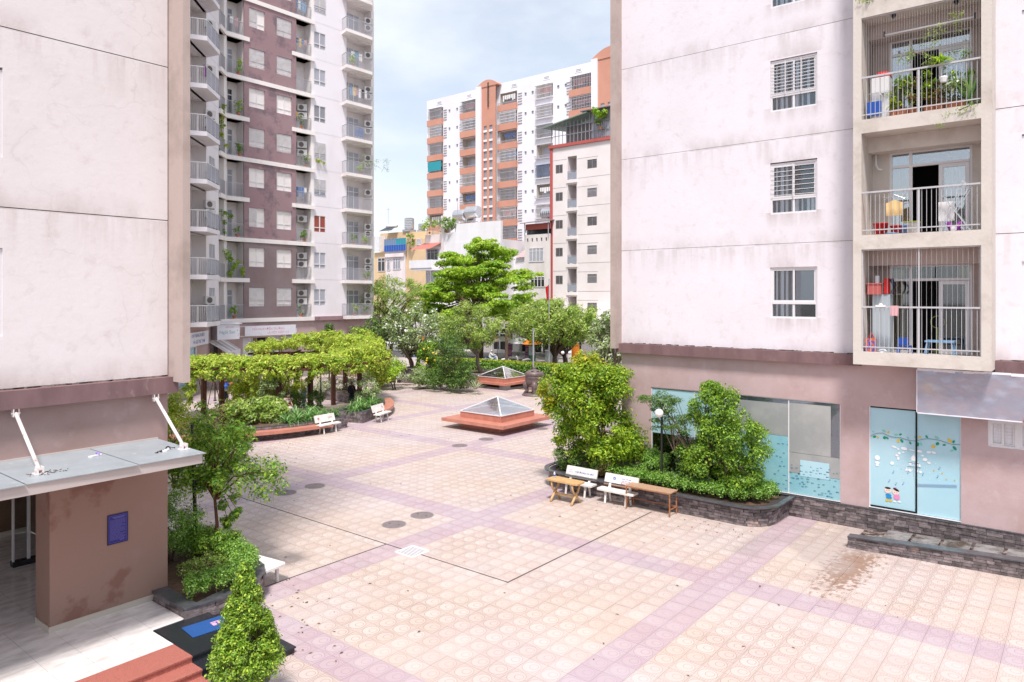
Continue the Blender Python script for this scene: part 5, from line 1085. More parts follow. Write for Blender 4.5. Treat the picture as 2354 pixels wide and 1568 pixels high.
# ------------------------------------------------------------------ pergola with its planters
C1 = (21.8, 37.3)
def sector(a0, a1, ro, ri, n=18): return arc(*C1, ro, a0, a1, n) , arc(*C1, ri, a1, a0, n)
def ring_planter(label, a0, a1, ri, seat, seed):
    o, i_ = sector(a0, a1, 8.2, ri); t = thing('curved_planter', label, 'planter', (o[9][0], o[9][1], 0), 0, 'curved stone planters round the pergola'); L_ = t.location
    loc = [(x - L_[0], y - L_[1]) for x, y in o]; li = [(x - L_[0], y - L_[1]) for x, y in i_]
    ring = loc + li + [loc[0]]
    inn = [(x - L_[0], y - L_[1]) for x, y in (arc(*C1, 8.0, a0 + 1.4, a1 - 1.4, 18) + arc(*C1, ri + .2, a1 - 1.8, a0 + 1.8, 18))]; inn.append(inn[0])
    mb = MB(); ring_wall(mb, ring, inn, 0, .56); part('wall', mb, 'mortar', t); mb = MB(); ring_wall(mb, ring, inn, .56, .6); part('coping', mb, 'cap', t)
    part('soil', MB().prism(loc + li, .0, .5), 'soil', t)
    cl = o + i_ + [o[0]]; stones(t, cl, 0, .555, 6, .34, 0, 1, seed=seed)
    if seat:
        s0, s1 = seat; so_, si_ = arc(*C1, 8.75, s0, s1, 16), arc(*C1, 8.24, s0, s1, 16); mb = MB(); ring_wall(mb, [(x - L_[0], y - L_[1]) for x, y in so_], [(x - L_[0], y - L_[1]) for x, y in si_], .30, .45); part('seat', mb, 'terracotta', t)
    return t
ring_planter('curved planter left of the gap, with a long terracotta seat', -150, -81, 4.6, (-148, -90), 41)
ring_planter('curved planter right of the gap, with a short terracotta seat', -71.5, -36, 6.6, (-60, -28), 42)
ring_planter('curved planter at the back right of the pergola in deep shade', -14, 48, 6.7, None, 43)
PC = (25.3, 38.5)
pg = thing('pergola', 'round timber pergola with dark posts and red-brown beams', 'pergola', (PC[0], PC[1], 0))
PO = [(20.25, 37.85), (21.0, 37.35), (22.6, 34.35), (24.75, 34.5), (28.1, 34.3), (26.8, 43.4), (27.4, 42.9), (25.7, 37.3), (27.4, 35.9), (30.2, 38.3)]
for k, (x, y) in enumerate(PO): part('post', MB().box(-.11, .11, -.11, .11, 0, 2.62), 'wood_dark', pg, (x - PC[0], y - PC[1], 0), rg.uniform(-.5, .5))
for r in (3.9, 5.1, 6.2):
    mb = MB(); a = arc(0, 0, r, 170, 435, 26)
    for p, q in zip(a, a[1:]): mb.bar((*p, 2.70), (*q, 2.70), .09, .14)
    part('ring_beam', mb, 'wood_dark', pg)
for k in range(22): a = radians(172 + k * 12.2); part('rafter', MB().bar((3.3 * cos(a), 3.3 * sin(a), 2.82), (6.8 * cos(a), 6.8 * sin(a), 2.82), .07, .1), 'wood_dark', pg)
# climbing vine
rv = np.random.default_rng(9); cl = []
for k in range(680):
    a = rv.uniform(170, 436); r = 2.7 + 3.5 * sqrt(rv.random()); ar = radians(a); md = max(0, 1 - abs((a if a > 200 else a) - 350) / 75) ; back = max(0, 1 - abs(a - 400) / 60)
    z = 2.95 + rv.uniform(0, .22) + md * rv.uniform(0, 1.15) + back * rv.uniform(0, .6); cl.append((PC[0] + r * cos(ar), PC[1] + r * sin(ar), z, rv.uniform(.18, .34)))
for k in range(260):
    a = rv.choice([rv.uniform(170, 300), rv.uniform(300, 395)]); ar = radians(a); r = rv.uniform(6.0, 6.6); cl.append((PC[0] + r * cos(ar), PC[1] + r * sin(ar), rv.uniform(2.35, 3.0), rv.uniform(.18, .34)))
for ax, n_, zb_ in (((19.3, 37.0), 9, 1.3), ((21.0, 34.1), 6, 1.5), ((24.0, 33.4), 5, 1.8), ((29.3, 33.6), 20, 1.1), ((30.2, 34.8), 16, 1.7), ((28.6, 33.2), 8, 1.7), ((22.9, 33.0), 5, 1.8), ((29.0, 33.4), 12, 1.3), ((19.7, 38.4), 14, .6)):
    for k in range(n_): z = 2.7 - (2.7 - zb_) * k / n_; cl.append((ax[0] + rv.normal() * .12, ax[1] + rv.normal() * .12, z, rv.uniform(.1, .2)))
for k in range(60): ar = radians(rv.uniform(275, 340)); r = rv.uniform(5.6, 6.4); cl.append((PC[0] + r * cos(ar), PC[1] + r * sin(ar), rv.uniform(2.5, 3.6), rv.uniform(.25, .42)))
vt = thing('climbing_vine', 'thick yellow-green vine sprawling over the round pergola roof', 'vine', (28.1, 34.4, 0))
P, N = clump_points(cl, 62, .7); b0 = np.array((28.1, 34.4, 0)); vtL = leaf_mesh('foliage', P - b0, N, .17, 'leaf_vine', .42, droop=.6); add('foliage', vtL, vt)
mb = MB()
for k in range(26):
    b_ = random.choice(PO[:5]); a0 = random.uniform(0, 6.28); p0 = (b_[0] - b0[0] + .15 * cos(a0), b_[1] - b0[1] + .15 * sin(a0), .3); p2 = (p0[0] + random.uniform(-1, 1), p0[1] + random.uniform(-1, 1), 2.75); p1 = tuple((u + v) / 2 + random.uniform(-.25, .25) for u, v in zip(p0, p2)); mb.tube([p0, p1, p2], [.022, .016, .01], 5, cap=False)
part('stem', mb, 'vine_wood', vt)
# plants in the ring planters
x, y = 22.0, 38.2
shrub('lime_shrub', 'bright lime shrub nearest the left pergola post', at(628, 39.5) + (1.3,), (1.45, 1.1, .8), 9000, .11, 'leaf_lime', .5, 44, .3, seed=81)
shrub('lime_shrub', 'rounder bright lime shrub behind the first, left of the dark post', at(650, 41.5) + (1.75,), (1.3, 1.0, .8), 7000, .11, 'leaf_lime', .3, 40, .3, seed=82)
shrub('lime_shrub', 'yellow-green shrub right of the dark middle post', at(722, 41.5) + (1.3,), (1.0, .9, .75), 4000, .10, 'leaf_lime', .3, 30, .26, seed=83)
shrub('grey_shrub', 'grey-leaved upright shrub left of the dark middle post', at(678, 38) + (1.45,), (.6, .6, .95), 3200, .10, 'leaf_grey', .3, 26, .24, seed=84)
shrub('broad_shrub', 'broad olive-leaved shrub with reddish tips at the front of the left planter', at(640, 35.3) + (1.0,), (1.5, 1.2, .58), 8600, .17, 'leaf_olive', .5, 54, .3, aspect=.45, seed=85)
shrub('broad_shrub', 'reddish low shrub at the left front of the curved planter', at(590, 35.2) + (.95,), (1.2, .9, .6), 3000, .12, 'leaf_red', .5, 30, .26, seed=86)
shrub('round_shrub', 'dark round shrub behind the striped-shirt figure', at(722, 40) + (.75,), (1.0, 1.0, .5), 4600, .09, 'leaf_dark', .3, 34, .28, seed=87)
shrub('round_shrub', 'dark shrub at the foot of the red-brown middle post', at(790, 40) + (.75,), (.45, .45, .6), 1600, .09, 'leaf_dark', .2, 18, .22, seed=88)
def ringpos(a, r): return (C1[0] + r * cos(radians(a)), C1[1] + r * sin(radians(a)))
for k, (a_, r_) in enumerate(((-83, 7.6), (-87, 7.7), (-91, 7.6), (-95, 7.7), (-99, 7.6), (-103, 7.7), (-85, 6.9), (-90, 6.8), (-96, 6.9), (-101, 6.8), (-84.5, 6.2), (-93, 6.1))):
    strap_plant('strap_lily', (ORD[k] if k < 6 else ORD[k - 6]) + (' front-row' if k < 6 else ' back-row') + ' strap-leaved lily clump leftwards from the planter gap', ringpos(a_, r_) + (.5,), 50, .9, 'leaf_strap', 'plant', .028, 'strap-leaved lilies in the left curved planter', .42, (25, 85), 90 + k)
for k, (a_, r_) in enumerate(((-69, 7.6), (-65, 7.7), (-61, 7.7), (-57, 7.7), (-53, 7.7), (-49, 7.6), (-45, 7.6), (-66, 7.0), (-60, 7.1), (-54, 7.1), (-47, 7.1))):
    strap_plant('strap_lily', (ORD[k] if k < 7 else ORD[k - 7]) + (' front-row' if k < 7 else ' back-row') + ' strap-leaved lily clump rightwards from the planter gap', ringpos(a_, r_) + (.5,), 46, .85, 'leaf_strap', 'plant', .026, 'strap-leaved lilies in the right curved planter', .42, (25, 85), 110 + k)
shrub('flowering_shrub', 'upright leafy shrub at the rear of the right curved planter', ringpos(-43, 7.2) + (1.2,), (.7, .7, .7), 3200, .10, 'leaf_grey', .5, 30, .22, seed=130)
shrub('low_groundcover', 'pale low planting along the back right curved planter', at(820, 47) + (.75,), (2.6, 1.2, .25), 4200, .10, 'leaf_pale', .5, 40, .3, seed=131)
# ================================================================== PURPLE AND WHITE TOWER
TW = thing('apartment_tower', 'tall white tower with a plum window panel, balconies and a brown shop storey', 'tower', (29.77, 52.6, 0))
F0, FH, NF = 4.84, 3.2, 10
def fz(f): return F0 + FH * f
TOPZ = fz(NF)
mb = MB(); mb.box(0, 15.03, 4.0, 12, 0, TOPZ + 1); mb.face([(15.03, 0, 0), (15.03, 12, 0), (15.03, 12, TOPZ + 1), (15.03, 0, TOPZ + 1)]); mb.box(0, 15.03, .02, 12, TOPZ, TOPZ + 1); part('core_wall', mb, 'wall_tower', TW)
acs = []
def ac_mesh():
    b = MB(); b.box(-.4, .4, -.15, .15, 0, .56); g = MB(); g.lathe([(.2, 0), (.21, .01), (.2, .02)], 18)
    return b
ACB = ac_mesh().mesh('case', 'ac_white'); fan = MB(); i = 0
for k in range(20): t0, t1 = 2 * pi * k / 20, 2 * pi * (k + 1) / 20; fan.face([(-.08, -.156, .28), (-.08 + .21 * cos(t0), -.156, .28 + .21 * sin(t0)), (-.08 + .21 * cos(t1), -.156, .28 + .21 * sin(t1))])
ACF = fan.mesh('fan_grille', 'ac_dark'); ACK = MB().box(-.3, -.26, -.2, .15, -.04, 0).box(.26, .3, -.2, .15, -.04, 0).mesh('bracket', 'grey_metal')
def ac(loc, rz, label, s=1.0):
    t = thing('air_conditioner', label, 'air conditioner', loc, rz, 'outdoor air conditioner units on the buildings'); t.scale = (s, s, s)
    add('case', ACB, t); add('fan_grille', ACF, t); add('bracket', ACK, t)
def to_world(base, rz, u, y, z): return (base[0] + u * cos(rz) - y * sin(rz), base[1] + u * sin(rz) + y * cos(rz), z)
def rail_mesh(w_, h_=1.1, step=.12, glass=False, name='railing'):
    mb = MB(); mb.box(0, w_, -.025, .025, h_ - .04, h_); mb.box(0, w_, -.012, .012, .06, .09); n = int(w_ / step)
    for k in range(n + 1): x = k * w_ / n; mb.box(x - .011, x + .011, -.011, .011, 0, h_ - .04)
    return mb.mesh(name, 'railing_grey')
WINS = ['pane_grey', 'blind_white', 'blind_white', 'blind_white', 'pane_blue', 'pane_grey', 'pane_dark', 'pane_red']
def far_window(parent, u, z, w_, h_, style, pane, rz=0, base=(0, 0, 0), y=.07):
    key = (round(w_, 2), round(h_, 2))
    if key not in FW:
        f = MB(); b = .06; zt = h_ * .28
        f.box(0, w_, -.05, .02, 0, b); f.box(0, w_, -.05, .02, h_ - b, h_); f.box(0, b, -.05, .02, b, h_ - b); f.box(w_ - b, w_, -.05, .02, b, h_ - b); f.box(b, w_ - b, -.05, .02, zt - .035, zt + .035); f.box(w_ / 2 - .04, w_ / 2 + .04, -.055, .02, b, h_ - b)
        g1 = MB(); n = 11
        for k in range(n): z_ = zt + .06 + (h_ - zt - .1) * k / n; g1.box(.03, w_ - .03, -.1, -.07, z_ + .02, z_ + .075)
        for k in range(3): g1.box(.03, w_ - .03, -.1, -.07, .07 + k * zt * .28, .1 + k * zt * .28)
        FW[key] = (f.mesh('window', 'white_paint'), g1.mesh('grille', 'white_paint'), {})
    f, g, d = FW[key]; c_, s_ = cos(rz), sin(rz)
    o = add('window', f, parent, (base[0] + u * c_ - y * s_, base[1] + u * s_ + y * c_, z), rz)
    if pane not in d: d[pane] = MB().box(.06, w_ - .06, 0, .01, .06, h_ - .06).mesh('pane', pane)
    add('pane', d[pane], o)
    if style == 'g': add('grille', g, o)
    elif style == 'h': add('grille', g, o, scale=(.5, 1, 1))
    return o
FW = {}
rt = random.Random(21)
DOOR = {}
def far_door(parent, u, z, w_, h_, rz=0, base=(0, 0, 0), y=1.2, ps=('pane_grey', 'pane_dark', 'blind_white')):
    key = round(w_, 2)
    if key not in DOOR:
        f = MB(); b = .07; zt = h_ - .5; n = 2 if w_ > 1.3 else 1
        f.box(0, w_, -.04, .03, h_ - b, h_); f.box(0, b, -.04, .03, 0, h_ - b); f.box(w_ - b, w_, -.04, .03, 0, h_ - b); f.box(b, w_ - b, -.04, .03, zt - .04, zt + .04)
        for k in range(1, n + 1):
            x = w_ * k / (n + 1) if n > 1 else w_ / 2; f.box(x - .04, x + .04, -.05, .03, 0, h_ - b)
        DOOR[key] = (f.mesh('balcony_door', 'white_metal'), {})
    f, d = DOOR[key]; c_, s_ = cos(rz), sin(rz); o = add('balcony_door', f, parent, (base[0] + u * c_ - y * s_, base[1] + u * s_ + y * c_, z), rz); p = rt.choice(ps)
    if p not in d: d[p] = MB().box(.07, w_ - .07, 0, .01, 0, h_ - .07).mesh('pane', p)
    add('pane', d[p], o)
# vertical strips, split storey by storey
R1 = rail_mesh(1.39); R2 = rail_mesh(1.53); R3 = rail_mesh(2.96); R3s = rail_mesh(.95)
cloths = ['cloth_white', 'cloth_pink', 'cloth_blue', 'cloth_dark', 'cloth_yellow', 'blue_light']
def laundry(loc, rz, label, n=4, seed=1, cols=None, w_=.3, h_=.6, spread=1.2):
    t = thing('hanging_laundry', label, 'laundry', loc, rz, 'washing hung out on the balconies'); rr = random.Random(seed)
    part('line', MB().bar((-spread / 2 - .05, 0, 0), (spread / 2 + .05, 0, 0), .012), 'white_metal', t)
    for k in range(n):
        x = -spread / 2 + spread * (k + .5) / n; ww = w_ * rr.uniform(.7, 1.2); hh = h_ * rr.uniform(.6, 1.15); mb = MB(); q = 5
        for j in range(q):
            a, b = x - ww / 2 + ww * j / q, x - ww / 2 + ww * (j + 1) / q; ya, yb = .03 * sin(j * 2.2 + k), .03 * sin(j * 2.2 + 2.2 + k); mb.face([(a, ya, 0), (b, yb, 0), (b, yb * 1.4, -hh * (1 - .1 * (j % 2))), (a, ya * 1.4, -hh * (1 - .1 * ((j + 1) % 2)))])
        part('garment', mb, rr.choice(cols or cloths), t)
def pot_plant(loc, label, h=.7, r=.3, m='leaf_mid', n=160, leaf=.12, seed=1, cat='plant', group=None, pot='terracotta_pot', pr=.15):
    t = thing('potted_plant', label, cat, loc, 0, group)
    part('pot', MB().lathe([(pr * .7, 0), (pr, .22), (pr * 1.08, .22), (pr * 1.08, .26), (pr * .9, .26)], 12), pot, t)
    cl = crown_clumps(9, (0, 0, .26 + h * .5), (r, r, h * .5), r * .5, 'round', 0, seed); P, N = clump_points(cl, max(4, n // 9)); add('foliage', leaf_mesh('foliage', P, N, leaf, m), t)
    part('stem', MB().tube([(0, 0, .2), (0, 0, .26 + h * .6)], .012, 5), 'bark', t)
def ordf(f): return ORD[f]
b0_ = (29.77, 52.6)
white_win = ['pane_grey', 'blind_white', 'pane_red', 'pane_blue', 'blind_white', 'pane_grey', 'pane_grey', 'blind_white', 'blind_white', 'blind_white']
pwin = [('g', 'g'), ('', ''), ('h', ''), ('', ''), ('g', 'g'), ('', ''), ('g', 'g'), ('h', 'g'), ('', 'g'), ('g', 'g')]
for f in range(NF):
    z, z1 = fz(f), fz(f + 1)
    # opening left of the plum panel and its corner column
    mb = MB(); mb.panel(0.0, 8.25, z, z1 - .33, [(.22, 1.63, z, z1 - .33, 1.0, 0), (6.45, 8.0, z, z1 - .33, 1.0, 0)], .1, mi=0); mb.box(1.63, 6.45, -.001, .05, z, z + .01)
    part('balcony_wall', mb, 'tower_beige', TW)
    pm = 'plum_grey' if f < 2 else 'plum'
    mb = MB(); ws = [(2.06, 3.48), (4.57, 6.02)]
    mb.panel(1.63, 6.45, z, z1 - (.33 if f % 2 else 0), [(a, b, z + .92, z + 2.45, .16, None) for a, b in ws], .16, y=-.12)
    mb.box(1.63, 1.631, -.12, 0, z, z1); mb.box(6.449, 6.45, -.12, 0, z, z1); part('plum_panel', mb, pm, TW)
    # floor slab bands: whole width every second storey, short stubs otherwise
    mb = MB()
    if f % 2 == 0: mb.box(-.05, 8.3, -.2, 1.3, z - .33, z)
    else: mb.box(-.05, 2.08, -.2, 1.3, z - .33, z); mb.box(6.03, 8.3, -.2, 1.3, z - .33, z)
    part('floor_band', mb, 'tower_beige', TW)
    for k, (a, b) in enumerate(ws): far_window(TW, a, z + .92, b - a, 1.53, pwin[f][k], rt.choice(['pane_grey', 'pane_dark', 'pane_grey', 'blind_white'] if pwin[f][k] else WINS[:5]), y=.02)
    add('railing', R1, TW, (.23, -.05, z)); add('railing', R2, TW, (6.46, -.05, z))
    far_door(TW, .3, z, .95, 2.3, y=.95); far_door(TW, 6.5, z, .7, 2.2, y=.95, ps=('pane_dark',))
    # white wall with its window, end bay with projecting balcony
    mb = MB(); mb.panel(8.25, 11.8, z + .008, z1 - .008, [(8.3, 9.56, z + .92, z + 2.42, .12, None)], .12); part('white_wall', mb, 'wall_tower', TW)
    far_window(TW, 8.3, z + .92, 1.26, 1.5, 'g' if f in (4, 8, 3) else '', white_win[f], y=.05)
    mb = MB(); mb.panel(11.8, 15.03, z, z1, [(11.85, 14.7, z, z1 - .35, 1.0, 0)], 1.0); part('balcony_wall', mb, 'tower_beige', TW)
    mb = MB(); mb.prism([(11.3, 0), (11.04, -1.0), (14.0, -1.0), (14.85, 0)][::1], z - .28, z) ; part('balcony_slab', mb, 'tower_beige', TW)
    add('railing', R3, TW, (11.06, -.97, z)); add('railing', R3s, TW, (11.07, -.97, z), radians(75)); add('railing', rail_mesh(1.25), TW, (14.0, -.95, z), radians(49)) if f == 0 else add('railing', RSX, TW, (14.0, -.95, z), radians(49))
    if f == 0: RSX = rail_mesh(1.25)
    far_door(TW, 12.1, z, 1.9, 2.35, y=.95, ps=('pane_grey', 'blind_white', 'pane_grey'))
    if f < 9:
        fl = ORD[f + 1]
        ac(to_world(b0_, 0, 14.45, .1, z + 1.55), radians(-25), f'upper air conditioner in the end balcony, {fl} storey of the purple and white tower')
        if f in (0, 1, 2, 4, 5, 6, 8): ac(to_world(b0_, 0, 14.45, .1, z + .9), radians(-25), f'lower air conditioner in the end balcony, {fl} storey of the purple and white tower')
        if f in (0, 1, 2, 4, 5): ac(to_world(b0_, 0, 7.5, .55, z + 1.75), radians(-30), f'upper air conditioner right of the plum panel, {fl} storey of the tower')
        if f in (0, 1, 4, 5): ac(to_world(b0_, 0, 7.5, .55, z + 1.05), radians(-30), f'lower air conditioner right of the plum panel, {fl} storey of the tower')
# tower belongings
def tw(u, y, z): return to_world(b0_, 0, u, y, z)
laundry(tw(12.6, -.85, fz(5) + 1.05), 0, 'deep blue sheet draped over the end balcony rail of the tower, seventh storey', 1, 3, ['cloth_blue'], 1.1, 1.0, 1.0)
laundry(tw(12.8, -.5, fz(6) + 1.5), 0, 'mixed washing in the end balcony of the tower, two storeys above the draped blue one', 6, 5, None, .28, .8, 2.0)
laundry(tw(12.6, -.5, fz(7) + 1.5), 0, 'pale blue washing in the end balcony of the tower, eighth storey', 3, 6, ['blue_light', 'cloth_white'], .35, .8, 1.4)
laundry(tw(7.2, .2, fz(7) + 1.4), 0, 'yellow and pink washing on the tower balcony right of the plum panel', 4, 7, ['yellow', 'cloth_pink', 'cloth_blue'], .3, .7, 1.1)
laundry(tw(7.2, .2, fz(3) + 1.5), 0, 'dark blue washing on the tower balcony right of the plum panel, middle height', 4, 8, ['cloth_blue', 'cloth_white'], .28, .8, 1.1)
laundry(tw(7.1, .2, fz(8) + 1.4), 0, 'pale blue washing high on the tower balcony right of the plum panel', 4, 9, ['blue_light', 'cloth_white'], .28, .8, 1.1)
laundry(tw(.95, .2, fz(7) + 1.4), 0, 'white washing on the narrow tower balcony left of the plum panel', 2, 10, ['cloth_white', 'cloth_pink'], .28, .7, .9)
t = thing('striped_blind', 'pink striped blind drawn across the top narrow balcony of the tower', 'blind', tw(.23, -.12, fz(8) + 1.1)); 
for k in range(9): part('stripe', MB().box(k * .155, k * .155 + .13, -.01, .01, 0, 1.7), 'cloth_pink' if k % 2 else 'cloth_white', t)
t = thing('wall_fan', 'round orange fan guard on the tower balcony beside two air conditioners', 'fan', tw(6.85, .5, fz(5) + 1.35)); part('guard', MB().tube([(0, 0, 0), (0, .06, 0)], .26, 20), 'yellow', t)
def vine_on(label, pts, leaf, m, n, seed, r=.25, cat='plant', name='balcony_plant'):
    rr = np.random.default_rng(seed); b = pts[0]; cl = []
    for p in pts:
        for k in range(3): cl.append((p[0] - b[0] + rr.normal() * r * .6, p[1] - b[1] + rr.normal() * r * .4, p[2] - b[2] + rr.normal() * r * .6, r * rr.uniform(.6, 1.1)))
    t = thing(name, label, cat, b); P, N = clump_points(cl, max(3, n // len(cl))); add('foliage', leaf_mesh('foliage', P, N, leaf, m, .4), t)
    part('stem', MB().tube([(0, 0, 0), tuple(np.array(pts[-1]) - np.array(b))] if len(pts) > 1 else [(0, 0, 0), (0, 0, r)], .015, 5), 'bark', t)
vine_on('big ferny plant spilling over the tower balcony left of the plum panel', [tw(.3, -.25, fz(1) + .3), tw(.6, -.3, fz(1) + .8), tw(1.0, -.3, fz(1) + .9), tw(.4, -.3, fz(1) + 1.4), tw(1.3, -.25, fz(1) + .5), tw(.2, -.3, fz(1) + 1.8)], .16, 'leaf_terrace', 900, 1)
vine_on('leafy plant climbing round the corner column of the tower', [tw(-.4, -.5, fz(2) + .3), tw(-.3, -.5, fz(2) + 1.0), tw(0, -.5, fz(2) + 1.5), tw(.5, -.3, fz(2) + 1.7), tw(-.5, -.5, fz(2) + 1.8)], .16, 'leaf_mid', 420, 2, .22)
vine_on('tall yellowish creeper on the corner balcony of the tower', [tw(-.6, -.6, fz(4) + .4), tw(-.6, -.6, fz(4) + 1.2), tw(-.5, -.6, fz(4) + 2), tw(-.5, -.6, fz(4) + 2.8), tw(-.5, -.6, fz(4) + 3.4)], .2, 'leaf_lime', 520, 3, .25)
vine_on('straggling grey shrub growing out of the tower end balcony', [tw(14.0, -.8, fz(4) + .9), tw(14.5, -.9, fz(4) + 1.2), tw(15.2, -.9, fz(4) + 1.5), tw(15.6, -.8, fz(4) + 1.0), tw(13.3, -.8, fz(4) + 1.3)], .12, 'leaf_grey', 420, 4, .38)
vine_on('yellow flowers in a box under the white wall window of the tower', [tw(8.5, -.15, fz(4) + .75), tw(8.9, -.15, fz(4) + .75), tw(9.3, -.15, fz(4) + .75)], .12, 'leaf_lime', 240, 5, .18)
for k, (u, y, f, l) in enumerate(((1.3, -.0, 4, 'spiky pot plant on the narrow tower balcony, sixth storey'), (7.0, 0, 5, 'palm-like pot plant right of the plum panel, seventh storey'), (7.5, .1, 4, 'feathery pot plant on the balcony below the palm-like one'), (12.0, -.7, 2, 'pot plant against the rail of the tower end balcony, fourth storey'), (13.4, -.7, 2, 'reddish pot plant at the right of the tower end balcony, fourth storey'),
                                    (12.2, -.7, 0, 'pot plant at the left of the lowest tower end balcony'), (13.4, -.7, 0, 'tall pot plant at the right of the lowest tower end balcony'), (1.2, 0, 6, 'trailing pot plant by the rail of the narrow tower balcony, eighth storey'), (.8, -.1, 0, 'fern pot plant on the lowest narrow tower balcony'), (12.8, -.7, 4, 'small pot plant under the straggling grey shrub of the end balcony'), (12.0, -.7, 7, 'pot plant at the left of the end balcony, ninth storey'), (7.3, .0, 2, 'pot plant right of the plum panel, fourth storey'), (1.1, 0, 2, 'pot plant on the narrow tower balcony, fourth storey'), (1.2, 0, 5, 'bushy pot plant on the narrow tower balcony, seventh storey'), (13.5, -.7, 1, 'pot plant at the right of the end balcony, third storey'), (7.0, 0, 0, 'low pot plant right of the plum panel, lowest balcony'))):
    pot_plant(tw(u, y, fz(f)), l, rt.uniform(.6, 1.1), .3, rt.choice(['leaf_mid', 'leaf_terrace', 'leaf_grey']), 200, .15, 40 + k, group='pot plants on the tower balconies')
# ---- angled wing: its own frame, turned 45 degrees, s runs towards the camera as negative u
WR = radians(45); 
def wing(name, mb, mats, **k): return part(name, mb, mats, TW, rz=WR, **k)
mb = MB(); mb.box(-14, -.0, .05, 5, TOPZ - .2, TOPZ + .5); mb.box(-14, -1.4, 2.5, 3, 0, TOPZ); wing('core_wall', mb, 'wall_tower')
RWB = rail_mesh(1.2); RG = MB().box(0, 3.7, -.02, .02, 0, 1.15)
for f in range(NF):
    z, z1 = fz(f), fz(f + 1)
    mb = MB(); mb.panel(-4.3, -1.4, z + .008, z1 - .008, [(-3.8, -2.35, z + .92, z + 2.42, .12, None)], .12); wing('white_wall', mb, 'wall_tower')
    far_window(TW, -3.8, z + .92, 1.45, 1.5, '', rt.choice(WINS[:4]), WR, y=.05)
    mb = MB(); mb.panel(-1.4, 0, z, z1, [(-1.38, -.02, z, z1 - .33, 1.2, 0)], 1.2); wing('balcony_wall', mb, 'tower_beige')
    mb = MB(); mb.box(-1.45, -.08, -.2, 1.0, z - .33, z); wing('balcony_slab', mb, 'tower_beige')
    add('railing', RWB, TW, to_world((0, 0), WR, -1.33, -.1, z), WR)
    mb = MB(); mb.panel(-14, -4.3, z, z1, [(-8.2, -4.45, z, z1 - .3, 1.0, 0)], 1.0); wing('balcony_wall', mb, 'tower_beige')
    mb = MB(); mb.prism([(-8.3, .2), (-7.9, -1.1), (-5.0, -1.1), (-4.3, 0), (-4.3, .2)], z - .3, z); wing('balcony_slab', mb, 'wall_tower')
    mb = MB()
    for a, b in (((-8.15, .0), (-7.85, -1.05)), ((-7.85, -1.05), (-5.02, -1.05)), ((-5.02, -1.05), (-4.4, 0))):
        n = max(2, int(math.dist(a, b) / .8)); mb.bar((*a, z + 1.13), (*b, z + 1.13), .05, .05)
        for k in range(n + 1): p = tuple(u + (v - u) * k / n for u, v in zip(a, b)); mb.bar((*p, z), (*p, z + 1.1), .035)
        if a[0] > -8: mb.face([(*a, z + .08), (*b, z + .08), (*b, z + 1.08), (*a, z + 1.08)], 1)
        else:
            for k in range(9): p = tuple(u + (v - u) * k / 9 for u, v in zip(a, b)); mb.bar((*p, z), (*p, z + 1.1), .02)
    wing('railing', mb, ['white_metal', 'rail_glass'])
    far_door(TW, -7.6, z, 1.6, 2.3, WR, y=.95)
    if f in (0, 2, 4, 5, 6, 8):
        fl = ORD[f + 1]; p = to_world(b0_, WR, -4.85, -.35, z + (1.2 if f == 0 else 1.6)); ac(p, radians(5), f'upper air conditioner on the angled wing balcony, {fl} storey', 1.0)
        if f in (0, 2, 4): p = to_world(b0_, WR, -4.85, -.35, z + (.55 if f == 0 else .95)); ac(p, radians(5), f'lower air conditioner on the angled wing balcony, {fl} storey', 1.0)
laundry(to_world(b0_, WR, -7.6, -1.0, fz(5) + 1.2), WR, 'blue and yellow washing on the angled wing balcony of the tower', 3, 12, ['cloth_blue', 'yellow', 'purple'], .3, .8, .9)
vine_on('pot greenery on the top visible balcony of the angled wing', [to_world(b0_, WR, -7.7, -.9, fz(7) + .3), to_world(b0_, WR, -7.3, -.9, fz(7) + .5)], .14, 'leaf_lime', 200, 6, .25)
# ---- shop storey of the tower
mb = MB(); mb.panel(0, 15.8, 0, 4.6, [(1.6, 5.2, .3, 3.3, .3, None), (5.5, 6.75, 2.85, 3.38, .08, 1)], .3); mb.box(8.25, 15.8, -.15, 0, 4.55, 4.84); mb.face([(15.8, 0, 0), (15.8, 12, 0), (15.8, 12, 4.84), (15.8, 0, 4.84)]); mb.face([(15.0, 0, 4.84), (15.8, 0, 4.84), (15.8, 12, 4.84), (15.0, 12, 4.84)]); part('shop_storey_wall', mb, ['wall_taupe', 'dark'], TW)
part('plum_ledge', MB().box(8.26, 16.0, -.3, -.15, 4.5, 4.84), 'plum', TW)
mb = MB(); mb.box(1.6, 5.2, .2, .26, .3, .36)
for x in (1.6, 2.55, 3.95, 5.1): mb.box(x, x + .07, .2, .26, .36, 3.3)
mb.box(1.6, 5.2, .2, .26, 3.24, 3.3); sf = part('shop_window', mb, 'white_metal', TW)
part('pane', MB().box(1.67, 2.5, .24, .25, .36, 3.24).box(4.02, 5.1, .24, .25, .36, 3.24), 'sign_white', sf); part('pane', MB().box(2.62, 3.95, .24, .25, .36, 3.24), 'pane_dark', sf); add('curtain', curtain_mesh(.35, 2.9, 'curtain_tan'), sf, (2.63, .22, .36)); add('curtain', curtain_mesh(.25, 2.9, 'curtain_tan'), sf, (3.7, .22, .36))
mb = MB()
for s in range(2):
    for k in range(7): mb.box(5.55 + s * .6, 6.1 + s * .6, .02, .05, 2.88 + k * .07, 2.91 + k * .07)
mb.box(5.48, 6.78, -.02, .02, 2.82, 2.86); mb.box(5.48, 6.78, -.02, .02, 3.37, 3.41); mb.box(5.48, 5.53, -.02, .02, 2.86, 3.37); mb.box(6.73, 6.78, -.02, .02, 2.86, 3.37); mb.box(6.1, 6.16, -.02, .02, 2.86, 3.37); part('louvre', mb, 'white_metal', TW)
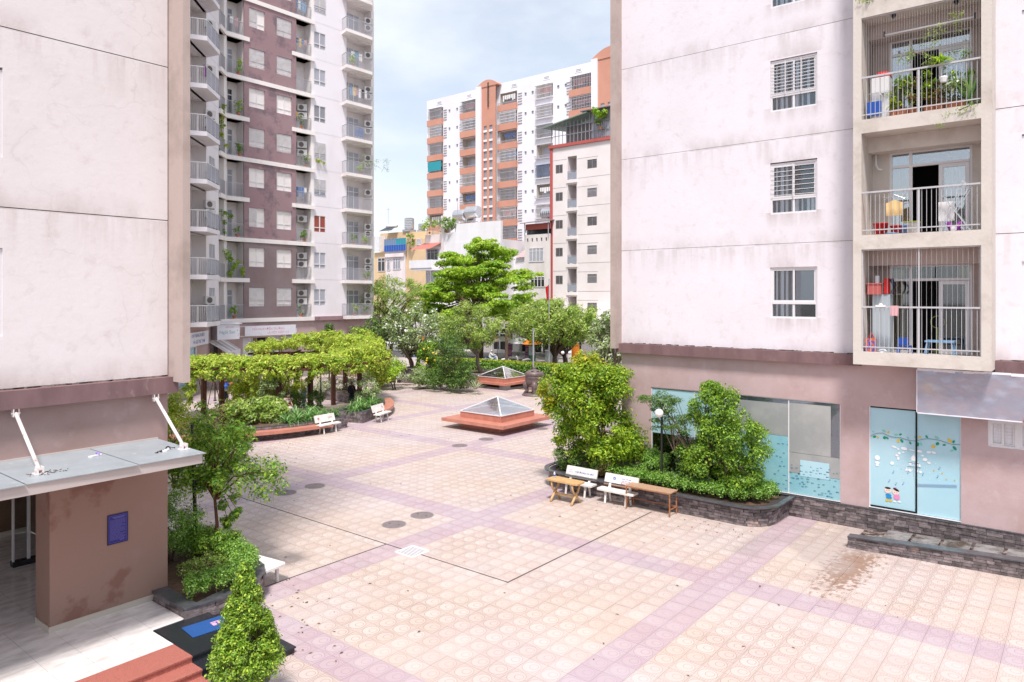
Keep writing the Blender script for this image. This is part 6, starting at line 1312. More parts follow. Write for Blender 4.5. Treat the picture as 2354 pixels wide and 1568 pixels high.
mb = MB(); mb.panel(-14, 0, 0, 4.6, [(-14, -6.65, .4, 3.2, .25, None), (-3.6, -.6, .3, 3.2, .3, 1)], .25); wing('shop_storey_wall', mb, ['wall_taupe', 'pane_dark']); 
mb = MB(); mb.box(-14, -6.65, -.04, .05, .32, .4); mb.box(-6.73, -6.65, -.04, .05, .4, 3.2); mb.box(-10, -9.93, -.04, .05, .4, 3.2); mb.box(-14, -6.65, -.04, .05, 3.13, 3.2); sfw = wing('shop_window', mb, 'white_paint'); part('pane', MB().box(-14, -6.7, .1, .12, .4, 3.2), 'frost', sfw); wing('plinth', MB().box(-14, -4, -.06, 0, 0, .4), 'concrete')
# banner
t = thing('banner_sign', 'long pale banner lettered in pink over the tower shop windows', 'sign', (31.2, 52.0, 3.43)); part('board', MB().box(0, 4.65, 0, .06, 0, .8), 'sign_white', t)
part('side_frame', MB().box(-.5, -.44, 0, .5, 0, .8).box(-.44, 0, .0, .05, .76, .8).box(-.44, 0, 0, .05, 0, .04), 'white_metal', t); part('side_frame', MB().box(4.65, 4.95, .3, .35, .1, .14).box(4.65, 4.95, .3, .35, .42, .46).box(4.91, 4.95, .3, .35, .14, .42), 'white_metal', t)
add('lettering', textmesh('MỖI NGÀY ĐẾN TRƯỜNG', .25, m='letter_pink'), t, (2.1, -.004, .53), rot=(pi / 2, 0, 0)); add('lettering', textmesh('LÀ MỘT NIỀM VUI', .25, m='letter_pink'), t, (3.0, -.004, .22), rot=(pi / 2, 0, 0))
mb = MB()
for k in range(16): a = rt.uniform(0, 6.28); x, z = rt.choice([(.5, .4), (4.1, .4), (4.2, .55), (1.3, .12)]); x += rt.gauss(0, .16); z = min(.74, max(.06, z + rt.gauss(0, .1))); mb.bar((x, -.003, z), (x + .09 * cos(a), -.003, z + .05 * sin(a)), .012, .002)
part('doodle', mb, 'letter_teal', t)
# box sign in the corner
t = thing('box_sign', 'boxy shop sign with grey side panel in the corner of the tower', 'sign', (27.5, 49.5, 3.4)); part('board', MB().box(.0, 1.75, 0, .05, .02, 1.12), 'sign_white', t); part('side_panel', MB().box(-.03, 0, 0, 1.3, 0, 1.14), 'sign_grey', t)
mb = MB(); mb.v = [(-.1, -.1, 1.14), (1.9, -.1, 1.14), (1.9, 1.4, 1.26), (-.1, 1.4, 1.26), (-.1, -.1, 1.18), (1.9, -.1, 1.18), (1.9, 1.4, 1.3), (-.1, 1.4, 1.3)]
for q in ((0, 3, 2, 1), (4, 5, 6, 7), (0, 1, 5, 4), (1, 2, 6, 5), (2, 3, 7, 6), (3, 0, 4, 7)): mb.f.append(q); mb.m.append(0)
part('cover', mb, 'sign_white', t); add('lettering', textmesh('Ngôi Sao', .34, m='letter_teal'), t, (.78, -.004, .55), rot=(pi / 2, 0, 0)); add('lettering', textmesh('MẦM NON', .13, m='letter_pink'), t, (.95, -.004, .92), rot=(pi / 2, 0, 0))
part('emblem', MB().bar((1.55, -.003, .6), (1.62, -.003, .75), .05, .004).bar((1.63, -.003, .25), (1.66, -.003, .45), .03, .004), 'sign_grey', t)
# awning
t = thing('shop_awning', 'pale striped folding awning with a lettered valance below the box sign', 'awning', to_world(b0_, WR, -3.95, 0, 0), WR)
for k in range(7):
    a, b = k * .52, (k + 1) * .52; mb = MB(); mb.face([(a, 0, 3.35), (a, -1.3, 2.52), (b, -1.3, 2.52), (b, 0, 3.35)]); part('canvas_strip', mb, 'sign_white' if k % 2 else 'lino', t)
vl = part('valance', MB().box(0, 3.64, -1.32, -1.3, 2.1, 2.52), 'sign_white', t); add('lettering', textmesh('Ngôi Sao', .34, m='sign_grey'), vl, (1.5, -1.325, 2.3), rot=(pi / 2, 0, 0)); part('frame', MB().bar((0, 0, 3.33), (0, -1.3, 2.5), .04).bar((3.64, 0, 3.33), (3.64, -1.3, 2.5), .04), 'white_metal', t)
# blue lettered board
t = thing('shop_sign', 'white board with two rows of blue lettering at the left of the tower shops', 'sign', to_world(b0_, WR, -8.6, -.12, 3.2), WR); part('board', MB().box(0, 4.3, 0, .06, 0, .95), 'sign_white', t)
add('lettering', textmesh('DẠY NĂNG KHIẾU', .32, m='letter_blue'), t, (2.0, -.004, .7), rot=(pi / 2, 0, 0)); add('lettering', textmesh('VÀ GIỮ TRẺ THƠ', .32, m='letter_blue'), t, (2.2, -.004, .26), rot=(pi / 2, 0, 0))
# ramp before the tower
t = thing('access_ramp', 'long grey access ramp wall in front of the tower shops', 'ramp', (29.2, 50.4, 0)); mb = MB(); mb.prism([(0, 0), (9.5, .1), (9.5, .35), (0, .25)], 0, .55); mb.prism([(0, .25), (9.5, .35), (9.5, 2.1), (0, 2.1)], 0, .25); part('wall', mb, 'concrete', t); part('coping', MB().prism([(-.03, -.04), (9.5, .06), (9.5, .4), (-.03, .3)], .55, .6), 'wet_slab', t)
t = thing('stone_ramp', 'grey stone ramp block and bench end at the far left of the plaza', 'ramp', (20.3, 42.5, 0), WR); part('wall', MB().box(0, 7, 0, 1.2, 0, .75), 'concrete', t); part('coping', MB().box(-.05, 7, -.05, 1.3, .75, .8), 'wet_slab', t); part('recess', MB().box(-.06, -.04, .15, 1.1, .1, .62), 'dark', t)
# terracotta urn pot by the guard
x, y = at(571, 50); pot_plant((x, y, .35), 'big terracotta pot plant behind the guard in blue', .5, .35, 'leaf_mid', 160, .14, 71, pr=.36)
for n_, d_, l_ in ((533, 51, 'palm-like plant below the folding awning'), (578, 51.5, 'palm-like plant under the awning valance end')):
    strap_plant('palm_plant', l_, at(n_, d_) + (.6,), 34, 1.5, 'leaf_strap', 'plant', .06, None, .35, (35, 85), 140)

# ================================================================== ORANGE AND WHITE TOWER BLOCK BEHIND
OB = thing('apartment_block', 'distant white high-rise with orange balcony fronts and an arched orange stair tower', 'building', (90.5, 92, 0), radians(-90)); H_ = 3.1; OT = 41.2
cols = [(.7, 3.95, 1), (8.6, 12.35, 1), (16.9, 20.4, 1), (24.3, 27.4, 0), (30.9, 34.9, 1)]
fl = [37.55 - H_ * k for k in range(12)]
mb = MB(); holes = []
for a, b, o in cols:
    for z in fl: holes.append((a, b, z - (.0 if o else .2), z + 1.95, 1.2, 1, 1))
for z in fl:
    for u in (5.3, 7.1, 21.9, 23.3, 28.2, 29.6): holes.append((u, u + .42, z + .75, z + 1.3, .12, 2))
mb.panel(.0, 35.1, 0, OT, holes, .1); mb.box(0, 44, 3, 15, 0, OT); mb.face([(0, 0, 0), (0, 15, 0), (0, 15, OT), (0, 0, OT)]); mb.box(0, 39, 0, 15, OT, OT + .02); part('main_wall', mb, ['far_white', 'lino', 'pane_grey'], OB)
for z in (OT - 1.1,):
    for u in (2.5, 9.5, 19.2, 25.6, 31.5):
        mb = MB(); mb.box(u, u + 1.3, -.05, 0, z, z + .7, 0); [mb.box(u + .2, u + 1.1, -.06, -.045, z + .18 + .2 * q, z + .24 + .2 * q, 1) for q in range(2)]; part('roof_vent', mb, ['far_white', 'pane_dark'], OB)
kinds = {0: 'orange_wall'}
CL = ['cloth_white', 'cloth_blue', 'cloth_pink', 'cloth_dark', 'red']
GR = {}
ro = random.Random(31)
for ci, (a, b, o) in enumerate(cols):
    for fi, z in enumerate(fl[:11]):
        w_ = b - a
        if o: part('balcony_front', MB().box(a - .25, b + .1, -.45, .0, z - 1.05, z), 'orange_wall', OB)
        else: part('balcony_sill', MB().box(a - .1, b + .1, -.35, 0, z - .3, z - .15), 'far_white', OB)
        st_ = ro.random(); zb_ = z if o else z - .15
        if st_ < .62:
            m_ = ro.choice(['railing_grey', 'white_paint', 'white_paint', 'far_white', 'pane_blue' if not o else 'railing_grey']); key = (ci, m_, fi % 2)  # mostly pale paint: distance haze put into the cage colours
            if key not in GR:
                g = MB(); n = 14
                for k in range(n + 1): g.box(k * w_ / n - .025, k * w_ / n + .025, -.42, -.38, 0, 1.95)
                for k in range(4 if fi % 2 else 2): zz = 1.9 * (k + .5) / (4 if fi % 2 else 2); g.box(0, w_, -.43, -.37, zz, zz + .05)
                g.box(-.05, w_ + .05, -.45, 0, 1.93, 1.98); GR[key] = g.mesh('balcony_cage', m_)
            add('balcony_cage', GR[key], OB, (a, 0, zb_))
        else:
            part('railing', MB().box(a - .2, b, -.45, -.4, zb_ + .25, zb_ + .32).box(a - .2, b, -.45, -.4, zb_ + .1, zb_ + .14), 'grey_metal', OB)
        if ro.random() < .16: part('shade', MB().box(a, b, -.47, -.45, zb_ + .3, zb_ + 1.9), ro.choice(['teal', 'pane_blue', 'blue_light', 'decal_mint']), OB)
        part('balcony_window', MB().box(a + .5, a + w_ * .55, 1.12, 1.18, z, z + 1.7), ro.choice(['pane_grey', 'pane_grey', 'blind_white']), OB)  # grey rather than dark panes, haze put into the colour
        if ro.random() < .45:
            mb = MB(); x = a + ro.uniform(.3, 1)
            while x < b - .4: l = ro.uniform(.2, .45); mb.box(x, x + l, .1, .13, zb_ + 1.6 - ro.uniform(.5, 1), zb_ + 1.6); x += l + .1
            part('washing', mb, ro.choice(CL), OB)
        if ro.random() < .4: part('air_conditioner', MB().box(b - 1.1, b - .35, .6, .95, zb_ + 1.15, zb_ + 1.65), 'ac_white', OB)
sl_m = MB()
for z in fl[:11]:
    for u, w_ in ((4.15, .75), (7.95, .7), (20.6, .85), (30.0, .85)):
        for q in range(5): sl_m.box(u, u + w_, -.09, 0, z - .35 + q * .42, z - .27 + q * .42)
part('wall_fins', sl_m, 'sign_grey', OB, kind='stuff')
# stair towers with arched tops
for k, (f0, f1, t0, t1) in enumerate(((12.6, 13.7, 13.7, 16.7), (35.1, 36.1, 36.1, 41))):
    part('white_fin', MB().box(f0, f1, -1.2, 0, 0, OT - .1), 'far_white', OB)
    mb = MB(); n = 12; c = (f0 + 16.9) / 2 if k == 0 else 39; 
    mb.panel(t0, t1, 0, OT - .3, [(t0 + .45, t0 + 1.1, 3, 34.5, .12, 1), (t0 + 1.65, t0 + 2.3, 3, 34.5, .12, 1)], .12, y=-.9); P = [(t0 - 1.1, OT - .3)] + [(t0 - 1.1 + (t1 - t0 + 1.6) * q / n, OT - .3 + (1.1 if k == 0 else 1.6) * sin(pi * (.05 + .9 * q / n))) for q in range(n + 1)] + [(t1 + .5, OT - .3)]
    i = len(mb.v); mb.v += [(x, -1.0, z) for x, z in P] + [(x, 1.5, z) for x, z in P]; m_ = len(P); mb.f.append(tuple(i + q for q in range(m_))); mb.m.append(0); mb.f.append(tuple(i + m_ + q for q in range(m_))[::-1]); mb.m.append(0)
    for q in range(m_): r = (q + 1) % m_; mb.f.append((i + q, i + m_ + q, i + m_ + r, i + r)); mb.m.append(0)
    part('stair_tower', mb, ['orange_wall', 'pane_grey'], OB)
    bm = MB()
    for q in range(20): bm.box(t0 + .4, t0 + 1.15, -.95, -.88, 4 + q * 1.55, 4.35 + q * 1.55); bm.box(t0 + 1.6, t0 + 2.35, -.95, -.88, 4 + q * 1.55, 4.35 + q * 1.55)
    part('window_spandrels', bm, 'cream', OB)
    if k == 0: part('slot', MB().box(t0 + 1.35, t0 + 1.6, -1.06, -1.0, 37.5, OT + .3), 'pane_dark', OB)

# ================================================================== CREAM BLOCK WITH RED EDGE
CB = thing('apartment_block', 'pale cream mid-rise with a red edge strip and recessed balconies', 'building', (65.4, 47.0, 0), radians(-90)); ct = 23.0; ch = 3.06
mb = MB(); holes = []
fz2 = [19.3 - ch * k for k in range(6)]
for z in fz2:
    holes += [(.7, 1.65, z + .85, z + 1.8, .12, None), (2.3, 3.5, z, z + 2.55, 1.6, 0), (4.85, 6.05, z + .95, z + 1.9, .12, None), (9.5, 10.6, z + .95, z + 1.9, .12, 1)]
mb.panel(.33, 20, 0, ct, holes, .12); mb.box(0, 20, 2.0, 10, 0, ct); mb.face([(0, 0, 0), (0, 10, 0), (0, 10, ct), (0, 0, ct)]); part('main_wall', mb, ['cream', 'pane_grey'], CB)
part('red_strip', MB().box(-.02, .33, -.08, .02, 0, ct), 'cream_red', CB); part('roof_band', MB().box(-.12, 20, -.2, 0, ct, ct + .32), 'cream_red', CB)
jm = MB()
for z in fz2: jm.box(.35, 2.25, -.012, .0, z + 2.3, z + 2.33); jm.box(3.6, 6.2, -.012, 0, z + 2.15, z + 2.18); jm.box(3.6, 20, -.012, 0, z + .05, z + .08)
part('wall_joint', jm, 'sign_grey', CB, kind='stuff')
for z in fz2:
    for u, w_ in ((.7, .95), (4.85, 1.2)):
        fr = part('window', MB().box(u, u + w_, .05, .08, z + .87, z + .92).box(u, u + w_, .05, .08, z + 1.78, z + 1.83).box(u + w_ / 2 - .03, u + w_ / 2 + .03, .05, .08, z + .92, z + 1.78), 'grey_metal', CB); part('pane', MB().box(u, u + w_, .1, .11, z + .85, z + 1.9), rt.choice(['pane_dark', 'pane_grey']), fr)
        mb = MB(); [mb.box(u, u + w_, .02, .05, z + .95 + q * .12, z + .99 + q * .12) for q in range(7)]; part('louvre', mb, 'sign_grey', fr)
    part('railing', MB().box(2.3, 3.5, -.02, .02, z + .9, z + .95).box(2.3, 2.34, -.02, .02, z, z + .9).box(3.46, 3.5, -.02, .02, z, z + .9).box(2.88, 2.92, -.02, .02, z, z + .9).box(2.34, 3.46, -.005, .005, z + .08, z + .82, 1), ['grey_metal', 'rail_glass'], CB)
    part('balcony_door', MB().box(2.9, 3.4, 1.5, 1.58, z, z + 2.1), 'pane_dark', CB); part('balcony_slab', MB().box(2.2, 3.6, -.1, 0, z - .35, z), 'cream', CB)
# roof terrace shed
t = thing('roof_shelter', 'rooftop shelter with dark sloping sheet roof and barred glazing', 'shelter', (65.6, 47.0, ct + .3), radians(-90))
mb = MB(); mb.v = [(-.9, -.6, 2.0), (5, -.6, 2.9), (5, 5, 3.3), (-.9, 5, 2.6), (-.9, -.6, 2.1), (5, -.6, 3.0), (5, 5, 3.4), (-.9, 5, 2.7)]
for q in ((0, 3, 2, 1), (4, 5, 6, 7), (0, 1, 5, 4), (1, 2, 6, 5), (2, 3, 7, 6), (3, 0, 4, 7)): mb.f.append(q); mb.m.append(0)
part('roof', mb, 'green_roof', t); part('roof', MB().box(4.2, 11, -.6, 5, 3.1, 3.2), 'tin_roof', t)
mb = MB(); 
for x in np.arange(0, 10, .5): mb.box(x - .03, x + .03, -.02, .04, 0, 2.4 if x < 5 else 3.05)
mb.box(0, 10, -.02, .04, 1.0, 1.06); mb.box(0, 10, -.02, .04, 1.9, 1.95); part('frame', mb, 'grey_metal', t); part('glazing', MB().box(5.2, 9.6, .1, .15, .2, 2.9), 'pane_grey', t); part('back_wall', MB().box(.3, 10, 2.4, 2.5, 0, 2.6), 'sign_grey', t)
pot_plant((65.3, 40.4, ct + 1.2), 'green climber at the right end of the rooftop shelter', 2.4, .8, 'leaf_terrace', 260, .4, 88)

# ================================================================== HOUSES BEHIND THE TREES
def house_win(parent, u, z, w_, h_, cols_=3, m='pane_grey', frame='white_paint', y=0):
    f = MB(); b = .08; f.box(u, u + w_, y - .06, y, z, z + b); f.box(u, u + w_, y - .06, y, z + h_ - b, z + h_); zt = z + h_ * .74; f.box(u, u + w_, y - .05, y, zt, zt + .06)
    for k in range(cols_ + 1): x = u + (w_ - b) * k / cols_; f.box(x, x + b, y - .065, y - .001, z, z + h_)
    o = part('window', f, frame, parent); part('pane', MB().box(u + .02, u + w_ - .02, y - .03, y - .02, z + .02, z + h_ - .02), m, o)
# pale narrow house with five slots (left neighbour of the cream block)
t = thing('townhouse', 'narrow pale townhouse with five slots in its parapet and a sheet roof', 'house', (65.0, 50.35, 0), radians(-90)); mb = MB(); mb.panel(0, 3.65, 0, 13.55, [(.35 + k * .65, .55 + k * .65, 12.75, 13.15, .12, 1) for k in range(5)], .1); mb.box(0, 3.65, .5, 9, 0, 13.5); mb.face([(0, 0, 0), (0, 9, 0), (0, 9, 13.5), (0, 0, 13.5)]); part('wall', mb, ['pale_wall', 'pane_dark'], t)
house_win(t, .65, 10.45, 2.1, 1.6, 4); house_win(t, .9, 7.6, 2.0, 1.2, 4, 'pane_dark'); part('terrace_wall', MB().box(.2, 3.6, .2, .3, 13.55, 14.3), 'pane_dark', t); part('blind', MB().box(.2, 3.6, -.05, .2, 14.1, 14.75), 'cream_red', t)
mb = MB(); mb.v = [(-.3, -.5, 14.8), (3.9, -.5, 14.9), (3.9, 3, 15.5), (-.3, 3, 15.4), (-.3, -.5, 14.88), (3.9, -.5, 14.98), (3.9, 3, 15.58), (-.3, 3, 15.48)]
for q in ((0, 3, 2, 1), (4, 5, 6, 7), (0, 1, 5, 4), (1, 2, 6, 5), (2, 3, 7, 6), (3, 0, 4, 7)): mb.f.append(q); mb.m.append(0)
part('roof', mb, 'tin_roof', t); part('post', MB().box(.2, .28, -.3, -.22, 13.5, 14.85).box(3.5, 3.58, -.3, -.22, 13.5, 14.85), 'grey_metal', t)
def tank(x, y, z, l, r, label, vert=False):
    t = thing('water_tank', label, 'water tank', (x, y, z), radians(-90) if not vert else 0, 'steel rooftop water tanks')
    mb = MB(); n = 14; pr = []
    for k in range(n + 1): s = -l / 2 + l * k / n; pr.append((s, r * (1 if 0 < k < n else .8) * (1 + (.025 if k % 2 else 0))))
    if vert: mb.lathe([(q, s + l / 2) for s, q in pr], 18)
    else: mb.tube([(s, 0, r) for s, q in pr], [q for s, q in pr], 18)
    part('tank', mb, 'steel', t, smooth=False); part('stand', MB().box(-l * .3, l * .3, -.3, .3, -.5, -.45).bar((-l * .3, -.3, -.5), (-l * .3, -.3, -1.2), .05).bar((l * .3, .3, -.5), (l * .3, .3, -1.2), .05) if not vert else MB().box(-r, r, -r, r, -.3, 0), 'grey_metal', t)
tank(68.2, 49.2, 15.6, 2.0, .62, 'round steel tank above the pale five-slot townhouse')
# low white house with pink tile roof
t = thing('townhouse', 'low white house with a pink tiled roof left of the five-slot townhouse', 'house', (68.5, 58.5, 0), radians(-90)); part('wall', MB().box(0, 8, 0, 8, 0, 11.3), 'house_white', t)
mb = MB(); mb.v = [(4.2, -.3, 11.2), (8.1, -.3, 11.6), (8.1, 3.5, 13.6), (4.6, 3.5, 13.6)]; mb.f = [(0, 1, 2, 3)]; mb.m = [0]; part('roof', mb, 'pink_tile', t)
part('roof', MB().prism([(5.6, -.4), (8.1, -.4), (8.1, 3), (5.6, 3)], 9.2, 9.3), 'tin_roof', t); house_win(t, 1.6, 11.4, 1.2, .9, 3, 'pane_blue', y=-.02); part('dormer', MB().box(1.4, 3.0, 0, 1.5, 11.3, 12.5), 'house_white', t)
# big white house, blank side wall
t = thing('townhouse', 'tall white house with long blank side wall and rooftop pergola of plants', 'house', (66.0, 68.7, 0), radians(-90))
part('wall', MB().box(1.4, 14.0, 0, 9, 0, 13.4), 'house_white', t); part('side_wall', MB().box(4.7, 14.0, .02, .4, 13.4, 14.6).box(6.8, 14.0, .03, .4, 14.6, 15.6), 'house_white', t)
part('pier', MB().box(4.4, 4.72, -.25, 0, 0, 16.8), 'pale_wall', t); part('parapet', MB().box(1.4, 4.4, -.1, 0, 12.9, 14.5), 'pale_wall', t)
mb = MB(); 
for x in (1.5, 2.5, 3.5, 4.3, 5.5, 6.5, 7.6): mb.box(x, x + .05, .1, .15, 14.4, 16)
mb.box(1.5, 7.6, .1, .15, 15.2, 15.25); mb.box(1.5, 7.6, .1, .15, 15.95, 16); part('roof_frame', mb, 'grey_metal', t)
mb = MB(); mb.v = [(.1, -1.5, 12.6), (3.6, -1.5, 12.6), (4.5, 0, 13.5), (1.2, 0, 13.5)]; mb.f = [(0, 1, 2, 3)]; mb.m = [0]; part('window_canopy', mb, 'red_tin', t)
house_win(t, 1.7, 11.2, 2.0, 1.4, 3, 'pane_dark', 'grey_metal', y=-.02); part('balcony', MB().box(0, 4.0, -1.6, 0, 10.2, 11.2), 'house_white', t); part('balcony_slab', MB().box(0.2, 4.2, -1.5, 0, 9.9, 10.2), 'house_white', t); house_win(t, 2.4, 8.3, 1.2, 1.6, 2, 'pane_grey', y=-.02); house_win(t, 1.5, 8.1, .6, 1.6, 1, 'pane_grey', y=-.02)
pot_plant((65.7, 66.3, 14.6), 'bushy creeper over the left half of the rooftop frame', 1.6, .9, 'leaf_olive', 300, .3, 90); pot_plant((65.7, 63.0, 14.6), 'bushy creeper over the right half of the rooftop frame', 1.9, 1.0, 'leaf_mid', 360, .3, 91)
tank(72.5, 67.2, 16.9, 2.0, .75, 'left of two steel tanks on the rooftop rack'); tank(72.5, 64.9, 17.1, 2.1, .8, 'right of two steel tanks on the rooftop rack')
t = thing('tank_rack', 'steel rack and dark solar panel beside the rooftop tanks', 'rack', (71.5, 68.2, 15.3), radians(-90)); mb = MB()
for x in (0, 1.5, 3, 4.5): mb.bar((x, 0, 0), (x, 0, 1.6), .08); mb.bar((x, 0, 0), (x + 1.4, 0, 1.6), .05)
part('frame', mb, 'grey_metal', t); mb = MB(); mb.v = [(-1.6, -.3, .1), (0, -.3, 1.1), (0, 1.5, 1.1), (-1.6, 1.5, .1)]; mb.f = [(0, 1, 2, 3)]; mb.m = [0]; part('panel', mb, 'pane_dark', t)
# yellow house
t = thing('townhouse', 'yellow townhouse with a blue screened upper terrace', 'house', (70.0, 82.5, 0), radians(-90))
part('wall', MB().box(0, 6.8, .3, 9, 0, 13.0), 'yellow_wall', t); part('front_wall', MB().box(2.9, 7.0, 0, .3, 0, 13.0), 'pale_wall', t); part('side_wall', MB().box(7.0, 11.0, .2, 9, 0, 14.6), 'yellow_wall', t); part('upper_wall', MB().box(0, 6.4, 1.5, 9, 13.0, 15.9), 'yellow_wall', t); part('upper_wall', MB().box(7.0, 11, 1.2, 9, 14.6, 15.7), 'yellow_wall', t)
for k in range(13): part('slat', MB().box(.5, 2.7, -.1, 0, 13.2 + k * .17, 13.29 + k * .17), 'white_paint', t)
part('slat_frame', MB().box(.4, .5, -.1, 0, 13.1, 15.3).box(1.55, 1.65, -.12, 0, 13.1, 15.3).box(2.7, 2.8, -.1, 0, 13.1, 15.3), 'white_paint', t)
part('blue_screen', MB().box(2.95, 7.4, -.3, -.2, 13.0, 13.9), 'blue', t)
mb = MB(); 
for k in range(9): part('pane', MB().box(2.95 + k * .5, 3.4 + k * .5, -.3, -.27, 13.95, 14.75), 'pane_blue' if k < 5 else 'teal', t)
mb = MB(); [mb.box(2.92 + k * .5, 2.95 + k * .5, -.32, -.25, 13.0, 14.8) for k in range(10)]; mb.box(2.9, 7.5, -.32, -.25, 14.75, 14.8); mb.box(2.9, 7.5, -.32, -.25, 13.9, 13.95); part('screen_frame', mb, 'blue_light', t)
house_win(t, 4.5, 10.4, 1.6, 1.6, 3, 'pane_grey', y=-.02); house_win(t, 3.2, 10.3, .7, 1.6, 1, 'pane_grey', y=-.02); part('lintel', MB().box(3.0, 6.9, -.25, 0, 12.2, 12.7), 'pale_wall', t); house_win(t, .9, 10.2, 1.6, 2.0, 2, 'pane_dark', y=.28); house_win(t, 9.2, 13.7, .9, .9, 2, 'pane_grey', y=.18)
pot_plant((69.6, 74.0, 13.1), 'trailing creeper hanging beside the blue screened terrace', 2.2, .5, 'leaf_olive', 200, .3, 93)
tank(72, 76.8, 16.2, 1.7, .7, 'upright steel tank on the yellow house roof', True); tank(72, 74.2, 16.0, .9, .5, 'small upright steel tank right of the bigger one', True)
t = thing('solar_heater', 'rooftop solar heater with pale drum left of the upright tank', 'heater', (71, 80.6, 16.0), radians(-90)); part('drum', MB().tube([(.2, 0, .8), (2.2, 0, .8)], .3, 12), 'plastic_white', t, smooth=True); mb = MB(); mb.v = [(-.6, -1, .05), (2.2, -1, .05), (2.2, 0, .75), (.2, 0, .75)]; mb.f = [(0, 1, 2, 3)]; mb.m = [0]; part('panel', mb, 'pane_dark', t)
t = thing('aerial', 'thin television aerial above the yellow house', 'aerial', (71, 80.2, 16.0)); part('mast', MB().tube([(0, 0, 0), (0, 0, 3.6)], .03, 5), 'grey_metal', t); part('crossbar', MB().bar((-.4, 0, 3.3), (.4, 0, 3.3), .03), 'grey_metal', t)
t = thing('aerial', 'tall thin aerial pole before the orange balconies', 'aerial', (67, 62.6, 15.3)); part('mast', MB().tube([(0, 0, 0), (0, 0, 3.2)], .03, 5), 'grey_metal', t)
# ================================================================== GRASS BED AND TREES BEHIND THE PLAZA
BW = arc(39.6, 43.1, 2.05, 115, 190, 8) + [(37.7, 41.2), (38.1, 39.3), (38.9, 37.2), (39.9, 35.7), (41.2, 35.3)]
bed = thing('garden_bed', 'low curved stone-walled grass bed behind the two farther benches', 'garden bed', (38, 40, 0))
L0 = [(x - 38, y - 40) for x, y in BW]; inn = offset(L0, .25); mb = MB(); ring_wall(mb, L0, inn, 0, .36); part('wall', mb, 'mortar', bed); mb = MB(); ring_wall(mb, offset(L0, -.03), offset(L0, .27), .36, .40); part('coping', mb, 'concrete', bed); stones(bed, BW, 0, .355, 4, .38, 0, 1, seed=51)
mb = MB(); G_ = inn + [(8.4, -4.6), (8.4, 5.6), (1.2, 5.6)]; mb.prism(G_, 0, .33); part('soil', mb, 'soil', bed)
gr_n = 9000; rgx = np.random.default_rng(5); P = []
from math import hypot
def inpoly(x, y, Q):
    c = False; n = len(Q)
    for k in range(n):
        (x0, y0), (x1, y1) = Q[k], Q[(k + 1) % n]
        if (y0 > y) != (y1 > y) and x < (x1 - x0) * (y - y0) / (y1 - y0) + x0: c = not c
    return c
while len(P) < gr_n:
    x, y = rgx.uniform(-.5, 7.5), rgx.uniform(-4.6, 5.2)
    if inpoly(x, y, G_) and (x < 3 or rgx.random() < .5): P.append((x + 38, y + 40, .34))
P = np.array(P); N = np.zeros((len(P), 3)); N[:, 0] = rgx.normal(size=len(P)); N[:, 1] = rgx.normal(size=len(P)); N[:, 2] = .5
add('grass', leaf_mesh('grass', P, N, .12, 'grass_green', .3), None, kind='stuff')
def spiky(n_, d_, z, l, ln=.75, m='leaf_pale', seed=1): strap_plant('spiky_plant', l, at(n_, d_) + (z,), 44, ln, m, 'plant', .03, 'pale spiky rosettes in the grass bed', .12, (5, 85), seed)
spiky(1001, 53.5, .38, 'pale spiky rosette behind the left bench of the grass bed', .8, seed=201); spiky(1018, 53.5, .38, 'second pale spiky rosette, just right of the one behind the left bench', .75, seed=202)
spiky(1168, 49.5, .38, 'largest striped spiky rosette left of the farther skylight', 1.0, seed=203); spiky(1188, 48.5, .36, 'striped spiky rosette touching the corner of the farther skylight', .85, seed=204)
shrub('grey_shrub', 'low grey-green shrub behind the middle bench of the grass bed', at(1055, 51.5) + (.75,), (1.0, .9, .5), 3600, .12, 'leaf_grey', .3, 30, .3, seed=205, lo=.2)
shrub('grey_shrub', 'low bluish shrub under the twin-globe lamp in the grass bed', at(1085, 52) + (.75,), (1.2, .9, .5), 3800, .12, 'leaf_dark', .3, 34, .32, seed=206, lo=.2)
shrub('flowering_shrub', 'green shrub with yellow blossoms below the bed lamp', at(1073, 55) + (1.7,), (1.15, 1.1, 1.5), 5200, .14, 'leaf_mid', .3, 46, .36, seed=207, lo=.2)
fx = at(1073, 55); mb = MB()
for k in range(16): mb.sphere((rg.uniform(-.9, .9), rg.uniform(-.9, .1), rg.uniform(.2, 2.4)), .08, 6)
solo('blossoms', mb, 'flower_yellow', 'yellow blossoms on the green shrub below the bed lamp', 'flowers', (fx[0] - .4, fx[1] - .4, .5))
cl = crown_clumps(70, at(1128, 50) + (2.3,), (1.35, 1.35, 1.95), .42, 'round', .2, 208); tree('dark_tree', 'dense dark small-leaved tree right of the bed lamp', 'tree', at(1128, 50) + (.3,), cl, 110, .11, 'leaf_dark', .07, .25, 'bark', 3, 22, .5, .5, seed=208)
for k, (n_, d_) in enumerate(((1100, 50.5), (1150, 49.5))): shrub('dark_shrub', ('left' if k == 0 else 'right') + ' dark ground shrub at the foot of the dense dark tree', at(n_, d_) + (.9,), (1.2, 1.0, .65), 3600, .12, 'leaf_dark', .3, 30, .34, seed=209 + k, lo=.2)
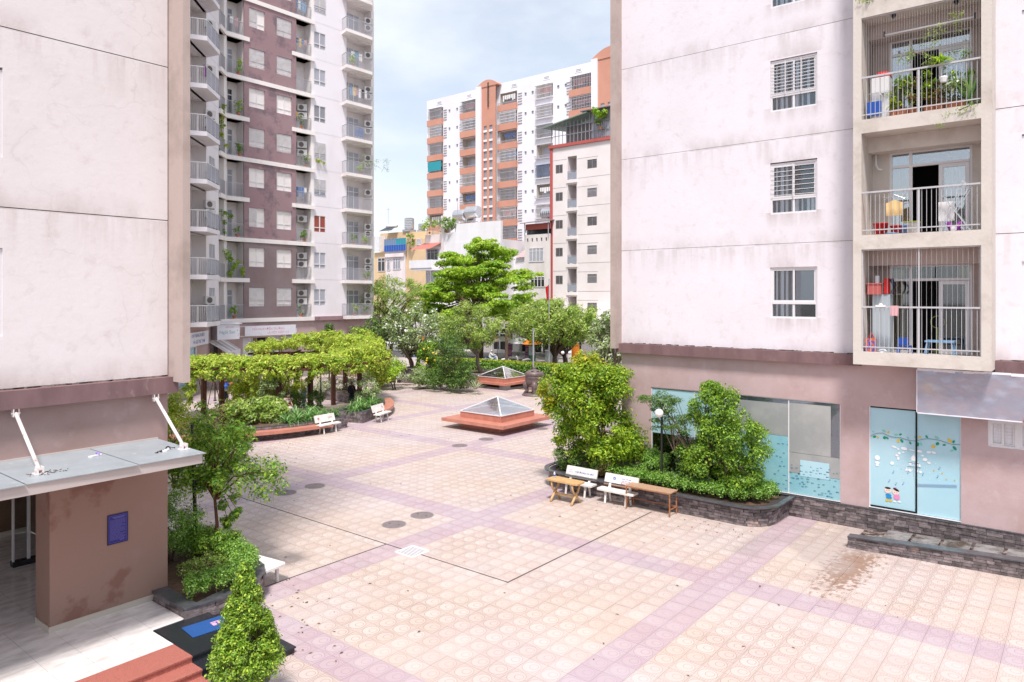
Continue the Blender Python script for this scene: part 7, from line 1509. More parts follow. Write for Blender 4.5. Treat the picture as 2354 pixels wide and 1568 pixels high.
def round_planter(n_, d_, r, h, label, seed=1):
    x, y = at(n_, d_); t = thing('round_planter', label, 'planter', (x, y, 0), 0, 'round stone tree planters'); P_ = arc(x, y, r, 0, 360, 18)
    mb = MB(); ring_wall(mb, arc(0, 0, r, 0, 360, 18), arc(0, 0, r - .18, 0, 360, 18), 0, h - .03); part('wall', mb, 'mortar', t); mb = MB(); ring_wall(mb, arc(0, 0, r + .04, 0, 360, 18), arc(0, 0, r - .22, 0, 360, 18), h - .03, h); part('coping', mb, 'concrete', t)
    stones(t, P_, 0, h - .035, 6, .34, 0, 1, seed=seed); part('soil', MB().lathe([(r - .15, 0), (r - .15, h - .08), (.01, h - .08)], 18), 'soil', t); return x, y
round_planter(1041, 57, 1.0, 1.0, 'round stone planter of the white-flowering frangipani', 61); round_planter(1203, 53.5, 1.15, .95, 'round stone planter of the tree behind the farther skylight', 62)
x, y = round_planter(1545, 27.5, 1.0, .75, 'round stone planter with big lobed leaves at the corner of the taupe wall', 63)
strap_plant('lobed_leaf_plant', 'big lobed bright green leaves in the round planter by the taupe wall', (x, y, .7), 60, 1.0, 'leaf_terrace', 'plant', .13, None, .3, (20, 80), 64); spiky(1518, 26.0, .6, 'pale spiky rosette beside the corner of the taupe wall', .55, seed=205)
# frangipani, white blossoms
def blossoms(nf, sz=.12, m='flower_white'):
    def ex(t, P, N):
        idx = RNG.choice(len(P), nf, replace=False); Q = P[idx] + N[idx] / np.linalg.norm(N[idx], axis=1)[:, None] * .08
        add('blossom', leaf_mesh('blossom', np.repeat(Q, 3, 0) + RNG.normal(size=(nf * 3, 3)) * .05, np.repeat(N[idx], 3, 0), sz, m, .8), t)
    return ex
X_ = at(1035, 57); cl = crown_clumps(120, X_ + (3.95,), (2.45, 2.45, 2.0), .42, 'round', .45, 220); tree('frangipani_tree', 'wide frangipani with bare forking stems and white blossoms', 'tree', X_ + (.85,), cl, 60, .26, 'leaf_grey', .13, .2, 'bark_grey', 4, 44, .34, .7, seed=220, extra=blossoms(260, .15))
X_ = at(1188, 54); cl = crown_clumps(120, at(1172, 54) + (4.3,), (2.35, 2.35, 1.8), .42, 'round', .4, 221); tree('grey_green_tree', 'rounded grey-green tree with twisted trunk behind the farther skylight', 'tree', at(1203, 53.5) + (.85,), cl, 80, .2, 'leaf_olive', .15, .3, 'bark_grey', 1, 36, .34, .6, seed=221)
cl = crown_clumps(210, at(1385, 61) + (4.3,), (4.2, 4.2, 1.85), .6, 'round', .4, 222); tree('spreading_tree', 'spreading grey-green tree with forked dark trunk right of the flagpole', 'tree', at(1400, 61) + (0,), cl, 95, .26, 'leaf_olive', .24, .3, 'bark', 2, 44, .34, .7, seed=222)
cl = crown_clumps(70, at(1535, 47) + (3.7,), (1.5, 1.9, 1.9), .4, 'round', .4, 223); tree('frangipani_tree', 'frangipani half hidden by the right building corner', 'tree', at(1530, 47) + (0,), cl, 60, .26, 'leaf_grey', .12, .3, 'bark_grey', 3, 26, .34, .6, seed=223, extra=blossoms(90, .15))
cl = crown_clumps(20, at(1500, 52) + (2.1,), (1.2, 1.2, .7), .36, 'round', .2, 229); tree('small_tree', 'small pale-leaved tree between the spreading tree and the frangipani', 'tree', at(1510, 52) + (0,), cl, 60, .2, 'leaf_olive', .06, .4, 'bark', 2, 14, .34, .6, seed=229)
# terraced bright green tree
rt2 = np.random.default_rng(224); cl = []; bx = at(1198, 74)
for k in range(112):
    z = 3.6 + 8.2 * rt2.random() ** 1.25; R_ = 7.9 * max(.03, 1 - (max(0, z - 3.9) / 8.9) ** 1.35) ** .75; r = R_ * rt2.uniform(.2, 1) ** .6; a = rt2.uniform(0, 2 * pi); pr = rt2.uniform(.9, 1.7); px_, py_ = bx[0] + r * cos(a), bx[1] + r * sin(a)
    for q in range(9): t_ = rt2.uniform(0, 2 * pi); rr_ = pr * sqrt(rt2.random()); cl.append((px_ + rr_ * cos(t_), py_ + rr_ * sin(t_), z + .06 * r + rt2.normal() * .1 - .1 * rr_, rt2.uniform(.38, .75)))
cl += [(bx[0] + rt2.normal() * .7, bx[1] + rt2.normal() * .7, 11.6 + rt2.random() * .9, .5) for k in range(12)]
tree('terraced_tree', 'tall bright green tree with flat layered branches', 'tree', (bx[0], bx[1], 0), cl, 72, .32, 'leaf_terrace', .3, .4, 'bark', 1, 60, .4, .8, flat=.45, seed=224)
cl = crown_clumps(150, at(975, 70) + (6.0,), (3.8, 3.8, 2.5), .6, 'round', .35, 225); tree('feathery_tree', 'grey-green feathery tree beside the white tower end', 'tree', at(958, 70) + (0,), cl, 80, .24, 'leaf_olive', .18, .35, 'bark', 3, 44, .26, .6, flat=.7, seed=225)
cl = crown_clumps(60, at(925, 56) + (2.9,), (1.5, 1.5, 1.9), .45, 'round', .2, 226); tree('dark_tree', 'dark glossy tree at the corner of the tower shop wall', 'tree', at(925, 56) + (0,), cl, 90, .2, 'leaf_dark', .1, .3, 'bark', 2, 22, .4, .5, seed=226)
cl = crown_clumps(40, at(968, 51) + (1.5,), (1.15, 1.15, .8), .34, 'round', .2, 227); tree('small_tree', 'small bright green tree right of the pergola vine', 'tree', at(985, 51) + (0,), cl, 90, .16, 'leaf_terrace', .05, .4, 'bark', 2, 16, .42, .6, seed=227)
cl = []
for k in range(9):
    h = k / 8; r = 1.1 * (1 - h) + .12
    for q in range(6): a = q * 1.05 + k; cl.append((at(822, 57)[0] + r * cos(a), at(822, 57)[1] + r * sin(a), 1.6 + 2.6 * h + .12 * (q % 2), .26))
tree('conifer_tree', 'small conifer with tiered boughs in front of the tower shop wall', 'tree', at(822, 57) + (0,), cl, 46, .18, 'leaf_dark', .06, .5, 'bark', 1, 20, .3, .6, flat=.5, seed=228)
shrub('dark_shrub', 'dark shrub mass below the frangipani at the left of the bed', at(945, 53) + (.9,), (1.3, 1.3, .8), 3600, .14, 'leaf_dark', 0, 30, .36, seed=230)
hd = hedge('box_hedge', 'long clipped box hedge between the plaza and the street', [(45.2, 45.0), (46.6, 40), (46.9, 34), (46.6, 28), (45.6, 24)], 0, 1.12, 1.1, 30000, .13, 'leaf_hedge', seed=231)
hedge('yellow_hedge', 'bright yellow-green strip of leaves topping the box hedge', [(45.2, 45.0), (46.6, 40), (46.9, 34), (46.6, 28), (45.6, 24)], .95, 1.25, .7, 9000, .13, 'leaf_lime', seed=232)
# poles and flag
t = thing('signpost', 'thin pale pole rising behind the bronze urn', 'pole', at(1332, 52) + (0,)); part('pole', MB().tube([(0, 0, 0), (0, 0, 4.2)], .055, 8), 'grey_metal', t); part('cap', MB().box(-.07, .07, -.07, .07, 4.2, 4.28), 'grey_metal', t)
t = thing('flagpole', 'tall thin flagpole with a drooping red flag before the cream block', 'flagpole', at(1371, 58) + (0,)); part('pole', MB().lathe([(.07, 0), (.06, 3), (.035, 7.9), (.05, 7.95), (.01, 8.05)], 8), 'grey_metal', t)
mb = MB(); 
for k in range(6): a = .06 * sin(k * 1.7); b = .06 * sin((k + 1) * 1.7); mb.face([(-.09 * k, a, 7.5 - .02 * k), (-.09 * (k + 1), b, 7.5 - .05 * k), (-.05 * (k + 1), b, 6.3), (-.05 * k, a, 6.25)])
part('flag', mb, 'red', t)

# ================================================================== STREET SHOPS
SH = thing('shop_row', 'dim row of ground-floor shops behind the trees across the street', 'shops', (63.5, 64, 0), radians(-90))
mb = MB(); mb.panel(-22, 34, .1, 4.2, [(-12, -3, .2, 3, .8, 1), (2, 8, .2, 3, .8, 1), (10.2, 13.2, .5, 2.9, .2, 1), (14.0, 19.4, .2, 3.6, .6, 1), (21.5, 26, .2, 3.0, .6, 1), (27, 33, .2, 3.2, .6, 1)], .5); mb.box(-22, 34, .9, 2, 0, 4.2); mb.box(-22, 34, 0, 2, 4.2, 4.3); part('shop_front', mb, ['pale_wall', 'pane_dark'], SH)
mb = MB()
for a, b, n in ((10.2, 13.2, 3), (14, 19.4, 5), (21.5, 26, 3), (2, 8, 5), (27, 33, 5)):
    for k in range(n + 1): x = a + (b - a) * k / n; mb.box(x - .05, x + .05, -.04, .1, .2, 3.2)
    mb.box(a, b, -.04, .08, 2.3, 2.38)
part('door_frame', mb, 'white_metal', SH); part('shutter', MB().box(2, 4.4, -.06, -.04, .2, 3), 'green', SH); part('step', MB().box(14.0, 20, -1.3, -.1, .1, .45), 'concrete', SH); part('fascia', MB().box(13.5, 34, -.3, 0, 3.6, 4.2), 'sign_grey', SH)
def frontpt(n_, d_): return at(n_, d_)
for n_, d_, l, z0, z1, w_ in ((1270, 72, 'tall purple photo banner by the shop doorway', .6, 3.3, .8), (1318, 71, 'second purple banner beside the green drinks cabinet', .3, 2.2, .6)):
    t = thing('shop_banner', l, 'banner', frontpt(n_, d_) + (0,), radians(-90)); part('board', MB().box(-w_ / 2, w_ / 2, -.03, .03, z0, z1), 'purple_sign', t)
    mb = MB(); h = z1 - z0; [mb.box(-w_ * .4, w_ * .4, -.045, -.03, z0 + h * a, z0 + h * b) for a, b in ((.06, .26), (.32, .36), (.42, .62), (.7, .92))]; part('picture', mb, 'cloth_pink', t); part('post', MB().box(-.03, .03, .03, .08, 0, z1), 'grey_metal', t)
def umbrella(n_, d_, z, r, label, m, m2=None, pole=True):
    x, y = at(n_, d_); t = thing('street_umbrella', label, 'umbrella', (x, y, 0)); 
    for k in range(8):
        a, b = 2 * pi * k / 8, 2 * pi * (k + 1) / 8; mb = MB(); mb.face([(0, 0, z + .5), (r * .6 * cos(a), r * .6 * sin(a), z + .3), (r * .6 * cos(b), r * .6 * sin(b), z + .3)]); mb.face([(r * .6 * cos(a), r * .6 * sin(a), z + .3), (r * cos(a), r * sin(a), z), (r * cos(b), r * sin(b), z), (r * .6 * cos(b), r * .6 * sin(b), z + .3)]); part('canopy_panel', mb, m2 if (m2 and k % 2) else m, t)
    part('pole', MB().tube([(0, 0, 0), (0, 0, z + .55)], .03, 6), 'grey_metal', t)
umbrella(1242, 71, 2.25, 1.75, 'brown and cream striped street umbrella', 'awning_stripe', 'lino'); umbrella(1301, 70, 2.1, 1.55, 'plain white street umbrella', 'umbrella_white'); umbrella(1326, 69, 2.05, 1.1, 'orange street umbrella overlapping the white one', 'orange'); umbrella(1418, 69, 2.2, .9, 'orange parasol glimpsed behind the forked trunk', 'orange')
t = thing('drinks_cabinet', 'green and white glass-fronted drinks cabinet', 'cabinet', at(1328, 70) + (0,), AW); part('body', MB().box(-.35, .35, -.3, .3, .1, 2.0), 'green', t); part('door', MB().box(-.3, .3, -.33, -.3, .9, 1.8), 'cabinet', t); part('foot', MB().box(-.33, .33, -.28, .28, 0, .1), 'dark', t)
t = thing('food_cart', 'white street food cart with glass case', 'cart', at(1377, 66) + (0,), AW); part('body', MB().box(-.6, .6, -.35, .35, .25, 1.0), 'plastic_white', t); part('glass_case', MB().box(-.55, .55, -.3, .3, 1.0, 1.6), 'cabinet', t); part('case_frame', MB().box(-.6, .6, -.35, .35, 1.6, 1.66), 'white_metal', t)
for s in (-.4, .4): part('wheel', MB().tube([(s, -.36, .2), (s, -.42, .2)], .2, 14), 'rubber', t)
t = thing('ice_chest', 'red and cream ice chest on the pavement', 'ice chest', at(1349, 63) + (0,), AW + .3); part('body', MB().box(-.55, .45, -.3, .3, 0, .42), 'orange', t); part('lid', MB().box(-.58, .48, -.33, .33, .42, .5), 'cloth_yellow', t); part('handle', MB().box(-.15, .15, -.2, .2, .5, .52), 'dark', t)
t = thing('orange_sign', 'tall orange oval standing sign under the spreading tree', 'sign', at(1437, 66) + (0,), AW); part('board', MB().prism([(.35 * cos(2 * pi * k / 14), .04 * sin(2 * pi * k / 14)) for k in range(14)], .9, 2.3), 'orange', t); part('post', MB().box(-.05, .05, -.03, .03, 0, .9), 'dark', t)
t = thing('tree_trunk', 'dark leaning trunk or pole on the kerb beside the scooter', 'pole', at(1265, 68) + (0,)); part('trunk', MB().tube([(0, 0, 0), (0, 0, .5), (.0, 0, 4)], [.3, .16, .13], 8), 'bark', t)
t = thing('metal_gate', 'dark corrugated metal gate beyond the spreading tree', 'gate', at(1495, 66) + (0,), AW)
for k in range(9): part('gate_panel', MB().box(-1.6 + k * .36, -1.27 + k * .36, -.03, .03, .05, 2.4), 'sign_grey', t)
part('post', MB().box(-1.75, -1.62, -.08, .08, 0, 3.4), 'dark', t)
t = thing('street_wall', 'pale panelled street wall left of the dark gate', 'wall', at(1458, 66.5) + (0,), AW); 
for k in range(3): part('wall_panel', MB().box(-1.0, 1.0, -.05, .05, .05 + k * 1.05, 1.07 + k * 1.05), 'lino', t)
def stall(n_, d_, w_, label, m='umbrella_white'):
    t = thing('market_stall', label, 'stall', at(n_, d_) + (0,), AW); part('counter', MB().box(-w_ / 2, w_ / 2, -.4, .4, 0, 1.0), 'pale_wall', t); part('roof', MB().box(-w_ / 2 - .3, w_ / 2 + .3, -.8, .6, 2.3, 2.4), m, t)
    for s in (-1, 1): part('post', MB().box(s * w_ / 2 - .04, s * w_ / 2 + .04, -.4, -.32, 1.0, 2.3), 'grey_metal', t)
stall(1005, 66, 4.5, 'white-roofed stall glimpsed left of the frangipani stems'); 
for n_, m_, l in ((995, 'blue_light', 'light blue canopy patch above the white-roofed stall'), (1013, 'cloth_dark', 'dark red goods stacked beyond the white-roofed stall'), (1050, 'orange', 'orange parasol seen through the frangipani stems'), (1046, 'cloth_blue', 'blue bundle below the orange parasol by the frangipani')):
    x, y = at(n_, 69); t = thing('street_goods', l, 'goods', (x, y, 2.1 if n_ != 1046 else .6), AW); mb = MB(); mb.sphere((0, 0, .3), .75, 10, sz=.5); part('bundle', mb, m_, t, smooth=True); part('support', MB().box(-.05, .05, -.05, .05, -2.1 if n_ != 1046 else -.6, 0), 'grey_metal', t)
part('street_building', MB().box(0, 26, 0, 6, 0, 9), 'yellow_wall', thing('street_building', 'yellow ochre house wall low behind the feathery tree', 'house', (71.5, 96, 0), radians(-90)))

# ================================================================== PEOPLE
def voxel(mb, name, m, parent, vs=.022):
    me = mb.mesh(name, m, True); o = add(name, me, parent); r = o.modifiers.new('remesh', 'REMESH'); r.mode = 'VOXEL'; r.voxel_size = vs; r.use_smooth_shade = True
    s = o.modifiers.new('smooth', 'SMOOTH'); s.factor = .6; s.iterations = 4; return o
def person(label, loc, rz, h, pose, shirt, legs, hair='hair', cat='person', short=True, hat=None, group=None):
    s = h / 1.7; t = thing('person', label, cat, loc, rz, group); J = dict(pelvis=(0, 0, .93), chest=(0, 0, 1.28), neck=(0, 0, 1.46), head=(0, -.02, 1.60), shL=(-.19, 0, 1.40), elL=(-.25, .02, 1.12), haL=(-.22, -.12, .90), shR=(.19, 0, 1.40), elR=(.25, .02, 1.12), haR=(.22, -.12, .90),
             hiL=(-.09, 0, .9), knL=(-.10, -.02, .49), anL=(-.10, 0, .09), hiR=(.09, 0, .9), knR=(.10, -.02, .49), anR=(.10, 0, .09)); J.update(pose); J = {k: np.array(v, float) * s for k, v in J.items()}
    b = MB(); T = lambda p, r, mb_=b, n=9: mb_.tube([J[q] if isinstance(q, str) else q for q in p], [x * s for x in r], n)
    T(('pelvis', 'chest', 'neck'), (.15, .16, .06)); T(('neck', 'head'), (.05, .05)); hd_ = J['head']; b.sphere(tuple(hd_), .098 * s, 14, sz=1.2)
    fwd = np.array((0, -1, 0)); b.sphere(tuple(hd_ + fwd * .1 * s + np.array((0, 0, -.01 * s))), .022 * s, 6)
    for e in (-1, 1): b.sphere(tuple(hd_ + np.array((e * .1, 0, -.01)) * s), .025 * s, 6)
    for q in 'LR':
        T(('sh' + q, 'el' + q, 'ha' + q), (.052, .043, .03)); T(('hi' + q, 'kn' + q, 'an' + q), (.088, .06, .042)); ha = J['ha' + q]; d = ha - J['el' + q]; d /= np.linalg.norm(d); b.sphere(tuple(ha + d * .04 * s), .04 * s, 8)
        for f_ in range(4): o_ = np.array((.018 * (f_ - 1.5), 0, 0)) * s; b.tube([ha + d * .06 * s + o_, ha + d * (.12 - .01 * abs(f_ - 1.5)) * s + o_ + fwd * .015 * s], [.012 * s, .009 * s], 6)
        b.tube([ha + d * .02 * s, ha + d * .06 * s + fwd * .045 * s], [.014 * s, .01 * s], 6)
        an = J['an' + q]; b.tube([an, an + np.array((0, -.16, -.05)) * s], [.04 * s, .035 * s], 7)
    voxel(b, 'body', 'skin', t, .02 * s)
    c = MB(); T(('pelvis', 'chest'), (.175, .185), c); c.tube([J['shL'], J['shR']], [.085 * s, .085 * s], 8); T(('chest', 'neck'), (.17, .075), c)
    for q in 'LR':
        m_ = J['sh' + q] + (J['el' + q] - J['sh' + q]) * (.6 if short else 1); T(('sh' + q, m_) if short else ('sh' + q, 'el' + q, J['ha' + q] * .9 + J['el' + q] * .1), (.075, .07) if short else (.072, .06, .048), c)
    voxel(c, 'shirt', shirt, t, .022 * s); c = MB(); T(('pelvis', J['pelvis'] + np.array((0, 0, .06 * s))), (.165, .16), c)
    for q in 'LR': T(('hi' + q, 'kn' + q, J['an' + q] + np.array((0, 0, .03 * s))), (.115, .085, .065), c)
    voxel(c, 'trousers', legs, t, .022 * s)
    for q in 'LR': an = J['an' + q]; part('shoe', MB().tube([an + np.array((0, .04, -.055)) * s, an + np.array((0, -.17, -.06)) * s], [.048 * s, .04 * s], 8), 'cloth_dark', t, smooth=True)
    mb = MB(); mb.sphere(tuple(hd_ + np.array((0, .02, .025)) * s), .108 * s, 14, sz=1.12); part('hair' if not hat else 'helmet', mb, hat or hair, t, smooth=True)
    for e in (-1, 1): part('eye', MB().sphere(tuple(hd_ + np.array((e * .035, -.094, .01)) * s), .009 * s, 5), 'dark', t)
    return t
g = at(562, 43); person('guard in blue shirt and dark trousers standing by the left pergola post', (g[0], g[1], 0), AW + 1.0, 1.68, dict(elL=(-.26, .06, 1.14), haL=(-.05, -.18, 1.02), elR=(.27, .05, 1.14), haR=(.04, -.2, 1.0)), 'blue', 'cloth_dark')
sitp = dict(pelvis=(0, 0, .55), chest=(0, -.1, .88), neck=(0, -.16, 1.05), head=(0, -.22, 1.18), shL=(-.18, -.12, 1.0), elL=(-.22, -.25, .78), haL=(-.1, -.42, .68), shR=(.18, -.12, 1.0), elR=(.22, -.25, .78), haR=(.1, -.42, .68), hiL=(-.09, 0, .52), knL=(-.12, -.42, .5), anL=(-.12, -.40, .09), hiR=(.09, 0, .52), knR=(.12, -.42, .5), anR=(.12, -.42, .09))
g = at(711, 38.2); person('seated figure in striped shirt and pale trousers behind the left curved planter', (g[0], g[1], .2), AW + 1.2, 1.66, sitp, 'cloth_stripe' if 'cloth_stripe' in M else 'cloth_dark', 'lino')
bend = dict(pelvis=(0, .1, .88), chest=(0, -.12, 1.14), neck=(0, -.26, 1.24), head=(0, -.36, 1.30), shL=(-.18, -.2, 1.2), elL=(-.22, -.3, .95), haL=(-.15, -.45, .78), shR=(.18, -.2, 1.2), elR=(.22, -.3, .95), haR=(.15, -.45, .78))
g = at(759, 42.6); person('figure in light blue shirt bending among the shrubs by the red-brown post', (g[0], g[1], .05), AW + pi / 2, 1.55, bend, 'blue_light', 'cloth_blue', hat='cloth_white')
g = at(878, 43.6); tp = person('child in black standing on the path under the right side of the pergola', (g[0], g[1], 0), AW + .4, 1.42, dict(head=(0, -.06, 1.58)), 'cloth_dark', 'cloth_dark', short=False)
t = thing('backpack', 'dark navy backpack worn by the child in black', 'backpack', (g[0], g[1], .78), AW + .4); part('bag', MB().prism([(-.14, .12), (.14, .12), (.12, .3), (-.12, .3)], 0, .36), 'cloth_blue', t); part('strap', MB().box(-.13, -.1, -.14, .12, .05, .4).box(.1, .13, -.14, .12, .05, .4), 'cloth_dark', t)
# motorbikes
def motorbike(n_, d_, rz, label, m, scooter=True, group='motorbikes parked or ridden along the street'):
    x, y = at(n_, d_); t = thing('motorbike', label, 'motorbike', (x, y, -.02), rz, group)
    for s in (-.6, .6):
        wh = part('wheel', MB().tube([(s, -.05, .27), (s, .05, .27)], [.27, .27], 18), 'rubber', t); part('rim', MB().tube([(s, -.056, .27), (s, .056, .27)], [.17, .17], 14), 'steel', wh)
    b = MB(); b.tube([(-.75, 0, .62), (-.45, 0, .68), (-.1, 0, .6), (.05, 0, .38)], [.06, .15, .15, .08], 10); b.tube([(-.15, 0, .34), (.3, 0, .3)], [.12, .09], 8)
    b.tube([(.3, 0, .3), (.46, 0, .6), (.5, 0, .92)], [.1, .13 if scooter else .07, .09], 10); part('body', b, m, t, smooth=True)
    part('seat', MB().tube([(-.62, 0, .78), (-.3, 0, .8), (-.02, 0, .74)], [.06, .12, .08], 8), 'cloth_dark', t, smooth=True); part('front_fork', MB().tube([(.5, 0, .95), (.6, 0, .27)], .035, 8).tube([(.6, -.08, .55), (.75, 0, .5), (.6, .08, .55)], .05, 6), m if scooter else 'steel', t)
    part('handlebar', MB().tube([(.42, -.32, 1.02), (.5, 0, 1.0), (.42, .32, 1.02)], .02, 6), 'cloth_dark', t); part('headlight', MB().sphere((.58, 0, .93), .08, 8), 'cabinet', t); part('mirror', MB().tube([(.44, -.28, 1.02), (.42, -.3, 1.22)], .012, 5).tube([(.44, .28, 1.02), (.42, .3, 1.22)], .012, 5), 'cloth_dark', t)
    return x, y
x, y = motorbike(1224, 68.5, AW - .35, 'dark violet motorbike ridden by a figure in white', 'cloth_blue')
ride = dict(pelvis=(0, 0, .86), chest=(0, -.08, 1.18), neck=(0, -.12, 1.34), head=(0, -.16, 1.47), shL=(-.18, -.1, 1.28), elL=(-.24, -.32, 1.12), haL=(-.26, -.55, 1.05), shR=(.18, -.1, 1.28), elR=(.24, -.32, 1.12), haR=(.26, -.55, 1.05), hiL=(-.1, 0, .84), knL=(-.2, -.36, .72), anL=(-.17, -.3, .35), hiR=(.1, 0, .84), knR=(.2, -.36, .72), anR=(.17, -.3, .35))
person('rider in white jacket and white helmet on the violet motorbike', (x, y, 0), AW - .35 + pi / 2, 1.6, ride, 'cloth_white', 'cabinet_blue', short=False, hat='plastic_white')
motorbike(1252, 68.5, AW + 2.9, 'white scooter parked by the dark kerbside trunk', 'plastic_white'); motorbike(1305, 68, AW + 3.3, 'thin dark motorcycle parked before the white umbrella', 'sign_grey', False)
x, y = motorbike(1516, 60, AW + 3.0, 'white scooter ridden past the gate at the right', 'plastic_white'); person('rider in white with helmet passing the dark gate', (x, y, 0), AW + 3.0 + pi / 2, 1.6, ride, 'cloth_white', 'cloth_dark', short=False, hat='plastic_white')
motorbike(1497, 62, AW + 2.8, 'dark red motorbike ahead of the white scooter by the gate', 'red')

# ================================================================== THINGS ON THE RIGHT BUILDING'S BALCONIES
RO = (22.24, 12.9); RR = radians(-90)
def rb(u, y, z): return to_world(RO, RR, u, y, z)
FLR = [f - .06 for f in FL]
f = FLR[2]
t = thing('utility_cabinet', 'white tall utility cabinet at the left of the plant-filled balcony', 'cabinet', rb(8.42, -.45, f), RR); part('body', MB().box(-.22, .22, -.2, .2, 0, 1.22), 'plastic_white', t); part('door_line', MB().box(-.005, .005, -.205, -.2, .05, 1.2), 'sign_grey', t); part('sticker', MB().lathe([(.05, 0), (.05, .003)], 8, (0, 0, 0)), 'cloth_dark', t, (.06, -.203, .75)); 
t = thing('plastic_basin', 'red plastic basin upturned on the white utility cabinet', 'basin', rb(8.45, -.45, f + 1.22), RR); part('basin', MB().lathe([(.2, 0), (.21, .02), (.16, .15), (.01, .16)], 20), 'red', t, smooth=True)
t = thing('folding_chair', 'chair with blue seat back against the upper balcony rail', 'chair', rb(8.28, -.72, f), RR); part('backrest', MB().prism([(-.17, -.02), (.17, -.02), (.17, .02), (-.17, .02)], .18, .56), 'blue', t); part('frame', MB().tube([(-.19, 0, 0), (-.19, 0, .7), (-.12, 0, .78), (.12, 0, .78), (.19, 0, .7), (.19, 0, 0)], .012, 6), 'steel', t); part('seat', MB().box(-.17, .17, .02, .36, .36, .4), 'blue', t)
PL = [(8.75, .7, .22, 'leaf_lime', 'first pot from the cabinet in the plant-filled balcony, yellowish leaves'), (9.0, .95, .26, 'leaf_yellow', 'leafy pot plant with pale flower heads left of the rail post'), (9.2, .8, .24, 'leaf_red', 'reddish pot plant against the rail post of the upper balcony'), (9.55, 1.0, .2, 'leaf_terrace', 'upright pot plant just right of the rail post of the upper balcony'), (9.8, .7, .25, 'leaf_red', 'brownish bushy pot plant before the dark door opening'), (10.05, .7, .28, 'leaf_grey', 'greyish trailing pot plant right of the door opening'), (10.3, 1.3, .26, 'leaf_mid', 'tall bushy pot plant in the right part of the upper balcony'), (8.9, 1.1, .2, 'leaf_mid', 'narrow green pot plant behind the pale-headed one on the upper balcony'), (9.62, .65, .22, 'leaf_lime', 'lime pot plant low beside the rail post of the upper balcony'), (10.15, .55, .3, 'leaf_grey', 'low grey cascading pot plant near the snake plant')]
for k, (u, h, r, m, l) in enumerate(PL): pot_plant(rb(u, -.62, f), l, h, r, m, 260, .085, 300 + k, group='pot plants on the upper right balcony', pr=.12)
strap_plant('snake_plant', 'tall striped snake plant at the right end of the upper balcony', rb(10.5, -.72, f + .15), 20, .85, 'leaf_strap', 'plant', .03, None, .06, (58, 88), 320)
t = thing('hanging_palm', 'bright fern in a white pot hung on the upper balcony rail', 'plant', rb(9.95, -.95, f + .85)); part('pot', MB().lathe([(.07, -.12), (.1, 0), (.09, .02)], 12), 'plastic_white', t)
vine_on('fine dry creeper hanging through the wires of the upper balcony', [rb(9.2, -.8, f + 1.7), rb(9.5, -.8, f + 1.9), rb(9.8, -.8, f + 2.1), rb(10.2, -.8, f + 2.3), rb(9.0, -.8, f + 1.5), rb(9.6, -.8, f + 1.5)], .07, 'leaf_olive', 420, 330, .2)
vine_on('sparse creeper spilling below the upper balcony floor edge', [rb(10.3, -1.0, f - .05), rb(10.0, -1.0, f - .1), rb(10.5, -1.0, f - .2), rb(9.9, -1.0, f - .35), rb(10.6, -1.0, f + .05)], .05, 'leaf_mid', 220, 331, .13)
strap_plant('fern', 'light green fern fronds arching over the upper balcony rail', rb(9.9, -.95, f + 1.25), 30, .4, 'leaf_terrace', 'plant', .03, None, .35, (10, 60), 332)
t = thing('fluorescent_tube', 'long white tube light hung under the upper balcony ceiling', 'lamp', rb(9.5, -.6, f + 2.35), RR); part('tube', MB().tube([(-1.0, 0, 0), (1.1, 0, .0)], .025, 8), 'plastic_white', t, smooth=True); [part('fitting', MB().box(q, q + .04, -.03, .03, -.04, .1), 'cloth_dark', t) for q in (-1.02, 1.08)]
for k, (u, l) in enumerate(((8.75, 'small metal ceiling hook lamp at the left of the upper balcony'), (10.2, 'small metal ceiling hook lamp at the right of the upper balcony'))):
    t = thing('ceiling_fitting', l, 'fitting', rb(u, -.7, CE[2] - .1), RR); part('disc', MB().lathe([(.06, .04), (.06, .1), (.03, 0)], 12), 'cloth_dark', t)
vine_on('plants showing at the bottom of the topmost balcony', [rb(8.1, -.9, FL[3] + .1), rb(8.4, -.9, FL[3] + .1), rb(8.7, -.9, FL[3] + .12)], .07, 'leaf_olive', 220, 333, .12)
f = FLR[1]
t = thing('drying_cloth', 'yellow cloth on a wire hanger rack in the middle balcony', 'cloth', rb(8.75, -.6, f + 1.0), RR); mb = MB()
for k in range(8): a, b = -.2 + k * .05, -.15 + k * .05; mb.face([(a, .02 * sin(k * 1.5), -.05 * abs(k - 3.5) * 0 - .02 * abs(4 - k)), (b, .02 * sin(k * 1.5 + 1.5), -.02 * abs(3 - k)), (b, .02 * sin(k * 1.5 + 1.5), -.42 - .02 * (k % 3)), (a, .02 * sin(k * 1.5), -.42)])
part('cloth', mb, 'cloth_yellow', t); part('hanger', MB().tube([(-.25, 0, .02), (0, 0, .14), (.25, 0, .02)], .006, 5).tube([(-.3, .1, .1), (.3, .1, .1)], .006, 5), 'steel', t)
for u, z, r, h, m, l in ((8.42, .0, .19, .38, 'red', 'large red bucket at the left of the middle balcony'), (8.8, .0, .15, .3, 'red', 'smaller red bucket behind the blue basin'), (8.72, .0, .16, .1, 'blue_light', 'light blue basin on the middle balcony floor'), (8.98, .0, .1, .3, 'cloth_blue', 'blue plastic jug beside the light blue basin')):
    t = thing('bucket' if h > .2 else 'basin', l, 'bucket' if h > .2 else 'basin', rb(u, -.6 - (.12 if h < .2 else 0), f + z), RR); part('bowl', MB().lathe([(r * .75, 0), (r, h), (r * 1.05, h), (r * .9, h - .01), (r * .7, .02)], 18), m, t, smooth=True); part('rim', MB().lathe([(r * 1.06, h - .02), (r * 1.08, h), (r * 1.0, h + .005)], 18), m, t)
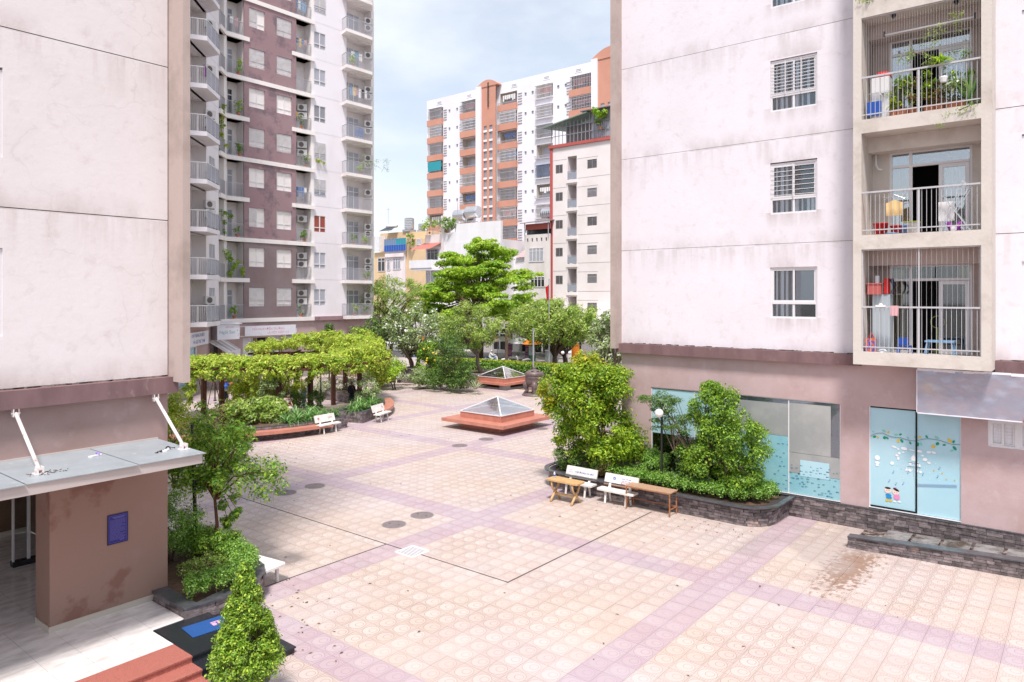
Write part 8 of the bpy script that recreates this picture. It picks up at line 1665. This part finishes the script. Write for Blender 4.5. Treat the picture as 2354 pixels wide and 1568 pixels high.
t = thing('storage_box', 'beige storage box beside the middle balcony door', 'box', rb(9.13, -.35, f), RR); part('box', MB().box(-.17, .17, -.15, .15, 0, .38), 'lino', t); part('lid', MB().box(-.18, .18, -.16, .16, .38, .41), 'lime', t)
t = thing('drying_rack', 'folded metal drying rack leaning at the right of the middle balcony', 'drying rack', rb(10.15, -.55, f), RR); mb = MB()
for s in (-.18, .18):
    mb.bar((-.35, s, 0), (.2, s, 1.35), .022); mb.bar((.4, s, 0), (-.25, s, 1.0), .022); mb.bar((.2, s, 1.35), (.32, s, 1.15), .02); mb.bar((.32, s, 1.15), (0, s, .55), .02)
for q in range(3): mb.bar((-.25 + q * .15, -.18, 1.0 - q * .22), (-.25 + q * .15, .18, 1.0 - q * .22), .012)
part('frame', mb, 'steel', t); t2 = thing('hanging_garment', 'pale garment draped on the folded drying rack', 'garment', rb(9.95, -.6, f + .35), RR); part('cloth', MB().box(-.16, .2, -.02, .0, 0, .5), 'cloth_white', t2)
t = thing('baby_seat', 'purple and white plastic baby seat under the drying rack', 'seat', rb(10.15, -.72, f), RR); part('seat', MB().tube([(-.15, 0, .3), (-.05, 0, .12), (.05, 0, .12), (.15, 0, .3)], [.05, .08, .08, .05], 8), 'purple', t, smooth=True); part('base', MB().box(-.16, .16, -.1, .1, 0, .06).box(-.06, .06, -.11, -.09, .06, .2), 'plastic_white', t)
t = thing('drain_pipe', 'short white drain pipe in the corner of the middle balcony', 'pipe', rb(8.13, .2, f + 2.0), RR); part('pipe', MB().tube([(0, 0, .5), (0, 0, .12), (.06, -.02, .0), (.16, -.02, -.04)], .03, 8), 'plastic_white', t, smooth=True)
f = FLR[0]
t = thing('locker', 'pale blue-grey metal locker in the lowest balcony', 'locker', rb(8.42, -.25, f), RR); part('body', MB().box(-.24, .2, -.2, .2, 0, 1.62), 'cabinet_blue', t); part('door_gap', MB().box(-.03, -.02, -.205, -.2, .04, 1.58), 'sign_grey', t)
t = thing('crate', 'dark red crate on top of the blue-grey locker', 'crate', rb(8.25, -.45, f + 1.62), RR); part('crate', MB().box(-.17, .17, -.14, .14, 0, .28).box(-.19, .19, -.16, .16, .28, .31), 'cream_red', t)
t = thing('tin', 'grey tin standing on the dark red crate', 'tin', rb(8.3, -.45, f + 1.93), RR); part('tin', MB().lathe([(.06, 0), (.06, .2), (.01, .21)], 14), 'cabinet', t)
t = thing('red_bag', 'red bag with black stroller parts right of the crate', 'bag', rb(8.52, -.4, f + 1.64), RR); part('bag', MB().prism([(-.05, -.08), (.06, -.08), (.08, .06), (-.07, .06)], 0, .42), 'red', t); part('black_frame', MB().tube([(.12, 0, 0), (.22, 0, .3), (.3, 0, .1), (.2, 0, .0)], .03, 6).tube([(.12, 0, .4), (.2, 0, .2)], .05, 6), 'cloth_dark', t)
t = thing('kids_chair', 'blue plastic child chair behind the lowest railing', 'chair', rb(8.95, -.55, f), RR); part('backrest', MB().prism([(-.13, .0), (.13, 0), (.11, .04), (-.11, .04)], .28, .46), 'blue', t); part('seat', MB().prism([(-.14, -.02), (.2, -.26), (.22, .0), (-.1, .05)], .22, .26), 'blue', t)
for a, b in ((-.12, 0), (.14, -.2), (.2, 0), (-.06, -.1)): part('leg', MB().bar((a, b, .23), (a * 1.2, b, 0), .03), 'blue', t)
t = thing('plastic_table', 'pale blue plastic table behind the lowest railing', 'table', rb(9.82, -.5, f), RR); part('tabletop', MB().box(-.33, .33, -.24, .24, .37, .41), 'blue_light', t)
for a in (-1, 1):
    for b in (-1, 1): part('leg', MB().bar((a * .27, b * .18, .38), (a * .34, b * .22, 0), .06, .035), 'blue_light', t)
t = thing('standing_fan', 'lime green standing fan inside the open lowest door', 'fan', rb(9.55, .9, f), RR); part('base', MB().lathe([(.14, 0), (.14, .03), (.03, .06), (.02, .7)], 12), 'lime', t); mb = MB(); mb.tube([(.17 * cos(q * pi / 8), 0, .85 + .17 * sin(q * pi / 8)) for q in range(17)], .012, 5); part('guard', mb, 'lime', t)
t = thing('patterned_bag', 'orange and blue patterned shopping bag in the lowest balcony corner', 'bag', rb(8.2, -.7, f), RR); part('bag', MB().prism([(-.13, -.08), (.14, -.08), (.12, .08), (-.12, .08)], 0, .42), 'bag_print' if 'bag_print' in M else 'orange', t); part('handle', MB().tube([(-.06, 0, .42), (0, 0, .58), (.08, 0, .42)], .015, 5), 'red', t)
t = thing('plastic_bag', 'crumpled clear plastic bag beside the patterned bag', 'bag', rb(8.5, -.75, f), RR); part('bag', MB().sphere((0, 0, .07), .12, 9, sz=.7), 'cabinet', t)
t = thing('draped_cloth', 'pink floral cloth hung over the lowest balcony rail', 'cloth', rb(8.82, -.9, 6.33), RR); mb = MB()
for k in range(5): a, b = -.1 + k * .04, -.06 + k * .04; mb.face([(a, -.04 - .02 * (k % 2), -.24), (b, -.04 - .02 * ((k + 1) % 2), -.26), (b, -.04, .02), (a, -.04, .02)])
part('cloth', mb, 'cloth_pink', t); t = thing('draped_cloth', 'small white cloth knotted on the lowest balcony rail', 'cloth', rb(8.5, -.9, 6.31), RR); part('cloth', MB().prism([(-.14, -.05), (.1, -.05), (.1, .05), (-.1, .05)], 0, .05).sphere((-.02, 0, .05), .05, 7), 'cloth_white', t)
